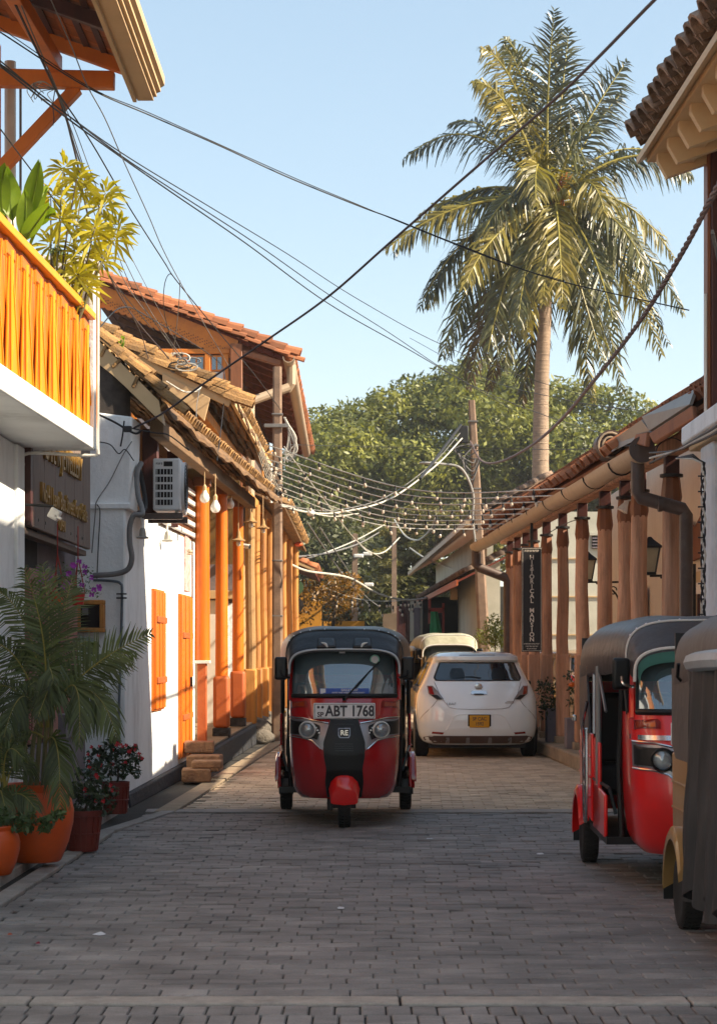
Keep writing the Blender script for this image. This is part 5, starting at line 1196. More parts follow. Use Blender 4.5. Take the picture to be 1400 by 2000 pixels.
TUK = [(.25, .385, -.06, .30, 2.4), (.29, .425, -.11, .34, 2.5), (.36, .452, -.16, .37, 2.5), (.50, .470, -.205, .38, 2.6), (.65, .478, -.215, .38, 2.6), (.80, .482, -.195, .36, 2.7),
       (.95, .484, -.15, .34, 2.8), (1.06, .484, -.10, .30, 2.9), (1.13, .483, -.07, .28, 3.0), (1.25, .480, -.035, .27, 3.0), (1.40, .470, .02, .26, 2.9), (1.56, .448, .09, .24, 2.6)]
def tuktuk(loc, rotz, label, paint, canopy, cat='auto rickshaw', group=None, plate=('SP', 'ABT 1768'), detail=True, centre=True, variant='dark', curtain=None, curtain_m=None, sticker=True):
    T = thing('auto_rickshaw', label, cat, loc, rotz, group)
    S = Shell(TUK); B = lambda mb, n, m, p=T, **k: mb.build(n, m, p, world=False, **k)
    # cab front
    zs = [.25, .265, .29, .32, .36, .42, .5, .58, .65, .72, .8, .88, .95, 1.0, 1.06, 1.10, 1.13]
    mb = MB()
    lo = [z for z in zs]
    rings = [S.ring(z, .60) for z in lo]
    mb.loft(rings, closed=False, cap=False)
    # inner skin so the cab has thickness
    inner = []
    for z in lo:
        inner.append([(x*.965, y+.02 if i not in (0, 16) else y, z) for i, (x, y, zz) in enumerate(S.ring(z, .60))])
    mb.loft(inner, closed=False, cap=False)
    n = len(rings[0])
    body = B(mb, 'cab_body', paint, angle=50)
    B(MB().extrude([(p[0]*.97, p[1]+.01, .262) for p in S.ring(.27, .60)], (0, 0, .02)), 'cab_floor', m_bplas, body)
    B(MB().extrude([(p[0]*.95, p[1]+.01, 1.085) for p in S.ring(1.1, .22)], (0, 0, .02)), 'dashboard', m_bplas, body)
    # black middle
    B(S.patch([(-.15, .262), (.15, .262), (.165, .40), (.155, .52), (.175, .62), (.18, .74), (.125, .92), (.118, .955), (-.118, .955), (-.125, .92), (-.18, .74), (-.175, .62), (-.155, .52), (-.165, .40)], .012, nx=12), 'grille_panel', m_bplas)
    B(S.patch([(-.105, .60), (.105, .60), (.125, .66), (.085, .90), (-.085, .90), (-.125, .66)], .028, nx=8), 'grille_raised', m_bplas)
    for k in range(4): B(S.patch([(-.075, .668+k*.019), (.075, .668+k*.019), (.08, .676+k*.019), (-.08, .676+k*.019)], .040, t=.012, nx=6, dz=.01), 'grille_slot', m_vinyl)
    # badge
    B(S.patch([(-.040, .782), (.040, .782), (.052, .80), (.052, .868), (-.052, .868), (-.052, .80)], .036, nx=6), 'badge_plate', m_greytrim)
    B(S.patch([(-.034, .790), (.034, .790), (.045, .805), (.045, .861), (-.045, .861), (-.045, .805)], .0385, nx=6, t=.006), 'badge_face', m_bplas)
    text('badge_letters', 'RE', .062, m_chrome, T, TM((0, S.y(0, .825)-.041, .825), (1, 0, 0), (0, 0, 1)), ext=.003, bold=.0015)
    # head lamps
    for s in (-1, 1):
        band = [(s*.476, .79), (s*.478, .955), (s*.36, .950), (s*.245, .925), (s*.13, .905), (s*.155, .81), (s*.185, .675), (s*.20, .690), (s*.28, .762), (s*.36, .784)]
        B(S.patch(band, .008, nx=10, dz=.015), 'lamp_surround', m_greytrim)
        hous = [(s*.470, .805), (s*.472, .935), (s*.37, .932), (s*.28, .915), (s*.205, .885), (s*.215, .82), (s*.235, .765), (s*.30, .795), (s*.38, .80)]
        hz = B(S.patch(hous, .020, nx=10, dz=.015), 'lamp_housing', m_bplas)
        for (pa, pb) in (([(s*.477, .957), (s*.36, .952), (s*.245, .927), (s*.135, .908)], .006), ([(s*.476, .790), (s*.37, .784), (s*.28, .76), (s*.20, .688)], .006)):
            B(MB().tube([(x, S.y(x, z)-.016, z) for x, z in [(a[0]+(b[0]-a[0])*t, a[1]+(b[1]-a[1])*t) for a, b in zip(pa, pa[1:]) for t in (0, .33, .66)]+[pa[-1]]], .007, n=6), 'chrome_strip', m_chrome)
        cx, cz = s*.312, .852; yy = S.y(cx, cz)
        Mx = Matrix.Rotation(PI/2+.06, 3, 'X') @ Matrix.Rotation(s*.22, 3, 'Y')
        hl = bpy.data.objects.new('headlight', None); COL.objects.link(hl); hl.parent = T; hl.location = (cx, yy-.012, cz)
        B(MB().lathe([(.052, -.01), (.074, .0), (.076, .03), (.066, .045), (.060, .030), (.058, .0)], (0, 0, 0), n=28, M=Mx), 'lamp_ring', m_pvc if variant == 'dark' else m_bplas, hl)
        B(MB().lathe([(.058, .030), (.045, .006), (.024, -.008), (0, -.01)], (0, 0, 0), n=24, M=Mx), 'reflector', m_lamp, hl)
        B(MB().ell((0, -.012, 0), (.020, .02, .020), 14, 10), 'bulb', m_bulb if variant == 'dark' else m_lamp, hl)
        B(MB().lathe([(.060, .034), (.050, .050), (.030, .060), (0, .064)], (0, 0, 0), n=24, M=Mx), 'lens', m_lampglass, hl)
        if detail:
            for q in range(3):
                B(MB().box((s*(.215+.014*q), S.y(s*(.215+.014*q), .84)-.026, .825+.022*q), (.018, .008, .014)), 'lamp_detail', m_lamp, hz, bevel=.003)
        # indicator
        B(S.patch([(s*.32, 1.035), (s*.468, 1.030), (s*.468, 1.098), (s*.335, 1.100), (s*.318, 1.085)], .010, nx=6, dz=.01), 'indicator_frame', m_redlens)
        B(S.patch([(s*.345, 1.045), (s*.458, 1.040), (s*.458, 1.088), (s*.350, 1.090)], .022, nx=6, dz=.01), 'indicator', m_amber)
    B(S.patch([(-.484, .975), (.484, .975), (.484, 1.015), (-.484, 1.015)], .004, nx=24, dz=.01), 'cowl_band', paint)
    if variant == 'bright':
        B(S.patch([(-.484, .968), (.484, .968), (.484, .998), (-.484, .998)], .014, nx=24, dz=.008), 'chrome_band', m_chrome)
    # windscreen with seal and pillars
    wz = [1.14, 1.18, 1.24, 1.30, 1.36, 1.42, 1.48, 1.53, 1.55]
    mb = MB(); P = []
    for z in wz:
        w = interp(S.tab, z)[0]*.93
        P.append([(w*(i/10-1), S.y(w*(i/10-1), z)+.004, z) for i in range(21)])
    mb.loft(P, closed=False, cap=False); B(mb, 'windscreen', m_wind, angle=60)
    for s in (-1, 1):
        B(MB().tube([(s*interp(S.tab, z)[0]*.97, S.y(s*interp(S.tab, z)[0]*.97, z)+.01, z) for z in [1.10]+wz+[1.60]], [.026]*11, n=8), 'pillar', paint)
        B(MB().tube([(s*interp(S.tab, z)[0]*.93, S.y(s*interp(S.tab, z)[0]*.93, z)-.002, z) for z in wz], .010, n=6), 'windscreen_seal', m_bplas)
        B(MB().tube([(s*.476, .30, 1.12), (s*.485, .42, 1.35), (s*.485, .50, 1.56)], .016, n=6), 'door_post', m_bplas)
    B(MB().tube([(x, S.y(x, 1.14)-.004, 1.14) for x in [(.45*(i/12-1)) for i in range(25)]], .020, n=8), 'lower_seal', m_bplas)
    # number plate
    if plate:
        py_ = S.y(.0, 1.01)-.045
        pt = B(MB().box((0, py_, 1.012), (.532, .014, .138)), 'number_plate', m_plate, bevel=.008)
        for (dx, dz, w, h) in ((0, .060, .508, .004), (0, -.060, .508, .004), (-.254, 0, .004, .116), (.254, 0, .004, .116)):
            B(MB().box((dx, py_-.0085, 1.012+dz), (w, .003, h)), 'plate_border', m_ink, pt)
        text('lettering', plate[1], .128, m_ink, pt, TM((.048, py_-.009, 1.008), (1, 0, 0), (0, 0, 1)), ext=.0015, squeeze=.80, bold=.0035)
        text('lettering', plate[0], .058, m_ink, pt, TM((-.205, py_-.009, .980), (1, 0, 0), (0, 0, 1)), ext=.0015, bold=.0015)
        for q in (-1, 1): B(MB().lathe([(.006, 0), (.012, 0), (.012, .002), (.006, .002)], (-.205+q*.018, py_-.007, 1.045), n=10, M=Matrix.Rotation(PI/2, 3, 'X')), 'plate_emblem', m_ink, pt)
    # stickers inside the screen, wiper, mirrors
    if sticker:
        st = B(MB().loft([[(x, S.y(x, z)-.006, z) for x in [(-.215+i*.043) for i in range(11)]]+[(x, S.y(x, z)-.004, z) for x in [(.215-i*.043) for i in range(11)]] for z in (1.158, 1.205)]), 'blue_sticker', m_blue)
        text('lettering', 'GALLE FORT', .026, m_wht, st, TM((.045, S.y(0, 1.19)-.012, 1.190), (1, 0, 0), (0, 0, 1)), ext=.0006, bold=.0008)
        text('lettering', 'UNITED THREE WHEELERS WELFARE SOCIETY', .0145, m_wht, st, TM((.035, S.y(0, 1.17)-.011, 1.168), (1, 0, 0), (0, 0, 1)), ext=.0005, bold=.0005, squeeze=.95)
        B(MB().box((-.185, S.y(.185, 1.18)-.010, 1.181), (.045, .002, .044)), 'white_square', m_wht, st)
        B(MB().lathe([(0, 0), (.042, 0), (.042, .003), (0, .003)], (.265, S.y(.265, 1.455)-.008, 1.455), n=24, M=Matrix.Rotation(PI/2, 3, 'X')), 'round_sticker', m_mint)
        B(MB().lathe([(.028, 0), (.031, 0), (.031, .002), (.028, .002)], (.265, S.y(.265, 1.455)-.011, 1.455), n=24, M=Matrix.Rotation(PI/2, 3, 'X')), 'sticker_ring', m_wht)
        B(MB().box((-.02, S.y(.0, 1.52)-.004, 1.525), (.05, .003, .03)), 'permit_sticker', m_wht)
    B(MB().tube([(0, S.y(0, 1.12)-.03, 1.10), (0, S.y(0, 1.13)-.035, 1.125)], .016, n=8), 'wiper_pivot', m_bplas)
    B(MB().tube([(.0, S.y(0, 1.12)-.035, 1.115), (.13, S.y(.13, 1.25)-.025, 1.255), (.20, S.y(.2, 1.33)-.02, 1.335)], [.009, .007, .005], n=6), 'wiper_arm', m_bplas)
    B(MB().tube([(.095, S.y(.095, 1.23)-.012, 1.225), (.20, S.y(.2, 1.33)-.012, 1.335), (.30, S.y(.3, 1.43)-.010, 1.435)], .006, n=5), 'wiper_blade', m_bplas)
    for s in (-1, 1):
        mx = s*.552
        mr = B(MB().box((mx, .02, 1.378), (.112, .045, .200), rz=-s*.10), 'mirror', m_bplas, bevel=.022, bseg=3)
        B(MB().box((mx, .045, 1.378), (.095, .006, .175), rz=-s*.10), 'mirror_glass', m_chrome, mr)
        B(MB().tube(spline([(s*.475, .02, 1.30), (s*.50, -.02, 1.30), (s*.545, -.03, 1.32), (s*.55, -.005, 1.36)], 5), .010, n=6), 'mirror_arm', m_bplas if variant == 'dark' else m_chrome)
    # canopy: visor, hood and long hood cloth
    def arch(w, zb, zt, y, n=26, p=3.9):
        P = []
        for i in range(n+1):
            a = PI-PI*i/n
            P.append((w*math.copysign(abs(math.cos(a))**(2/p), math.cos(a)), y, zb+(zt-zb)*abs(math.sin(a))**(2/p)))
        return P
    secs = [(.478, 1.36, 1.545, -.075), (.482, 1.36, 1.575, -.055), (.490, 1.37, 1.605, .00), (.498, 1.38, 1.655, .05), (.505, 1.40, 1.700, .10), (.518, 1.41, 1.735, .22), (.545, 1.41, 1.752, .50), (.585, 1.39, 1.762, .90), (.612, 1.38, 1.758, 1.35), (.622, 1.36, 1.745, 1.85), (.622, 1.34, 1.720, 2.20), (.606, 1.30, 1.64, 2.33), (.57, 1.25, 1.50, 2.38)]
    mb = MB(); rings = []
    for i, (w, zb, zt, y) in enumerate(secs):
        o_ = arch(w, zb, zt, y); 
        if i > 4: o_ = [(x, yy, z-.010*math.sin(i*2.0+x*6)**2) for x, yy, z in o_]
        in_ = [(x*.965, yy, z-.022) for x, yy, z in reversed(o_)]
        rings.append(o_+in_)
    mb.loft(rings); B(mb, 'canopy', canopy, angle=50)
    B(MB().tube([(x, y-.004, z) for x, y, z in arch(.478, 1.33, 1.545, -.075)], .010, n=6), 'visor_piping', m_greytrim if variant == 'dark' else m_pvc)
    B(MB().tube([(x, y, z+.004) for x, y, z in arch(.510, 1.40, 1.712, .13)], .007, n=6), 'front_seam', m_vinyl if variant == 'dark' else m_pvc)
    sts = MB(); ar = arch(.512, 1.41, 1.718, .15, n=26)
    for i in range(3, 24):
        if i % 2 == 0: sts.ell((ar[i][0], ar[i][1]-.02, ar[i][2]+.002), (.008, .008, .008), 6, 4)
    B(sts, 'snap_studs', m_stud, kind='stuff')
    if variant == 'dark':
        for s in (-1, 1):
            B(MB().loft([[(s*.155-.095, -.075, 1.535), (s*.155+.095, -.075, 1.535), (s*.155+.08, .05, 1.64), (s*.155-.08, .05, 1.64)], [(s*.155-.075, -.095, 1.575), (s*.155+.075, -.095, 1.575), (s*.155+.055, .02, 1.645), (s*.155-.055, .02, 1.645)]]), 'visor_scoop', m_vinyl, bevel=.012)
            B(MB().tube(spline([(s*.145, -.10, 1.562), (s*.165, -.085, 1.590), (s*.20, -.07, 1.602)], 4), [.004, .008, .010, .012, .012, .010, .008, .006, .004], n=6), 'visor_mark', m_pvc)
    if variant == 'bright':
        B(MB().loft([[(x, y, z) for x, y, z in arch(.455, 1.36, 1.54, -.070)]+[(x, y, z) for x, y, z in reversed(arch(.44, 1.30, 1.455, -.055))], [(x, y+.01, z) for x, y, z in arch(.455, 1.36, 1.54, -.070)]+[(x, y+.01, z) for x, y, z in reversed(arch(.44, 1.30, 1.455, -.055))]]), 'tinted_band', mat('green_tint_band', '4f8a80', '3f7268', rough=.3, bump=0))
        for q, mm in enumerate((m_pvc, m_mint, m_blue, m_pvc, m_red) if variant == 'bright' else ()):
            B(MB().box((-.20+q*.055, -.098, 1.580), (.040, .004, .040)), 'coloured_letter', mm, smooth=False)
    # rear quarters, tub and sills
    for s in (-1, 1):
        B(MB().loft([[(s*.615, 1.55, .92), (s*.615, 2.20, .92), (s*.615, 2.34, 1.0), (s*.618, 2.33, 1.42), (s*.62, 1.72, 1.42)], [(s*.600, 1.55, .92), (s*.600, 2.20, .92), (s*.600, 2.32, 1.0), (s*.603, 2.31, 1.42), (s*.605, 1.72, 1.42)]]), 'side_curtain', canopy)
        B(MB().loft([[(s*.600, .62, .30), (s*.600, 1.42, .30), (s*.600, 1.42, .62), (s*.600, .62, .58)], [(s*.575, .62, .30), (s*.575, 1.42, .30), (s*.575, 1.42, .62), (s*.575, .62, .58)]]), 'sill_panel', paint, bevel=.01)
        qp = B(MB().loft([[(s*.615, 1.38, .34), (s*.615, 2.30, .40), (s*.615, 2.34, .95), (s*.615, 1.38, .95)], [(s*.590, 1.38, .34), (s*.590, 2.30, .40), (s*.590, 2.34, .95), (s*.590, 1.38, .95)]]), 'quarter_panel', paint, bevel=.015)
        for k in range(3): B(MB().bx(s*.614, s*.624, 1.40, 2.30, .50+k*.14, .515+k*.14), 'panel_rib', paint, qp, bevel=.004)
        B(MB().tube([(s*.484, .60, .30), (s*.50, .62, .75), (s*.488, .60, 1.12), (s*.486, .52, 1.5)], .022, n=8), 'door_edge', m_bplas)
        # fender over the rear wheel
        fr = []
        for i in range(12):
            a = PI*.98-PI*.86*i/11; fr.append((2.0-math.cos(a)*.30, .23+math.sin(a)*.33))
        rings = [[(s*.60, y, z), (s*.66, y, z), (s*.675, y, z-.03), (s*.672, y+.0, z-.07), (s*.655, y, z-.06), (s*.60, y, z-.03)] for y, z in fr]
        B(MB().loft(rings), 'rear_fender', paint)
        B(MB().bx(s*.52, s*.66, 2.34, 2.36, .12, .40), 'mud_flap', m_bplas)
        B(MB().tube([(s*.59, 1.40, .95), (s*.59, 1.40, 1.40)], .018, n=8), 'door_bar', m_chrome if variant != 'dark' else m_bplas)
        B(MB().tube([(s*.52, .64, .45), (s*.56, .66, .62), (s*.60, 1.36, .64)], .012, n=6), 'grab_rail', m_bplas)
    B(MB().bx(-.59, .59, .55, 2.30, .26, .31), 'floor', m_bplas)
    B(MB().bx(-.58, .58, 2.30, 2.335, .36, 1.3), 'rear_panel', m_darkred if variant == 'dark' else paint)
    B(MB().bx(-.60, .60, 2.31, 2.33, 1.301, 1.62), 'rear_hood_cloth', m_vinyl)
    B(MB().bx(-.57, .57, 1.72, 2.16, .50, .72), 'bench_seat', m_seat, bevel=.04); B(MB().bx(-.57, .57, 2.10, 2.24, .70, 1.22), 'bench_backrest', m_seat, bevel=.04)
    B(MB().bx(-.30, .30, .86, 1.18, .46, .70), 'driver_seat', m_seat, bevel=.04)
    B(MB().tube(spline([(-.30, .38, .98), (-.18, .30, 1.02), (0, .26, 1.02), (.18, .30, 1.02), (.30, .38, .98)], 5), .014, n=8), 'handlebar', m_bplas)
    # front fork, fender, wheels
    B(MB().tube([(-.09, .0, .21), (-.085, .06, .40), (0, .16, .95)], .022, n=8), 'fork', m_bplas); B(MB().tube([(.09, .0, .21), (.085, .06, .40), (0, .16, .95)], .022, n=8), 'fork', m_bplas)
    rings = []
    for i in range(11):
        a = R(160-i*15); r = .285; z = .205+math.sin(a)*r; y = -r*math.cos(a)
        w = .155-.05*abs(i-5)/5
        rings.append([(-w, y*.95, z-.10), (-w*.88, y, z-.02), (-w*.55, y*1.04, z+.035), (-.03, y*1.05, z+.050), (.03, y*1.05, z+.050), (w*.55, y*1.04, z+.035), (w*.88, y, z-.02), (w, y*.95, z-.10), (w*.85, y*.90, z-.11), (0, y*.90, z-.12), (-w*.85, y*.90, z-.11)])
    B(MB().loft(rings[2:10]), 'front_fender', m_redpaint if variant == 'dark' else paint, angle=50)
    B(MB().bx(-.10, .10, .02, .10, .16, .30), 'fork_bracket', m_bplas); B(MB().bx(-.15, -.10, .0, .12, .14, .26), 'shock_absorber', m_bplas, bevel=.01)
    wheel(T, 0, .0, .205, .112, m_bplas); wheel(T, -.575, 2.0, .205, .112, m_bplas); wheel(T, .575, 2.0, .205, .112, m_bplas)
    B(MB().tube([(-.57, 2.0, .21), (.57, 2.0, .21)], .03, n=8), 'axle', m_bplas); B(MB().bx(-.25, .25, 1.8, 2.25, .20, .42), 'engine_case', m_bplas, bevel=.03)
    if variant == 'bright':
        # chrome side guard with scrolls at the passenger opening, seen from the street
        for s in (-1,):
            x = s*.645
            B(MB().tube(spline([(x, 1.42, .98), (x, 1.40, .60), (x, 1.42, .40), (x, 1.50, .33), (x, 1.60, .40), (x, 1.62, .62), (x, 1.62, .92), (x, 1.42, .98)], 6), .012, n=6), 'side_guard', m_chrome)
            for zc in (.50, .70): B(MB().tube([(x, 1.52+.055*math.cos(a), zc+.09*math.sin(a)) for a in [2*PI*j/18 for j in range(18)]], .008, n=5, closed=True), 'guard_ring', m_chrome)
            B(MB().tube(spline([(x, 1.36, 1.17), (x-.01, 1.40, 1.10), (x-.02, 1.48, 1.02), (x-.01, 1.55, .93)], 5), .012, n=6), 'grab_handle', m_chrome)
            B(MB().box((s*.66, 2.26, 1.03), (.03, .06, .05)), 'hook', m_chrome, bevel=.008)
            B(MB().tube([(s*.592, 1.10, .62), (s*.592, 1.10, 1.42)], .020, n=10), 'corrugated_post', m_steel)
            B(MB().tube([(s*.585, 1.15, 1.40), (s*.57, .80, 1.12)], .010, n=6), 'stay', m_greytrim)
        B(MB().loft([[(-.600, 1.02, .30), (-.600, 1.40, .30), (-.600, 1.40, .93), (-.600, 1.02, .90)], [(-.575, 1.02, .30), (-.575, 1.40, .30), (-.575, 1.40, .93), (-.575, 1.02, .90)]]), 'low_door_panel', paint, bevel=.01)
        B(MB().bx(-.55, -.52, 1.62, 1.70, .98, 1.30), 'red_cloth', mat('red_fabric', '8a1024', rough=.8, bump=.1))
    if curtain:
        y0, y1, z0 = curtain; mb = MB(); rings = []
        nz_ = 22
        for k in range(nz_+1):
            z = 1.43-(1.43-z0)*k/nz_; o_, i_ = [], []
            for j in range(61):
                t = j/60; y = y0+(y1-y0)*t; amp = .012+.035*k/nz_
                x = -.640-.015*k/nz_-amp*1.1*math.sin(t*38+.4*math.sin(k*.5)+1.2*math.sin(t*7))-.02*math.sin(t*11)
                zz = z-(.12*abs(math.sin(t*9.3))*(k/nz_)**3)
                o_.append((x, y, zz)); i_.append((x+.008, y, zz))
            rings.append(o_+list(reversed(i_)))
        mb.loft(rings); B(mb, 'rain_curtain', curtain_m, angle=60)
        B(MB().tube(spline([(-.60, y0, 1.47), (-.66, y0+.2, 1.475), (-.66, y1-.3, 1.46), (-.62, y1+.05, 1.44)], 6), [.03, .035, .04, .045, .05, .05, .05, .05, .05, .05, .05, .05, .05, .05, .045, .04, .035, .03, .02], n=8), 'rolled_flap', mat('silver_flap', 'a9b4bb', '87929a', rough=.35, bump=.3, bscale=20))
        B(MB().tube([(-.68, y1+.1, 1.45), (-.68, y1+.14, 1.38), (-.66, y1+.16, 1.36)], .010, n=6), 'flap_hook', m_bplas)
    return T

T1 = tuktuk((-.122, 17.36, 0), 0.0, 'dark red auto rickshaw with black canopy driving towards the viewer in the road centre', m_darkred, m_vinyl, group='three wheeled auto rickshaws')
T2 = tuktuk((2.19, 12.45, 0), R(-1.5), 'bright red auto rickshaw with grey canopy and chrome side guard parked by the right kerb', m_redpaint, m_vinyl_g, group='three wheeled auto rickshaws', variant='bright', sticker=False, plate=('SP', 'AAM 5130'))
st = MB().box((-.12, Shell(TUK).y(.12, 1.19)-.008, 1.185), (.16, .003, .085)).build('paper_sticker', m_wht, T2, world=False)
T3 = tuktuk((2.36, 8.92, 0), R(-.5), 'khaki auto rickshaw at the right picture edge with black rain curtain hanging down its side', m_khaki, m_vinyl_t, group='three wheeled auto rickshaws', variant='khaki', sticker=False, plate=None,
            curtain=(.35, 1.56, .34), curtain_m=mat('curtain_cloth', '3e3c3d', '19181a', rough=.6, scale=3, stretch=(3, 3, .4), bscale=30, bump=.3, dirt=.4, dirtcol=(.12, .10, .09), dscale=4, dstretch=(3, 3, .4)))
T4 = tuktuk((1.72, 38.0, 0), R(1.0), 'far auto rickshaw with pale tarpaulin roof and khaki side cloth behind the white car', m_khaki, mat('pale_tarp', 'aaa690', '8c8870', rough=.7, scale=4, bscale=10, bump=.5, bdist=.03), group='three wheeled auto rickshaws', variant='khaki', sticker=False, plate=None,
            curtain=(.3, 1.4, .9), curtain_m=mat('khaki_cloth', '8a6c3c', '6e552e', rough=.8, scale=4, stretch=(3, 3, .4), bump=.2))

T4.scale = (1.06, 1.06, 1.09)
# ------------------------------------------------------------------ white hatchback, seen from behind
CARR = [(.19, .70, .14, .35, 2.8), (.24, .80, .07, .42, 3.0), (.32, .850, .01, .50, 3.0), (.42, .872, -.02, .55, 3.0), (.55, .885, -.03, .60, 3.0), (.70, .885, -.02, .60, 3.0), (.82, .878, .02, .58, 3.0), (.92, .860, .06, .55, 3.0),
        (1.00, .828, .10, .52, 3.0), (1.08, .785, .15, .50, 3.0), (1.18, .735, .22, .48, 3.0), (1.28, .690, .29, .46, 3.0), (1.38, .645, .35, .44, 3.0), (1.42, .630, .30, .42, 3.0), (1.47, .61, .30, .42, 3.0), (1.51, .56, .42, .42, 2.8), (1.535, .48, .62, .5, 2.6), (1.545, .36, .9, .5, 2.4)]
CARF = [(.19, 4.20), (.3, 4.32), (.6, 4.38), (.8, 4.25), (.92, 3.95), (1.0, 3.45), (1.2, 3.05), (1.38, 2.72), (1.47, 2.45), (1.51, 2.2), (1.545, 1.9)]
def car(loc, rotz, label, paint, plate_m, name='parked_car'):
    C_ = thing(name, label, 'car', loc, rotz)
    S = Shell(CARR); B = lambda mb, n, m, p=C_, **k: mb.build(n, m, p, world=False, **k)
    zs = [.19, .21, .24, .28, .32, .37, .42, .48, .55, .62, .70, .76, .82, .87, .92, .96, 1.0, 1.04, 1.08, 1.13, 1.18, 1.23, 1.28, 1.33, 1.38, 1.40, 1.42, 1.445, 1.47, 1.49, 1.51, 1.525, 1.535, 1.545]
    rings = []
    for z in zs:
        w, y0, L, p = interp(S.tab, z); yf = interp(CARF, z)[0]
        rear = S.ring(z, 1.4, n=16)[1:-1]
        sidep = [(w, y) for y in (1.2, 1.9, 2.6, 3.2) if y < yf-.4]
        fr = []
        for i in range(9):
            a = PI*i/8; fr.append((w*math.copysign(abs(math.cos(a))**.7, math.cos(a)), yf-.55+.55*abs(math.sin(a))**.7, z))
        n_side = 4; side_r = [(w, 1.0+(yf-.6-1.0)*(i+1)/(n_side+1), z) for i in range(n_side)]
        rings.append(rear+side_r+fr+[(-x, y, z_) for x, y, z_ in reversed(side_r)])
    mb = MB(); mb.loft(rings); body = B(mb, 'body', paint, angle=38)
    # wheel arches: dark
    for s in (-1, 1):
        for y in (.78, 3.48):
            B(MB().lathe([(0, -.02), (.345, -.02), (.345, .0), (0, .0)], (s*.872, y, .33), n=28, M=Matrix.Rotation(PI/2, 3, 'Y')), 'wheel_arch', m_bplas, body)
            wheel(C_, s*.795, y, .318, .205, m_greytrim)
    B(MB().bx(-.70, .70, .3, 4.0, .14, .24), 'underbody', m_bplas)
    # rear window
    B(S.patch([(-.612, 1.115), (.612, 1.115), (.64, 1.16), (.548, 1.385), (-.548, 1.385), (-.64, 1.16)], .008, nx=14), 'window_surround', m_bplas)
    B(S.patch([(-.590, 1.130), (.590, 1.130), (.612, 1.165), (.530, 1.375), (-.530, 1.375), (-.612, 1.165)], .014, nx=14), 'rear_window', mat('dark_car_window', '10151b', '1c232b', rough=.06, scale=2.2, bump=0, coat=1.0, spec=.8, rvar=.02))
    for s in (-1, 1): # headrests seen through the glass and side glass
        B(S.patch([(s*.30-.10, 1.14), (s*.30+.10, 1.14), (s*.30+.11, 1.22), (s*.30+.07, 1.30), (s*.30-.07, 1.30), (s*.30-.11, 1.22)], .0155, nx=8, t=.004), 'headrest_shape', mat('dim_seat', '06080a', rough=.3, bump=0))
        sg_ = MB(); 
        for (ya, yb) in ((.85, 1.75), (1.82, 2.75)):
            P = []
            for z, in ((1.03,), (1.12,), (1.2,), (1.30,), (1.38,)):
                w = interp(S.tab, z)[0]+.006; P.append([(s*w, ya+(.12*(z-1.0)/.4), z), (s*w, yb-(.35*(z-1.0) if yb > 2 else 0), z), (s*(w-.01), yb-(.35*(z-1.0) if yb > 2 else 0), z), (s*(w-.01), ya+(.12*(z-1.0)/.4), z)])
            sg_.loft(P)
        B(sg_, 'side_windows', m_carglass, body)
        # tail lamps
        B(S.patch([(s*.655, 1.045), (s*.735, 1.045), (s*.72, .93), (s*.60, .84), (s*.50, .845), (s*.56, .93)], .014, nx=8, dz=.012), 'tail_lamp', mat('smoked_lens', '8e8a8c', '6a686a', rough=.12, bump=0, coat=1))
        B(S.patch([(s*.668, 1.035), (s*.722, 1.035), (s*.705, .93), (s*.64, .915)], .022, nx=6, dz=.012), 'lamp_red', m_redlens)
        B(S.patch([(s*.60, .915), (s*.69, .915), (s*.60, .855), (s*.53, .855)], .020, nx=6, dz=.012), 'lamp_dark', m_bplas)
        B(S.patch([(s*.52, .345), (s*.68, .350), (s*.67, .385), (s*.50, .383)], .012, nx=6, dz=.01), 'reflector', m_redlens)
        mr = B(MB().box((s*.93, 2.55, 1.03), (.20, .12, .13)), 'side_mirror', m_bplas, bevel=.04, bseg=3)
        # shut lines of the tailgate
        ln = [(s*.63, 1.10), (s*.565, .93), (s*.50, .82), (s*.43, .735), (s*.33, .715), (0, .705)]
        pts = []
        for a, b in zip(ln, ln[1:]):
            for t in (0, .25, .5, .75): x = a[0]+(b[0]-a[0])*t; z = a[1]+(b[1]-a[1])*t; pts.append((x, S.y(x, z)-.001, z))
        pts.append((0, S.y(0, .705)-.001, .705))
        B(MB().tube(pts, .005, n=4), 'tailgate_seam', m_greytrim)
    B(S.patch([(-.47, .40), (.47, .40), (.36, .60), (.30, .632), (-.30, .632), (-.36, .60)], .004, nx=12), 'plate_recess', paint)
    B(MB().tube([(x, S.y(x, z)-.006, z) for x, z in ((-.47, .41), (-.37, .59), (-.31, .63), (-.15, .637), (0, .638), (.15, .637), (.31, .63), (.37, .59), (.47, .41))], .006, n=5), 'recess_edge', paint)
    pt = B(MB().box((0, S.y(0, .53)-.018, .535), (.285, .012, .175)), 'number_plate', plate_m, bevel=.006)
    B(MB().box((0, S.y(0, .53)-.012, .55), (.33, .012, .17)), 'plate_holder', m_bplas, bevel=.006)
    text('lettering', 'SP CAC\n1592', .072, m_ink, pt, TM((0, S.y(0, .53)-.0255, .535), (1, 0, 0), (0, 0, 1)), ext=.001, squeeze=.85, bold=.001) if plate_m is m_platey else None
    B(S.patch([(-.12, .925), (.12, .925), (.10, .975), (-.10, .975)], .010, nx=6), 'handle_trim', m_chrome); B(S.patch([(-.07, .915), (.07, .915), (.07, .935), (-.07, .935)], .014, nx=6, dz=.01), 'handle_slot', m_bplas)
    em = B(MB().lathe([(.040, 0), (.052, .0), (.052, .010), (.040, .012)], (0, S.y(0, 1.03)-.012, 1.03), n=24, M=Matrix.Rotation(PI/2, 3, 'X')), 'maker_emblem', m_chrome)
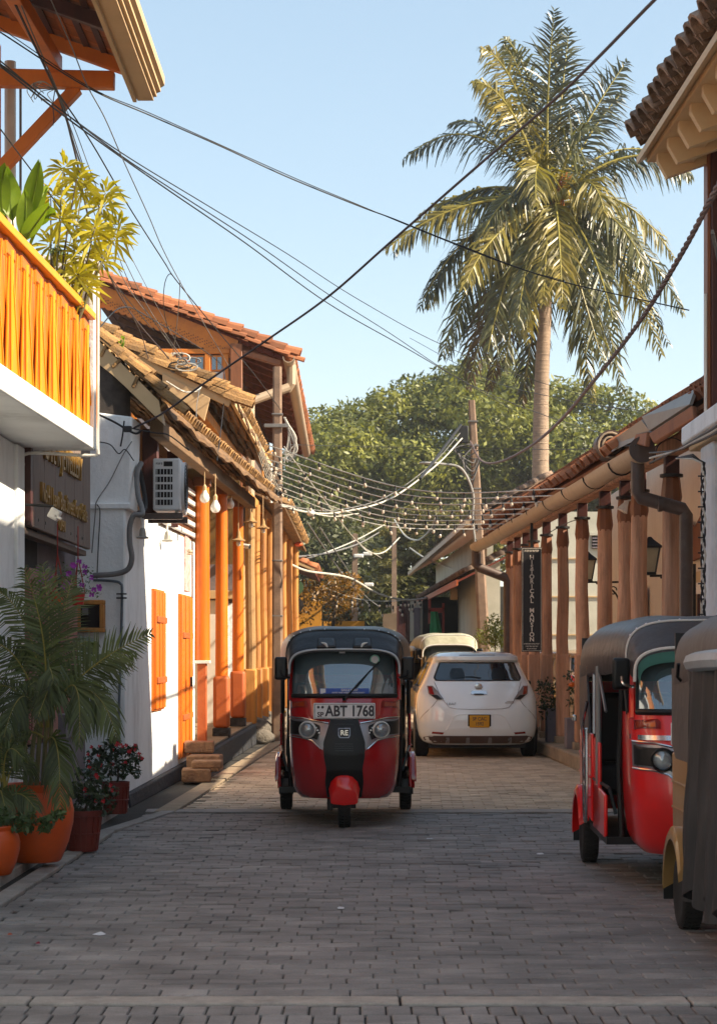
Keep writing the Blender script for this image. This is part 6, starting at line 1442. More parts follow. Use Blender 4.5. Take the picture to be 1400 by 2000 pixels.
    B(MB().lathe([(0, 0), (.040, 0), (.040, .006), (0, .006)], (0, S.y(0, 1.03)-.010, 1.03), n=20, M=Matrix.Rotation(PI/2, 3, 'X')), 'emblem_disc', mat('emblem_blue', '2f7fae', rough=.3, bump=0), em)
    B(MB().box((0, S.y(0, 1.03)-.024, 1.03), (.118, .004, .018)), 'emblem_bar', m_chrome, em)
    if plate_m is m_platey:
        text('model_lettering', 'LEAF', .052, m_greytrim, C_, TM((-.40, S.y(.40, .785)-.008, .785), (1, -.10, 0), (0, 0, 1)), ext=.002, squeeze=1.25)
        B(MB().box((.44, S.y(.44, .80)-.004, .80), (.13, .006, .010), rz=.12), 'model_badge', m_greytrim); B(MB().box((.45, S.y(.44, .83)-.004, .822), (.11, .006, .007), rz=.12), 'model_badge', m_greytrim)
    B(MB().tube([(-.30, S.y(.3, 1.175)-.020, 1.165), (-.1, S.y(.1, 1.18)-.022, 1.175), (.04, S.y(0, 1.165)-.022, 1.155)], [.006, .011, .013], n=6), 'rear_wiper', m_bplas)
    B(S.patch([(-.74, .21), (.74, .21), (.80, .30), (.70, .325), (.45, .31), (-.45, .31), (-.70, .325), (-.80, .30)], .006, nx=16), 'diffuser', m_pipe_b)
    for x in (-.45, -.16, .16, .45): B(S.patch([(x-.03, .21), (x+.03, .21), (x+.022, .30), (x-.022, .30)], .024, nx=3), 'diffuser_fin', m_greytrim)
    B(S.patch([(-.20, 1.388), (.20, 1.388), (.21, 1.412), (-.21, 1.412)], .012, nx=8, dz=.01), 'brake_lamp_strip', paint)
    B(S.patch([(-.26, 1.484), (.26, 1.484), (.26, 1.496), (-.26, 1.496)], .006, nx=8, dz=.01), 'brake_lamp', m_bplas)
    for s in (-1, 1):
        pts = [(s*x, S.y(x, z)-.001, z) for x, z in ((.60, .835), (.66, .76), (.74, .68), (.80, .62), (.84, .56))]
        B(MB().tube(pts, .004, n=4), 'bumper_seam', m_greytrim)
    B(MB().lathe([(.02, 0), (.028, .0), (.012, .035), (.004, .05), (.004, .19)], (0, .75, 1.525), n=8), 'aerial', m_bplas)
    return C_
car((1.735, 28.75, 0), R(1.4), 'white hatchback with yellow number plate parked by the timber posts, seen from behind', m_carwhite, m_platey)
# dark vehicles half hidden behind
v2 = car((.80, 48.0, 0), R(0), 'dark car mostly hidden behind the oncoming red rickshaw', mat('dark_blue_paint', '1c2430', rough=.25, coat=1, bump=0), m_plate, name='distant_car')
v3 = car((4.9, 39.2, .05), R(25), 'tan car parked before the pale building, half seen between the timber posts', mat('tan_paint', '8a6a4c', rough=.3, coat=1, bump=0), m_plate, name='distant_car')
# ================================================================== VEGETATION
def leafmat(name, c1, c2, trans=.3, tc=(1.5, 1.5, .5), rough=.45, isl=.45, scale=.6, spec=.4):
    return mat(name, c1, c2, rough=rough, scale=scale, bump=0, island=isl, trans=trans, transcol=tc, spec=spec)
m_palm = leafmat('palm_leaf', '6a683a', '3e422a', rough=.38, spec=.6)
m_palm_y = leafmat('palm_leaf_yellow', '94823a', '646230', rough=.4, spec=.5)
m_palm_d = leafmat('palm_leaf_dark', '4a4c30', '2c3022', rough=.35, spec=.7)
m_palm_brown = leafmat('palm_leaf_dry', '6a5230', '443722', trans=.1)
m_rachis = mat('palm_rachis', '9a8c3c', '7c7430', rough=.5, bump=0)
m_ptrunk = mat('palm_trunk', 'a58d78', '84705e', rough=.85, scale=3, stretch=(1, 1, 6), bscale=12, bump=.6, dirt=.4, dirtcol=(.12, .09, .07), dscale=3, bdist=.03)
m_areca = leafmat('areca_leaf', '626c3c', '39442a', trans=.25, rough=.45)
m_areca_s = mat('areca_stem', '7c7448', '5c5a38', rough=.6, bump=.1)

def frond(C, mid, tip, Lmax, wid, n, m_, parent, nrm=(0, -.6, .8), grav=.55, fwd=.55, name='frond', rr=.02, start=.12, seg2=True, seed=0):
    """one feather leaf: curved rachis with leaflets either side; points in world space"""
    rg = random.Random(seed*31+int(abs(tip.x)*97)+int(abs(tip.z)*53))
    P = []; C = Vector(C)
    for i in range(n+1):
        t = i/n; P.append(C*(1-t)**2+mid*2*t*(1-t)+tip*t*t)
    V, Q = [], []
    nrm = Vector(nrm)
    for i in range(int(n*start), n+1):
        t = i/n; p = P[i]; tg = (P[min(i+1, n)]-P[max(i-1, 0)]).normalized()
        sd = tg.cross(nrm)
        if sd.length < .2: sd = tg.cross(Vector((1, .3, 0)))
        sd.normalize()
        L = Lmax*(.30+.70*math.sin(PI*min(1, (t*.92+.08))**.85))*(1 if t < .85 else (1-(t-.85)*2.6))
        for s in (-1, 1):
            l = L*rg.uniform(.8, 1.1); w = wid*rg.uniform(.8, 1.2)
            if Lmax > .5:
                if rg.random() < .07: continue
                l = L*rg.uniform(.62, 1.15)
            jj = .10 if Lmax < .5 else .32
            d = (sd*s*.85+tg*(fwd+.35*t)+Vector((rg.uniform(-jj, jj), rg.uniform(-jj, jj), rg.uniform(-jj, jj)-grav*.25))).normalized()
            m1 = p+d*l*.5+Vector((0, 0, -grav*l*.16)); d2 = (d+Vector((0, 0, -grav*1.8))).normalized(); e = m1+d2*l*.52
            wv = d.cross(nrm+Vector((rg.uniform(-.5, .5), rg.uniform(-.5, .5), rg.uniform(-.5, .5))))
            if wv.length < 1e-3: continue
            wv = wv.normalized()*w*.5; b = len(V)
            V += [p-wv*.7, p+wv*.7, m1+wv, m1-wv, e+wv*.12, e-wv*.12]
            Q += [(b, b+1, b+2, b+3), (b+3, b+2, b+4, b+5)]
    mb = MB(); mb.v = [tuple(v) for v in V]; mb.f = Q
    ob = mb.build(name, m_, parent, smooth=False, fixn=False)
    ob.data.materials.append(m_rachis)
    bm = bmesh.new(); bm.from_mesh(ob.data); off = worldloc(parent) if parent else Vector((0, 0, 0)); k = 6; ring0 = None
    for i in range(0, n+1, max(1, n//14)):
        r = rr*(1-.8*i/n); tg = (P[min(i+1, n)]-P[max(i-1, 0)]).normalized(); u = tg.cross(Vector((.1, .2, 1))).normalized(); v = tg.cross(u)
        ring = [bm.verts.new(P[i]-off+(u*math.cos(2*PI*j/k)+v*math.sin(2*PI*j/k))*r) for j in range(k)]
        if ring0:
            for j in range(k):
                f = bm.faces.new((ring0[j], ring0[(j+1) % k], ring[(j+1) % k], ring[j])); f.material_index = 1
        ring0 = ring
    bm.to_mesh(ob.data); bm.free(); return ob

# ---- coconut palm
PY = 55.0
cp = thing('coconut_palm', 'tall coconut palm with drooping olive fronds rising behind the tiled verandah roof', 'palm tree', (5.1, PY, 0))
c0 = W(1075, 392, PY)
tp = spline([W(1048, 1290, PY), W(1053, 1100, PY), W(1055, 900, PY), W(1057, 760, PY), W(1064, 600, PY), W(1074, 430, PY)], 10)
MB().tube(tp, [(.27-.10*min(1, i/len(tp)*1.2)+(.010 if i % 2 else 0)) for i in range(len(tp))], n=16).build('trunk', m_ptrunk, cp)
rg = MB()
for i in range(0, 70):
    t = i/70*(len(tp)-1.01); k = int(t); p = tp[k].lerp(tp[k+1], t-k); r = .272-.10*min(1, t/len(tp)*1.2)
    rg.lathe([(r*.99, -.03), (r*1.04, 0), (r*.99, .02)], p, n=16)
rg.build('trunk_rings', m_ptrunk, cp, kind='stuff')
FR = [ # mid px, tip px, depth of tip, material, gravity
 ((1062, 190), (1082, 22), -.6, 'd', .15, (0, -1, .1)), ((1092, 230), (1110, 60), .8, 'd', .25, (0, -1, .1)), ((1010, 110), (940, 95), -.8, 'y', .6, (0, -.8, .5)), ((1000, 160), (925, 160), -1.2, 'y', .8, (0, -.8, .5)), ((1040, 110), (985, 75), .5, 'g', .5, (0, -.8, .4)),
 ((1020, 230), (955, 190), .9, 'g', .6, (0, -.7, .6)), ((1150, 220), (1222, 122), .4, 'd', .35, (0, -1, .2)), ((1140, 260), (1215, 180), 1.4, 'd', .5, (0, -.8, .4)),
 ((930, 180), (788, 312), .3, 'd', .7, (0, -.6, .8)), ((960, 210), (880, 240), 1.6, 'd', .5, (0, -.6, .8)), ((890, 350), (770, 492), .2, 'd', .75, (0, -.5, .8)), ((940, 330), (840, 420), 1.9, 'd', .7, (0, -.5, .8)),
 ((900, 420), (820, 600), .6, 'd', .75, (0, -.6, .7)), ((930, 450), (862, 700), -.2, 'g', .8, (0, -.8, .3)), ((965, 420), (905, 560), -2.6, 'y', .75, (0, -.9, .2)), ((950, 520), (900, 745), 1.0, 'g', .7, (0, -.8, .3)), ((985, 500), (950, 700), -1.6, 'g', .7, (0, -.9, .2)),
 ((1010, 520), (985, 720), -.6, 'g', .7, (0, -.9, .2)), ((1050, 560), (1020, 780), 1.2, 'd', .6, (0, -.9, .2)), ((1030, 450), (1010, 640), -2.9, 'g', .6, (0, -1, .1)),
 ((1090, 380), (1098, 600), -3.4, 'y', .55, (0, -1, 0)), ((1070, 420), (1060, 590), -2.8, 'y', .5, (0, -1, 0)), ((1040, 250), (1046, 400), -3.2, 'y', .5, (0, -1, 0)),
 ((1130, 500), (1150, 765), .8, 'd', .65, (0, -.9, .2)), ((1160, 480), (1215, 765), .2, 'g', .7, (0, -.9, .2)), ((1150, 420), (1200, 640), -2.6, 'g', .7, (0, -.9, .2)), ((1190, 380), (1262, 560), -1.9, 'g', .7, (0, -.8, .4)),
 ((1200, 450), (1290, 690), .6, 'y', .7, (0, -.8, .3)), ((1230, 400), (1332, 610), .9, 'g', .7, (0, -.8, .4)), ((1210, 330), (1312, 500), -.4, 'y', .75, (0, -.6, .7)), ((1240, 240), (1350, 345), .8, 'd', .7, (0, -.6, .8)),
 ((1180, 260), (1290, 300), 2.0, 'd', .6, (0, -.6, .8)), ((1160, 300), (1180, 420), -2.2, 'y', .6, (0, -.8, .4)), ((1110, 480), (1180, 720), -1.2, 'g', .7, (0, -.9, .2)), ((1000, 330), (935, 470), -1.6, 'g', .7, (0, -.7, .6)), ((1120, 240), (1150, 250), -2.0, 'g', .5, (0, -.7, .6)),
 ((1000, 560), (955, 760), .4, 'b', .9, (0, -.9, .2)), ((960, 540), (915, 755), .0, 'b', .9, (0, -.9, .2))]
rq_ = random.Random(77)
for (m1, t1, dd, k, gr, nn) in list(FR):      # a second, tangled layer of leaves
    if rq_.random() < .40:
        j = lambda a: (a[0]+rq_.uniform(-26, 26), a[1]+rq_.uniform(-22, 26))
        FR.append((j(m1), j(t1), dd+rq_.uniform(-1, 1.2), rq_.choice('dgdgyb'), min(.95, gr+.15), (rq_.uniform(-.4, .4), -.8, .4)))
for i, (m1, t1, dd, k, gr, nn) in enumerate(FR):
    mid = W(m1[0], m1[1], PY+dd*.6); tip = W(t1[0], t1[1], PY+dd)
    frond(c0+Vector((rnd.uniform(-.1, .1), rnd.uniform(-.1, .1), rnd.uniform(-.15, .15))), mid, tip, 1.15, .056, 66, {'d': m_palm_d, 'g': m_palm, 'y': m_palm_y, 'b': m_palm_brown}[k], cp, nrm=nn, grav=gr, seed=i, rr=.045)
nb = MB()
for k in range(9):
    p = c0+Vector((rnd.uniform(-.45, .55), -.35-rnd.random()*.3, rnd.uniform(-.45, .15))); nb.ell(p, (.13, .13, .16), 9, 7)
nb.build('coconuts', mat('young_coconut', '7d7a30', '6a5a28', rough=.5, bump=.1), cp)
sp = MB()
for k in range(14):
    a = rnd.uniform(0, 6.28); p = c0+Vector((.3*math.cos(a)+.25, -.5, .25+.3*math.sin(a))); sp.tube([c0+Vector((.1, -.3, .1)), p, p+Vector((.15*math.cos(a), 0, .25*math.sin(a)-.1))], [.02, .03, .01], n=5)
sp.build('flower_stalks', mat('orange_husk', 'b06a24', '8a4c18', rough=.7), cp)

def clumps(name, specs, leaf, per, m_, parent, seed=1, flat=.75, up=.35):
    """leaf quads gathered in clumps: specs = [(centre, radius)]"""
    rs = np.random.RandomState(seed); VV = []; n_tot = 0
    for c, r in specs:
        n = max(20, int(per*r*r)); d = rs.normal(size=(n, 3)); d /= np.linalg.norm(d, axis=1)[:, None]
        rad = r*(rs.uniform(.35, 1, n)**.5)*(1+.18*rs.normal(size=n)*.6)
        p = np.array(c)+d*rad[:, None]*np.array([1, 1, flat])
        nn = d*.6+rs.normal(size=(n, 3))*.55+np.array([0, 0, up]); nn /= np.linalg.norm(nn, axis=1)[:, None]
        a = np.cross(nn, rs.normal(size=(n, 3))); a /= np.linalg.norm(a, axis=1)[:, None]; b = np.cross(nn, a)
        l = leaf*rs.uniform(.6, 1.3, n)[:, None]; w = l*.42
        VV.append(np.stack([p-a*l*.5, p+b*w*.5-a*l*.05, p+a*l*.5, p-b*w*.5-a*l*.05], 1).reshape(-1, 3)); n_tot += n
    V = np.concatenate(VV); Q = np.arange(len(V)).reshape(-1, 4)
    return np_mesh(name, V, Q, m_, parent)

m_rain = leafmat('rain_tree_leaf', '8c8c3c', '36442a', trans=.3, isl=.4, scale=.3, tc=(1.3, 1.25, .5))
m_bark = mat('tree_bark', '5c4c3a', '3e3226', rough=.9, scale=3, bump=.6, bscale=10, bdist=.05)
def ptop(px, pts):
    for a, b in zip(pts, pts[1:]):
        if a[0] <= px <= b[0]: return a[1]+(b[1]-a[1])*(px-a[0])/(b[0]-a[0])
    return pts[-1][1]
def big_tree(label, Y0, top, bottom, r0, r1, n, leaf, per, m_, seed, depth, trunk_px, name='great_tree'):
    rs = random.Random(seed); t = thing(name, label, 'tree', W(trunk_px, 1278, Y0)-Vector((0, 0, 1.5)))
    sp_ = []; sc = F/Y0; xs = (top[0][0], top[-1][0])
    # rim clumps follow the outline, the rest fill a domed volume
    x = xs[0]
    while x < xs[1]:
        r = rs.uniform(r0, (r0+r1)/2); tz = ptop(x, top)
        sp_.append((W(x+rs.uniform(-5, 5), tz+r*sc*.62+rs.uniform(-6, 8), Y0+rs.uniform(-2, 3)), r)); x += r*sc*.8
    for i in range(n):
        r = rs.uniform(r0, r1); x = rs.uniform(*xs); ty = ptop(x, top)+r*sc*.8; by = ptop(x, bottom)
        if by < ty+5: continue
        v = rs.random(); y = ty+(by-ty)*v
        dz = -depth*math.sin(PI*min(1, .12+v*.75))*rs.uniform(.1, 1.0)+rs.uniform(0, depth*.4)
        sp_.append((W(x, y, Y0)+Vector((0, dz, 0)), r))
    clumps('crown', sp_, leaf, per, m_, t, seed)
    mb = MB(); base = W(trunk_px, 1278, Y0)-Vector((0, 0, 1.5))
    fork = W(trunk_px, (ptop(trunk_px, top)+1278)/2+60, Y0)
    mb.tube(spline([base, base.lerp(fork, .5)+Vector((.2, 0, 0)), fork], 5), [.9-.04*i for i in range(11)], n=12)
    for c, r in sp_[::6]:
        mdl = fork.lerp(c, .55)+Vector((rs.uniform(-.6, .6), 0, rs.uniform(-.2, .6))); pts = spline([fork, mdl, c], 5)
        mb.tube(pts, [.34-.026*i for i in range(len(pts))], n=6)
    mb.build('trunk', m_bark, t); return t
top1 = [(585, 860), (600, 818), (640, 792), (700, 782), (740, 764), (790, 752), (820, 732), (860, 716), (905, 706), (960, 700), (1010, 708), (1040, 722), (1090, 745), (1150, 752), (1200, 762), (1240, 780), (1290, 808), (1340, 860)]
bot1 = [(585, 1050), (1340, 1010)]
big_tree('huge domed shade tree with yellow green foliage behind the coconut palm', 112, top1, bot1, .8, 2.5, 190, .38, 200, m_rain, 5, 9, 820)
m_dkt = leafmat('dark_tree_leaf', '5e5e34', '3e4630', trans=.2, isl=.45, scale=.3)
top2 = [(548, 1000), (580, 960), (640, 985), (700, 1010), (760, 1030), (790, 1060)]
big_tree('dark spreading tree at the street end behind the left shop', 96, top2, [(548, 1235), (790, 1235)], .8, 1.5, 90, .32, 230, m_dkt, 8, 4, 650)
m_lay = leafmat('layered_tree_leaf', '7a733a', '454828', trans=.25, isl=.45, scale=.3, tc=(1.3, 1.2, .5))
tC = thing('layered_tree', 'tree with flat layered green branches behind the far right-hand roofs', 'tree', W(850, 1278, 88)-Vector((0, 0, 1.5)))
sp_ = []; rs_ = random.Random(3)
for k in range(13):
    y = 1000+k*17
    for q in range(11):
        x = rs_.uniform(735, 990) if k < 8 else rs_.uniform(700, 900)
        sp_.append((W(x, y+rs_.uniform(-4, 4), 88)+Vector((0, rs_.uniform(-2, 2), 0)), rs_.uniform(.5, .95)))
clumps('crown', sp_, .28, 300, m_lay, tC, 4, flat=.32, up=.8)
MB().tube([W(850, 1311, 88), W(852, 1150, 88), W(850, 1000, 88)], [.3, .24, .1], n=8).build('trunk', m_bark, tC)
m_amber_l = leafmat('backlit_leaf', '9a6c22', '4a3c1e', trans=.35, isl=.5)  # amber base colour carries the sun glow through the leaves
tD = thing('small_street_tree', 'small tree with amber backlit leaves before the ochre wall', 'tree', (-.9, 60.5, 0))
sp_ = [(W(rs_.uniform(575, 690), rs_.uniform(1135, 1215), 60.5)+Vector((0, rs_.uniform(-.8, .8), 0)), rs_.uniform(.25, .55)) for k in range(34)]
clumps('crown', sp_, .14, 420, m_amber_l, tD, 6)
MB().tube([(-.9, 60.5, 0), (-.85, 60.5, 1.6), (-.7, 60.5, 3.0)], [.09, .07, .04], n=6).build('trunk', m_bark, tD)
m_bush = leafmat('bush_leaf', '7a7c2c', '4c5420', trans=.3, isl=.5)
bu = thing('yellow_green_bush', 'yellow green bush growing by the leaning pole beyond the white car', 'bush', (2.95, 43, 0))
sp_ = [(W(rs_.uniform(950, 985), rs_.uniform(1212, 1262), 43)+Vector((0, rs_.uniform(-.4, .4), 0)), rs_.uniform(.12, .24)) for k in range(26)]
sp_ += [(W(rs_.uniform(928, 950), rs_.uniform(1225, 1260), 44), .10) for k in range(6)]
clumps('foliage', sp_, .07, 1500, m_bush, bu, 7)
MB().tube([(2.9, 43, 0), (2.95, 43, 2.2)], [.03, .01], n=5).build('stem', m_bark, bu)

# ---- potted plants along the left pavement
m_pot_o = mat('orange_glaze', 'd8560e', 'c44a0a', rough=.45, scale=3, bscale=30, bump=.12, dirt=.35, dirtcol=(.25, .06, .02), dscale=4, coat=.15)
m_pot_r = mat('red_brown_pot', '7c2a1c', '651f16', rough=.55, scale=5, bscale=30, bump=.25, dirt=.4, dirtcol=(.10, .03, .02), dscale=4)
m_soil = mat('potting_soil', '2a1f18', '191210', rough=1, scale=20, bump=.8, bscale=40)
def urn(T, r, h, m_):
    MB().lathe([(0, 0), (r*.60, 0), (r*.66, h*.02), (r*.86, h*.25), (r*.98, h*.50), (r, h*.66), (r*.93, h*.80), (r*.80, h*.90), (r*.84, h*.95), (r*.86, h*.985), (r*.84, h), (r*.76, h*.99), (r*.74, h*.90), (r*.70, h*.88), (0, h*.88)], (0, 0, 0), n=40).build('pot', m_, T, world=False)
    MB().lathe([(0, h*.885), (r*.72, h*.885), (r*.70, h*.86), (0, h*.86)], (0, 0, 0), n=20).build('soil', m_soil, T, world=False)
def bucket(T, r0, r1, h, m_):
    p = MB().lathe([(0, 0), (r0, 0), (r0*1.02, h*.02), (r1*.95, h*.86), (r1, h*.865), (r1*1.02, h), (r1*.92, h), (r1*.90, h*.9), (0, h*.9)], (0, 0, 0), n=28).build('pot', m_, T, world=False)
    rb = MB()
    for i in range(16):
        a = 2*PI*i/16
        rb.beam((r0*1.02*math.cos(a), r0*1.02*math.sin(a), .01), (r1*.955*math.cos(a), r1*.955*math.sin(a), h*.85), .010, .012)
    rb.lathe([(r0*1.2, h*.42), (r0*1.25, h*.44), (r0*1.2, h*.46)], n=28); rb.build('ribs', m_, p, world=False, kind='stuff')
    MB().lathe([(0, h*.915), (r1*.90, h*.915), (r1*.9, h*.905), (0, h*.905)], (0, 0, 0), n=20).build('soil', m_soil, T, world=False)
PV = .05
def palm_fronds(T, Y, lst, stems, L, w, n=46, m_=m_areca, seed=0):
    for i, (s, m1, t1, dy, gr, nn) in enumerate(lst):
        frond(W(s[0], s[1], Y), W(m1[0], m1[1], Y+dy*.5), W(t1[0], t1[1], Y+dy), L, w, n, m_, T, nrm=nn, grav=gr, seed=seed+i, rr=.008, start=.22)
    for s in stems:
        MB().tube(spline([W(a, b, Y+.05*j) for j, (a, b) in enumerate(s)], 5), [.017]*(len(s)*5-4), n=7).build('stem', m_areca_s, T)
tp1 = thing('potted_palm', 'large feathery areca palm in the biggest bright orange urn on the left pavement', 'potted palm', (-2.255, 14.0, PV), group=None)
urn(tp1, .262, .545, m_pot_o)
nf = (0, -.9, .35)
palm_fronds(tp1, 14.0, [((98, 1400), (150, 1300), (292, 1238), -.1, .15, (0, -1, .1)), ((100, 1400), (160, 1285), (262, 1275), .25, .6, nf), ((105, 1390), (165, 1260), (155, 1455), -.3, .9, nf), ((100, 1380), (190, 1290), (228, 1440), -.1, .9, nf),
 ((88, 1380), (100, 1240), (48, 1112), -.3, .3, nf), ((90, 1380), (108, 1240), (84, 1105), .1, .2, nf), ((92, 1380), (112, 1240), (142, 1128), .3, .25, nf), ((85, 1380), (70, 1190), (-10, 1150), -.1, .6, nf), ((80, 1400), (40, 1230), (-60, 1250), -.2, .7, nf),
 ((80, 1420), (20, 1280), (-70, 1380), .2, .8, nf), ((84, 1420), (45, 1290), (8, 1440), -.5, .9, nf), ((92, 1420), (120, 1270), (75, 1400), -.6, .9, nf), 
 ((90, 1450), (120, 1400), (118, 1590), -.5, .9, (0, -1, .1)), ((85, 1440), (35, 1400), (-30, 1500), -.2, .8, nf), ((95, 1420), (90, 1250), (105, 1330), -.8, .8, nf), ((92, 1400), (60, 1200), (30, 1300), .3, .8, nf), ((96, 1400), (140, 1220), (190, 1260), .4, .7, nf)],
 [[(60, 1545), (66, 1450), (84, 1380)], [(72, 1545), (78, 1440), (88, 1370)], [(84, 1545), (90, 1440), (95, 1360)], [(98, 1545), (100, 1450), (102, 1370)], [(50, 1545), (50, 1460), (30, 1380)]], .28, .0155, n=42, seed=40)
tp2 = thing('potted_shrub', 'leafy low plant trailing over the small orange pot at the left picture edge', 'potted plant', (-2.40, 13.15, PV))
urn(tp2, .175, .325, m_pot_o)
m_leaf_g = leafmat('shrub_leaf', '5c7040', '36482a', trans=.15, isl=.4, scale=2); m_leaf_d = leafmat('dark_shrub_leaf', '3c4e2e', '24301e', trans=.15, isl=.5, scale=2, rough=.4, spec=.5)
m_flower = mat('coral_flower', 'd8323a', 'b8242e', rough=.5, bump=0, island=.2); m_purple = mat('purple_flower', 'b040b8', '8c2c98', rough=.5, bump=0, island=.2)
def foliage(T, specs, leaf, per, m_, seed, name='foliage'): return clumps(name, [(Vector(c), r) for c, r in specs], leaf, per, m_, T, seed, flat=.8, up=.4)
foliage(tp2, [(W(x, y, 13.1), .045) for x, y in ((0, 1605), (20, 1600), (40, 1600), (60, 1598), (80, 1606), (100, 1600), (115, 1592), (30, 1620), (55, 1618), (-10, 1610), (5, 1585), (90, 1618))], .050, 26000, m_leaf_g, 21)
tp2b = thing('potted_palm', 'dim feathery palm leaning in at the left picture edge above the small orange pot', 'potted palm', (-2.55, 13.6, PV))
bucket(tp2b, .10, .14, .26, m_pot_r)
palm_fronds(tp2b, 13.6, [((10, 1560), (0, 1420), (45, 1480), -.2, .9, nf), ((5, 1560), (10, 1400), (-30, 1330), 0, .5, nf), ((8, 1560), (30, 1440), (60, 1500), .1, .9, nf), ((8, 1560), (-10, 1420), (-60, 1450), .1, .8, nf), ((10, 1580), (30, 1520), (70, 1580), -.2, .9, nf), ((5, 1580), (-5, 1500), (15, 1600), -.3, .9, nf), ((8, 1560), (25, 1350), (70, 1330), .3, .6, nf)],
 [[(5, 1640), (8, 1580), (10, 1540)]], .24, .012, n=38, seed=80)
def shrub(T, specs, nfl, leaf, per, m_, mf, Y, seed, fr=.016):
    foliage(T, specs, leaf, per, m_, seed); rs = random.Random(seed)
    fl_ = MB()
    for i in range(nfl):
        c, r = rs.choice(specs); d = Vector((rs.uniform(-1, 1), rs.uniform(-1, -.1), rs.uniform(-.4, 1))).normalized(); p = Vector(c)+d*r*1.02
        for q in range(4):
            a = q*PI/2+rs.random(); e = Vector((math.cos(a), -.3, math.sin(a)))*fr; u = Vector((-math.sin(a), 0, math.cos(a)))*fr*.55
            fl_.add([p, p+e*.6+u, p+e*1.15, p+e*.6-u], [(0, 1, 2, 3)])
    fl_.build('flowers', mf, T, smooth=False, fixn=False, kind='stuff')
tp3 = thing('potted_shrub', 'dark leaved shrub with coral flowers in the ribbed red brown pot nearest the road', 'potted plant', (W(162, 1660, 15.15).x, 15.15, PV-.04))
bucket(tp3, .108, .150, .31, m_pot_r)
shrub(tp3, [(W(x, y, 15.15+dy), r) for x, y, dy, r in ((165, 1580, 0, .10), (185, 1560, -.05, .10), (205, 1575, 0, .08), (150, 1545, .05, .09), (175, 1530, 0, .09), (215, 1545, .05, .07), (160, 1510, .1, .06), (185, 1500, .05, .05), (200, 1525, -.05, .06))], 12, .062, 9500, m_leaf_d, m_flower, 15.15, 31)
MB().tube([W(160, 1600, 15.15), W(175, 1560, 15.15), W(178, 1510, 15.15)], [.012, .010, .004], n=6).build('stem', m_bark, tp3)
tp4 = thing('potted_shrub', 'bushy shrub dotted with coral flowers in the red pot against the white corner', 'potted plant', (W(226, 1590, 18.2).x, 18.2, PV))
bucket(tp4, .100, .128, .29, m_pot_r)
shrub(tp4, [(W(x, y, 18.2+dy), r) for x, y, dy, r in ((190, 1480, 0, .11), (215, 1465, -.1, .11), (240, 1475, 0, .11), (258, 1490, .05, .09), (205, 1500, -.1, .12), (235, 1505, -.05, .10), (180, 1505, 0, .09), (222, 1450, .05, .08), (255, 1465, .1, .07), (270, 1480, 0, .05), (265, 1510, 0, .06))], 26, .058, 9500, m_leaf_d, m_flower, 18.2, 32, fr=.017)
MB().tube([W(228, 1540, 18.2), W(232, 1515, 18.2), W(225, 1470, 18.2)], [.012, .010, .004], n=6).build('stem', m_bark, tp4)
def hang_pot(lab, px, py, Y, m_, seed, blooms):
    c = W(px, py, Y); T = thing('hanging_pot', lab, 'hanging plant', c)
    MB().loft([[(a*w, b*w, z) for a, b in [(math.cos(k*PI/8+.2), math.sin(k*PI/8+.2)) for k in range(16)]] for w, z in ((.045, -.055), (.062, .05), (.068, .055), (.060, .055))]).build('pot', m_, T, world=False)
    for k in range(3): MB().tube([(.06*math.cos(k*2.1), .06*math.sin(k*2.1), .05), (0, 0, .36), (0, 0, .62)], .005, n=4).build('cord', m_red, T, world=False)
    shrub(T, [(c+Vector((x, y, z)), r) for x, y, z, r in ((0, 0, .12, .07), (.06, 0, .17, .06), (-.08, 0, .16, .06), (.10, 0, .08, .05), (-.12, .02, .22, .05), (.02, 0, .26, .06), (.09, 0, .25, .05), (.16, 0, .06, .05))], blooms, .030, 9000, m_leaf_g, m_purple, Y, seed, fr=.024)
hang_pot('small red hanging pot with purple flowering plant below the timber signboard', 153, 1170, 17.0, mat('red_plastic_pot', 'b01c14', rough=.4, bump=0), 51, 12)
hang_pot('half hidden orange hanging pot with purple flowers beside the red one', 113, 1168, 16.6, m_pot_o, 52, 12)

# ---- balcony plants
m_by = leafmat('sunlit_strap_leaf', 'b0a41e', '7e7a1c', trans=.4, tc=(1.7, 1.6, .35), isl=.35, scale=2); m_by2 = leafmat('broad_balcony_leaf', '7f9226', '4f6a20', trans=.4, tc=(1.5, 1.6, .4), isl=.25, scale=2)
bp = thing('balcony_rhapis', 'yellow green fan leaved cane plant leaning over the end of the orange balcony railing', 'plant', (-2.25, 15.0, 3.27))
MB().lathe([(0, 0), (.12, 0), (.15, .24), (.13, .24), (.12, .22), (0, .22)], (0, 0, 0), n=18).build('pot', m_pot_r, bp, world=False)
rs_ = random.Random(12)
def rosette(mb, c, n, L, w, lean):
    for k in range(n):
        a = 2*PI*k/n+rs_.uniform(-.25, .25); d = Vector((math.cos(a)*.9, rs_.uniform(-.5, .5), math.sin(a)*.75))+Vector(lean); d.normalize()
        l = L*rs_.uniform(.75, 1.15); s_ = d.cross(Vector((rs_.uniform(-.4, .4), -1, rs_.uniform(-.3, .3)))).normalized()*w*.5
        p1 = c+d*l*.15; p2 = c+d*l*.6+Vector((0, 0, -.04*l)); p3 = c+d*l+Vector((0, 0, -.25*l))
        b = len(mb.v); mb.add([p1-s_*.3, p1+s_*.3, p2+s_, p2-s_, p3+s_*.15, p3-s_*.15], [(0, 1, 2, 3), (3, 2, 4, 5)])
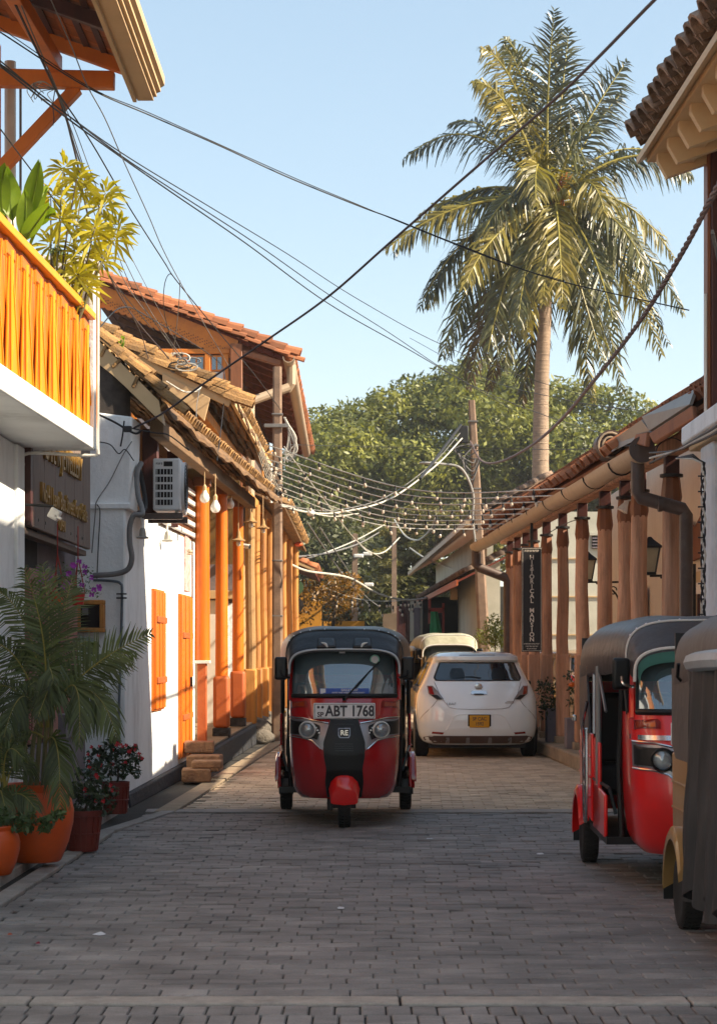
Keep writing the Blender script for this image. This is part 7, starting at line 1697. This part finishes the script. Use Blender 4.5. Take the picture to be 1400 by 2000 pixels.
for (sx_, sy_, ros) in ((110, 640, ((125, 330), (100, 385), (120, 430), (150, 350), (145, 440))), (140, 600, ((160, 375), (200, 405), (185, 450), (165, 500), (205, 380))), (150, 640, ((222, 470), (195, 510), (150, 540), (165, 560), (230, 445), (180, 470))), (125, 620, ((100, 480), (120, 520), (90, 560), (110, 590), (135, 560)))):
    for j, (a, b) in enumerate(ros):
        c = W(a, b, 15.0+.15*math.sin(j*2)); mb = MB(); rosette(mb, c, 15, .185, .026, (.0, -.1, .1)); rosette(mb, c+Vector((.02, .05, .03)), 8, .15, .024, (.1, .2, .3))
        mb.build('fan_leaf', m_by, bp, smooth=False, fixn=False)
        MB().tube(spline([W(sx_, sy_, 15.0), W((sx_+a)/2-4, (sy_+b)/2, 15.0), c], 4), [.010, .009, .009, .008, .008, .007, .006, .005, .004], n=5).build('cane', m_bark if j % 2 else m_areca_s, bp)
ba = thing('balcony_broadleaf', 'broad leaved banana-like plant behind the nearest orange railing bays', 'plant', (-2.4, 13.2, 3.27))
MB().lathe([(0, 0), (.12, 0), (.15, .24), (.13, .24), (.12, .22), (0, .22)], (0, 0, 0), n=18).build('pot', m_pot_r, ba, world=False)
for (bx_, by_, mx_, my_, tx_, ty_, w) in ((20, 470, -10, 380, 12, 325, .13), (30, 470, 20, 390, 15, 330, .15), (40, 480, 70, 380, 78, 318, .12), (45, 480, 60, 400, 95, 370, .12), (30, 500, 60, 450, 98, 402, .10), (10, 480, -20, 420, -40, 360, .14), (60, 480, 85, 410, 110, 420, .09), (40, 500, 55, 430, 50, 375, .11), (25, 480, 5, 440, -15, 420, .12)):
    A, Bm, Tt = W(bx_, by_, 13.2), W(mx_, my_, 13.1), W(tx_, ty_, 12.9+rs_.uniform(0, .4)); mb = MB(); rings = []
    pts = [A*(1-t)**2+Bm*2*t*(1-t)+Tt*t*t for t in [i/10 for i in range(11)]]
    for i, p in enumerate(pts):
        t = i/10; tg = (pts[min(i+1, 10)]-pts[max(i-1, 0)]).normalized(); s_ = tg.cross(Vector((.35, -1, .2))).normalized(); hw = w*.5*math.sin(PI*min(1, max(0, (t-.22)/.78))**.8)+.004
        rings.append([p-s_*hw+Vector((0, -.02, .02)), p, p+s_*hw+Vector((0, -.02, .02))])
    mb.loft(rings, closed=False, cap=False); mb.tube(pts, .006, n=5); mb.build('blade', m_by2, ba, fixn=False)
cl_ = thing('creeper_sprig', 'sprig of small leaves growing out through the orange railing near its far end', 'plant', W(138, 600, 14.9))
foliage(cl_, [(W(x, y, 14.9)+Vector((.05, 0, 0)), .03) for x, y in ((130, 602), (140, 600), (148, 592), (128, 580), (90, 490), (100, 486), (108, 492))], .030, 22000, m_leaf_g, 61)
# ---- planters by the right-hand posts
rp = thing('post_planter', 'dark flowering bush in a planter between the posts beside the white car', 'potted plant', (3.0, 29.6, .2))
foliage(rp, [(W(x, y, 29.6), r) for x, y, r in ((1062, 1345, .14), (1075, 1340, .16), (1088, 1352, .14), (1060, 1370, .15), (1078, 1375, .18), (1092, 1380, .12), (1070, 1395, .14), (1056, 1335, .08))], .075, 2600, leafmat('planter_leaf', '3e4a26', '262f1a', trans=.2, isl=.5), 71)
MB().bx(2.78, 3.12, 29.5, 29.8, .2, .70).build('planter_box', m_greyw, rp, bevel=.01)
rq = thing('post_planter', 'leafy planter with one orange flower between the posts and the bright red rickshaw', 'potted plant', (2.9, 27.9, .2))
foliage(rq, [(W(x, y, 27.6), r) for x, y, r in ((1120, 1320, .13), (1130, 1345, .14), (1125, 1370, .14), (1132, 1395, .12), (1118, 1345, .10), (1128, 1300, .08))], .075, 2600, MATS['planter_leaf'], 72)
MB().bx(2.86, 3.14, 27.5, 27.8, .2, .62).build('planter_box', m_greyw, rq, bevel=.01)
MB().ell(W(1116, 1337, 27.4), (.05, .04, .035), 8, 6).build('flower', mat('orange_flower', 'c8641c', rough=.5), rq)

# ================================================================== WIRES
def wire(label, pts, r, m_, name='overhead_wire', n=7, sub=8, twist=False, extra=None):
    P = spline([W(*p) for p in pts], sub); t = thing(name, label, 'cable', P[0])
    mb = MB()
    if twist:
        L = [0]
        for a, b in zip(P, P[1:]): L.append(L[-1]+(b-a).length)
        tot = L[-1]; k = int(tot/.05); 
        def at(s):
            for i in range(1, len(L)):
                if L[i] >= s: return P[i-1].lerp(P[i], (s-L[i-1])/max(1e-6, L[i]-L[i-1]))
            return P[-1]
        for st in range(3):
            pts_ = []
            for i in range(k+1):
                s = tot*i/k; c = at(s); tg = (at(min(tot, s+.1))-at(max(0, s-.1))).normalized(); u = tg.cross(Vector((0, 0, 1))).normalized(); v = tg.cross(u)
                a = s*2*PI/.55+st*2*PI/3; pts_.append(c+(u*math.cos(a)+v*math.sin(a))*r*.62)
            mb2 = MB(); mb2.tube(pts_, r*.60, n=6); mb2.build('strand', m_, t)
    else: mb.tube(P, r, n=n); mb.build('cable_run', m_, t)
    return t
wire('thick brown cable sweeping diagonally from the upper right sky to the left eaves', [(1310, -30, 10.8), (1277, 0, 11), (1100, 178, 13), (920, 335, 15), (760, 475, 16.6), (640, 580, 17.6), (520, 665, 18.6), (400, 748, 19.3), (320, 806, 19.75), (262, 836, 19.9)], .0105, m_cable_b)
wire('thick twisted grey cable sagging from the right edge to the leaning pole', [(1440, 300, 12.0), (1400, 365, 13.0), (1330, 495, 15.0), (1250, 625, 17.5), (1160, 742, 21), (1090, 825, 26), (1030, 875, 33), (975, 902, 40), (940, 900, 44), (918, 862, 45.8)], .019, mat('twisted_cable', '74605c', '4f4244', rough=.7, bump=.2), twist=True)
W3 = [([(-20, 50, 13.5), (0, 62, 13.6), (170, 170, 14.6), (300, 228, 15), (430, 285, 15.6), (560, 345, 16), (700, 402, 16.6), (770, 428, 17), (900, 480, 17.4), (1080, 545, 17.5), (1345, 606, 17)], .0055, m_rubber, 'upper dark wire crossing the sky and passing in front of the palm crown'),
 ([(-20, 40, 13.5), (172, 168, 14.6), (300, 224, 15), (560, 341, 16), (700, 400, 16.5), (850, 462, 17.2), (1000, 520, 17.8), (1100, 548, 18)], .0035, m_rubber, 'thin companion wire just above the upper dark wire'),
 ([(-20, 105, 13.5), (0, 118, 13.6), (100, 200, 15), (240, 300, 17), (400, 398, 20), (560, 495, 24), (700, 585, 28), (860, 672, 32), (1040, 742, 35), (1280, 812, 30)], .0055, m_rubber, 'topmost of three parallel wires falling from the left roof across the sky'),
 ([(-20, 115, 13.5), (0, 128, 13.6), (120, 222, 15), (230, 302, 17), (330, 372, 19), (480, 475, 22), (640, 592, 26), (790, 678, 30), (930, 757, 34), (1060, 810, 37), (1180, 848, 40)], .007, m_rubber, 'lowest of three parallel wires crossing the sky left of the palm'),
 ([(-20, 112, 13.5), (0, 124, 13.6), (120, 215, 15), (240, 306, 17), (340, 372, 19), (500, 476, 22), (640, 574, 26), (760, 650, 30), (880, 730, 34), (1000, 800, 38)], .006, m_rubber, 'middle of three parallel wires crossing the sky left of the palm'),
 ([(22, -10, 13.6), (55, 60, 13.9), (108, 172, 14.6), (122, 200, 15), (140, 270, 16), (152, 320, 17), (175, 430, 19), (215, 540, 22), (262, 620, 24), (330, 700, 26)], .009, m_cable_b, 'thick bundle running down past the orange bracket to the left roof'),
 ([(35, -10, 13.6), (60, 55, 13.9), (110, 170, 14.6), (130, 230, 15.4), (160, 330, 17), (190, 430, 19), (250, 560, 22), (310, 640, 24.5), (360, 712, 26.4)], .005, m_cable_g, 'grey wire of the bundle fanning down to the coil on the lichened roof'),
 ([(110, 176, 14.6), (140, 255, 15.6), (180, 370, 17.5), (230, 480, 20), (290, 600, 23), (350, 690, 26), (372, 722, 26.6)], .0045, m_cable_g, 'second grey wire of the fan, ending at the coil on the roof'),
 ([(110, 176, 14.6), (135, 250, 15.6), (170, 350, 17.2), (215, 455, 19.5), (262, 570, 22.5), (330, 665, 25), (372, 716, 26.6)], .004, m_rubber, 'thin black wire of the fan over the two storey roof'),
 ([(112, 176, 14.6), (148, 255, 15.6), (195, 380, 17.8), (240, 470, 20), (300, 585, 23), (362, 700, 26.4)], .0035, m_cable_g, 'hair thin wire of the fan furthest right'),
 ([(112, 178, 14.6), (180, 280, 16), (250, 400, 18), (320, 510, 20.5), (345, 548, 21.5), (420, 640, 24), (500, 735, 28), (548, 800, 32)], .006, m_rubber, 'dark wire descending to the square concrete pole'),
 ([(96, -10, 13.4), (140, 90, 14), (170, 165, 14.4), (205, 230, 15), (240, 310, 16), (290, 420, 17.5), (325, 500, 19), (380, 600, 22), (450, 720, 27)], .0045, m_cable_g, 'pale thin wire hanging in front of the brown roof boards'),
 ([(0, 250, 13.6), (60, 330, 14.4), (118, 405, 15), (170, 470, 16), (230, 560, 20), (300, 645, 24)], .005, m_rubber, 'black wire crossing before the balcony plants'),
 ([(345, 548, 21.5), (332, 535, 21.6), (322, 555, 21.8), (320, 600, 22.2), (330, 650, 23)], .0045, m_rubber, 'loop of black wire hanging in the sky over the left roof'),
 ([(352, 548, 21.6), (350, 590, 22), (344, 650, 23), (338, 690, 24)], .0045, m_cable_g, 'grey tail of the wire loop above the two storey roof'),
 ([(230, 560, 21), (250, 600, 23), (275, 650, 26), (290, 700, 26.4)], .006, m_cable_b, 'short brown wire dropping onto the lichened tiles'),
 ([(186, 650, 20), (240, 600, 22), (300, 625, 25), (420, 700, 30), (440, 740, 27), (436, 800, 26.6), (424, 900, 24)], .007, m_rubber, 'black wire drooping past the lichened eaves toward the bulbs'),
 ([(325, 745, 26), (360, 765, 26), (385, 763, 26.4), (393, 755, 26.6)], .012, m_cable_w, 'pale twisted wire along the edge of the lichened roof'),
 ([(390, 760, 26), (384, 800, 25), (386, 850, 24.5), (398, 900, 24.6), (400, 945, 24.6)], .005, m_cable_g, 'grey flex dropping to the first bulb'),
 ([(555, 872, 34), (575, 900, 33), (640, 985, 36), (700, 1060, 42), (745, 1090, 50)], .008, m_cable_w, 'pale wire slanting from the gutter end down across the dark tree'),
 ([(548, 988, 34.2), (600, 1000, 35), (660, 1001, 37), (760, 975, 40), (850, 910, 43.5), (902, 856, 45.8)], .016, m_cable_w, 'thick pale cable sagging from the square pole up to the leaning pole'),
 ([(548, 984, 34.2), (600, 994, 35), (660, 996, 37), (755, 970, 40), (845, 905, 43.5), (898, 846, 45.8)], .009, m_cable_g, 'thinner grey cable lying along the thick pale one'),
 ([(560, 1098, 48), (600, 1115, 50), (680, 1128, 53), (740, 1160, 56), (800, 1172, 58), (860, 1160, 60), (930, 1125, 60)], .028, m_cable_w, 'pale cable sagging low across the street above the far shops'),
 ([(770, 1015, 84), (790, 1045, 80), (815, 1055, 70), (840, 1035, 60), (850, 1012, 50)], .03, m_cable_w, 'pale cable loop before the layered tree'),
 ([(800, 1070, 84), (830, 1090, 75), (880, 1110, 62), (920, 1118, 60)], .03, m_cable_w, 'pale cable running down to the far right-hand roof'),
 ([(575, 1088, 50), (640, 1080, 60), (700, 1062, 72), (740, 1040, 84)], .025, m_cable_g, 'faint grey line between the far poles'),
 ([(560, 1100, 50), (620, 1085, 58), (695, 1055, 72), (750, 1025, 84)], .02, m_cable_w, 'faint pale line between the far poles'),
 ([(600, 1020, 50), (640, 1080, 56), (690, 1150, 66), (720, 1180, 80)], .018, m_cable_g, 'thin slanting wire behind the string lights, first from the left'),
 ([(625, 1030, 50), (670, 1100, 60), (710, 1160, 72), (740, 1185, 84)], .018, m_cable_g, 'thin slanting wire behind the string lights, second from the left'),
 ([(690, 1050, 72), (720, 1078, 72), (750, 1078, 76), (780, 1050, 84)], .025, m_cable_w, 'short sagging pale wire hung between the two far poles'),
 ([(585, 1190, 60), (620, 1160, 60), (650, 1130, 62), (668, 1118, 64)], .03, m_cable_g, 'thick grey line rising from the ochre wall'),
 ([(900, 830, 45.7), (870, 870, 43), (840, 910, 41), (820, 935, 39)], .03, m_rubber, 'dark drooping cable bundle left of the leaning pole'),
 ([(1225, 800, 20), (1100, 780, 30), (950, 740, 44), (800, 660, 50)], .006, m_rubber, 'thin wire from the grey flashing into the tree crown'),
 ([(1240, 870, 20), (1100, 878, 34), (960, 876, 45), (700, 872, 45), (560, 868, 36)], .006, m_rubber, 'nearly level thin wire across the great tree')]
for pts, r, mm, lab in W3: wire(lab, pts, r, mm)
# the hook and knot at the orange brace
kn = thing('wire_knot', 'knot of wire ends tied at the orange roof brace', 'cable', W(108, 174, 14.7))
for k in range(8):
    a = rnd.uniform(0, 6.28); b = rnd.uniform(0, 6.28)
    MB().tube(spline([W(108, 174, 14.7), W(108-25*abs(math.cos(a))-8, 170+14*math.sin(a), 14.7), W(108-55*abs(math.cos(b)), 178+22*math.sin(b), 14.7), W(96-30*abs(math.sin(a*2)), 190+10*math.cos(b), 14.7)], 6), .0032, n=5).build('wire_end', m_cable_w if k % 2 else m_cable_g, kn)
MB().tube(spline([W(108, 175, 14.7), W(104, 205, 14.7), W(106, 232, 14.7), W(104, 245, 14.7)], 4), .004, n=5).build('wire_end', m_cable_b, kn)
ck = thing('wire_coil', 'tangled coil of grey wire lying on the lichened roof where the fan of wires ends', 'cable', W(372, 718, 26.6))
for k in range(9):
    cx, cy = 358+rnd.uniform(-22, 22), 712+rnd.uniform(-16, 14); ra, rb = rnd.uniform(8, 24), rnd.uniform(4, 10)
    MB().tube([W(cx+ra*math.cos(j*.45+k), cy+rb*math.sin(j*.45+k)+.3*(cx-358), 26.6+.05*k) for j in range(15)], .011, n=5).build('coil_turn', (m_cable_g, m_cable_w, m_rubber)[k % 3], ck)
ek = thing('eave_cables', 'black cables clipped under the near corner of the left eave', 'cable', W(240, 845, 19.7))
for k, pts in enumerate(([(186, 806), (225, 825), (262, 846), (276, 842)], [(186, 862), (215, 868), (232, 886), (245, 878), (262, 900)], [(255, 836), (300, 845), (330, 850), (370, 880)], [(243, 822), (240, 850), (236, 872)])):
    MB().tube(spline([W(a, b, 19.75) for a, b in pts], 6), (.012, .006, .007, .008)[k], n=6).build('cable_run', m_rubber, ek)
MB().box(W(250, 838, 19.7), (.08, .05, .06)).build('junction_box', m_rubber, ek, bevel=.01)
mb = thing('pole_cable_tangle', 'pale bundles of cable hanging beside the square concrete pole under the eave', 'cable', W(560, 850, 35))
for k in range(11):
    x0 = 556+rnd.uniform(-3, 4); MB().tube(spline([W(x0, 815, 35), W(x0+rnd.uniform(5, 26), 850+rnd.uniform(-8, 10), 35), W(x0+rnd.uniform(0, 30), 885+rnd.uniform(-10, 6), 35), W(x0+rnd.uniform(-6, 14), 902+rnd.uniform(-25, 4), 35)], 6), .010, n=5).build('cable_run', m_cable_w if k % 3 else m_cable_g, mb)
rb_ = thing('pillar_cables', 'black twisted cables running down the white pier and over the near ledge at the right', 'cable', W(1380, 900, 16.4))
for k in range(3):
    MB().tube(spline([W(1430, 800+k*6, 14.5), W(1400, 832+k*6, 15.5), W(1350, 862+k*3, 16.5), W(1320, 880, 17.5), W(1268, 905-k*10, 19.4)], 6), .010, n=6).build('cable_run', (m_rubber, m_cable_w, m_rubber)[k], rb_)
    P = [W(1372+4*math.sin(j*.9+k*2.1), 905+j*10, 16.45)+Vector((0, -.01*k, 0)) for j in range(32)]
    MB().tube([W(1320, 895, 17.0), W(1352, 888+4*k, 16.5)]+P, .0085, n=6).build('cable_run', (m_rubber, m_rubber, m_cable_w)[k], rb_)
MB().tube(spline([W(1275, 905, 19.3), W(1285, 870, 19.3), W(1310, 855, 19.3), W(1340, 868, 19.3), W(1350, 880, 19)], 6), .006, n=5).build('cable_run', m_rubber, rb_)
for k in range(10): MB().box(W(1368, 930+k*30, 16.42), (.05, .01, .012)).build('cable_clip', m_rubber, rb_)
er = thing('eave_wires', 'loose thin wires and hooks along the beige gutter', 'cable', W(1200, 930, 22))
for pts in ([(1010, 1035, 34), (1080, 985, 29), (1150, 955, 25), (1190, 925, 23), (1215, 905, 22)], [(1178, 850, 24), (1200, 885, 23), (1190, 900, 22.8), (1182, 917, 22.5)], [(1130, 940, 26), (1150, 958, 26), (1165, 960, 25.5)], [(1060, 1048, 28), (1090, 1030, 28), (1116, 1018, 28), (1130, 1016, 27)]):
    MB().tube(spline([W(*p) for p in pts], 6), .006, n=5).build('cable_run', m_rubber, er)

# ---- festoon strings across the street
_bulbs = {}
def festoon(label, A, Bm, Cc, nb, r=.0095, drop=.085):
    P = spline([W(*A), W(*Bm), W(*Cc)], 14); T = thing('string_light', label, 'string light', P[0], group='festoon light strings across the street')
    MB().tube(P, r, n=6).build('cable', m_cable_w, T)
    L = [0]
    for a, b in zip(P, P[1:]): L.append(L[-1]+(b-a).length)
    for i in range(nb):
        s = L[-1]*(i+.35+.3*rnd.random())/nb
        for k in range(1, len(L)):
            if L[k] >= s: p = P[k-1].lerp(P[k], (s-L[k-1])/(L[k]-L[k-1])); break
        if 'b' not in _bulbs:
            o = MB().tube([(0, 0, 0), (0, 0, -.07)], [.018, .024], n=7).build('bulb_socket', m_rubber, None, world=False); o2 = MB().ell((0, 0, -.10), (.027, .027, .034), 8, 6).build('bulb', mat('warm_bulb_glass', 'd8c8b4', 'a89884', rough=.15, bump=0, coat=.8), None, world=False)
            _bulbs['b'] = (o.data, o2.data); bpy.data.objects.remove(o); bpy.data.objects.remove(o2)
        so = bpy.data.objects.new('bulb_socket', _bulbs['b'][0]); COL.objects.link(so); so.parent = T; so.location = p-worldloc(T); so.rotation_euler = (rnd.uniform(-.25, .25), rnd.uniform(-.25, .25), 0)
        so.scale = (.85, .85, .8+.4*rnd.random())
        bo = bpy.data.objects.new('bulb', _bulbs['b'][1]); COL.objects.link(bo); bo.parent = so
    return T
FS = [((500, 862, 33.5), (800, 955, 30), (1158, 953, 24.2), 9, 'topmost of the festoon strings, ending at the gutter nearest the viewer'),
 ((505, 880, 33.6), (790, 966, 31), (1128, 968, 25.5), 11, 'second festoon string from the top'),
 ((510, 893, 33.7), (780, 978, 31.5), (1100, 980, 27), 12, 'third festoon string from the top'),
 ((515, 905, 33.8), (770, 990, 32), (1075, 994, 28.5), 12, 'fourth festoon string from the top'),
 ((520, 918, 33.9), (765, 1000, 32.5), (1050, 1004, 30), 12, 'fifth festoon string from the top'),
 ((525, 932, 34), (758, 1010, 33), (1028, 1014, 31.5), 12, 'sixth festoon string from the top'),
 ((530, 945, 34.1), (750, 1018, 33.5), (1005, 1024, 33), 11, 'seventh festoon string from the top, above the lowest'),
 ((535, 958, 34.2), (745, 1026, 34), (985, 1034, 34.5), 9, 'lowest of the festoon strings near the middle of the street')]
for a, b, c, n_, lab in FS: festoon(lab, a, b, c, n_)
tg_ = thing('string_light_bundle', 'bunched ends of the festoon strings with bulbs heaped by the square pole', 'string light', W(535, 900, 34))
for k in range(5):
    MB().tube(spline([W(455+8*k, 790+6*k, 31), W(490+6*k, 850+8*k, 32.5), W(520+6*k, 930+6*k, 33.8), W(548, 975-5*k, 34)], 7), .009, n=5).build('cable', m_cable_w, tg_)
for k in range(34):
    c = W(rnd.uniform(515, 556), 0, 33.9); z = W(0, rnd.uniform(905, 975)+(c.x*0), 33.9).z
    so = bpy.data.objects.new('bulb_socket', _bulbs['b'][0]); COL.objects.link(so); so.parent = tg_; so.location = Vector((c.x, 33.9+rnd.uniform(-.2, .2), z))-worldloc(tg_); so.rotation_euler = (rnd.uniform(-.9, .9), rnd.uniform(-.9, .9), 0); so.scale = (.9, .9, 1)
    bo = bpy.data.objects.new('bulb', _bulbs['b'][1]); COL.objects.link(bo); bo.parent = so
T = festoon('single low festoon string with few bulbs running under the others from the square pole', (548, 985, 34), (640, 1008, 36), (700, 1003, 37), 3)
T = thing('string_light', 'distant string with clusters of hanging bulbs low across the street end', 'string light', W(615, 1140, 60))
P = spline([W(590, 1130, 60), W(700, 1170, 60), W(800, 1172, 60), W(850, 1160, 60)], 10); MB().tube(P, .012, n=5).build('cable', m_cable_w, T)
for i in range(24):
    p = P[int(i*len(P)/24)]
    for q in range(1+i % 3):
        so = bpy.data.objects.new('bulb_socket', _bulbs['b'][0]); COL.objects.link(so); so.parent = T; so.location = p-worldloc(T)+Vector((rnd.uniform(-.05, .05), 0, -.14*q)); so.scale = (1.3, 1.3, 1.5)
        bo = bpy.data.objects.new('bulb', _bulbs['b'][1]); COL.objects.link(bo); bo.parent = so
ol = thing('orange_lantern', 'small orange lantern hanging from a wire above the far left shop', 'lantern', W(583, 1063, 48))
MB().ell((0, 0, 0), (.10, .08, .06), 12, 8).build('shade', mat('orange_shade', 'd85a2a', rough=.5), ol, world=False)
for px, py, Y, lab in ((717, 1082, 74, 'pale street lamp head on a wire, right of the slim far pole'), (720, 1142, 72, 'pale green street lamp head low over the street end'), (700, 1086, 70, 'small pale lamp on the wire beside the slim far pole')):
    t = thing('street_lamp_head', lab, 'street lamp', W(px, py, Y)); MB().box((0, 0, 0), (.34, .2, .14)).build('housing', m_pvc, t, world=False, bevel=.04, bseg=3)
# rounded pale lamp on the thick pale cable
t = thing('globe_lamp', 'round pale lamp hanging on the thick sagging cable beside the square pole', 'lamp', W(607, 1002, 35)); MB().ell((0, 0, 0), (.075, .075, .06), 12, 8).build('globe', m_bulb, t, world=False)
# ================================================================== light air: pale haze over the whole street
hz = MB().box((0, 430, 14), (830, 950, 31.4)).build('haze', None, smooth=False)
tag(hz, kind='stuff')
hm = bpy.data.materials.new('haze_air'); hm.use_nodes = True; hn = hm.node_tree; hn.nodes.clear()
ho_ = hn.nodes.new('ShaderNodeOutputMaterial'); hv = hn.nodes.new('ShaderNodeVolumePrincipled'); hv.inputs['Density'].default_value = .0004; hv.inputs['Color'].default_value = (.92, .94, .96, 1); hv.inputs['Anisotropy'].default_value = .2
hn.links.new(hv.outputs[0], ho_.inputs['Volume']); hz.data.materials.append(hm)
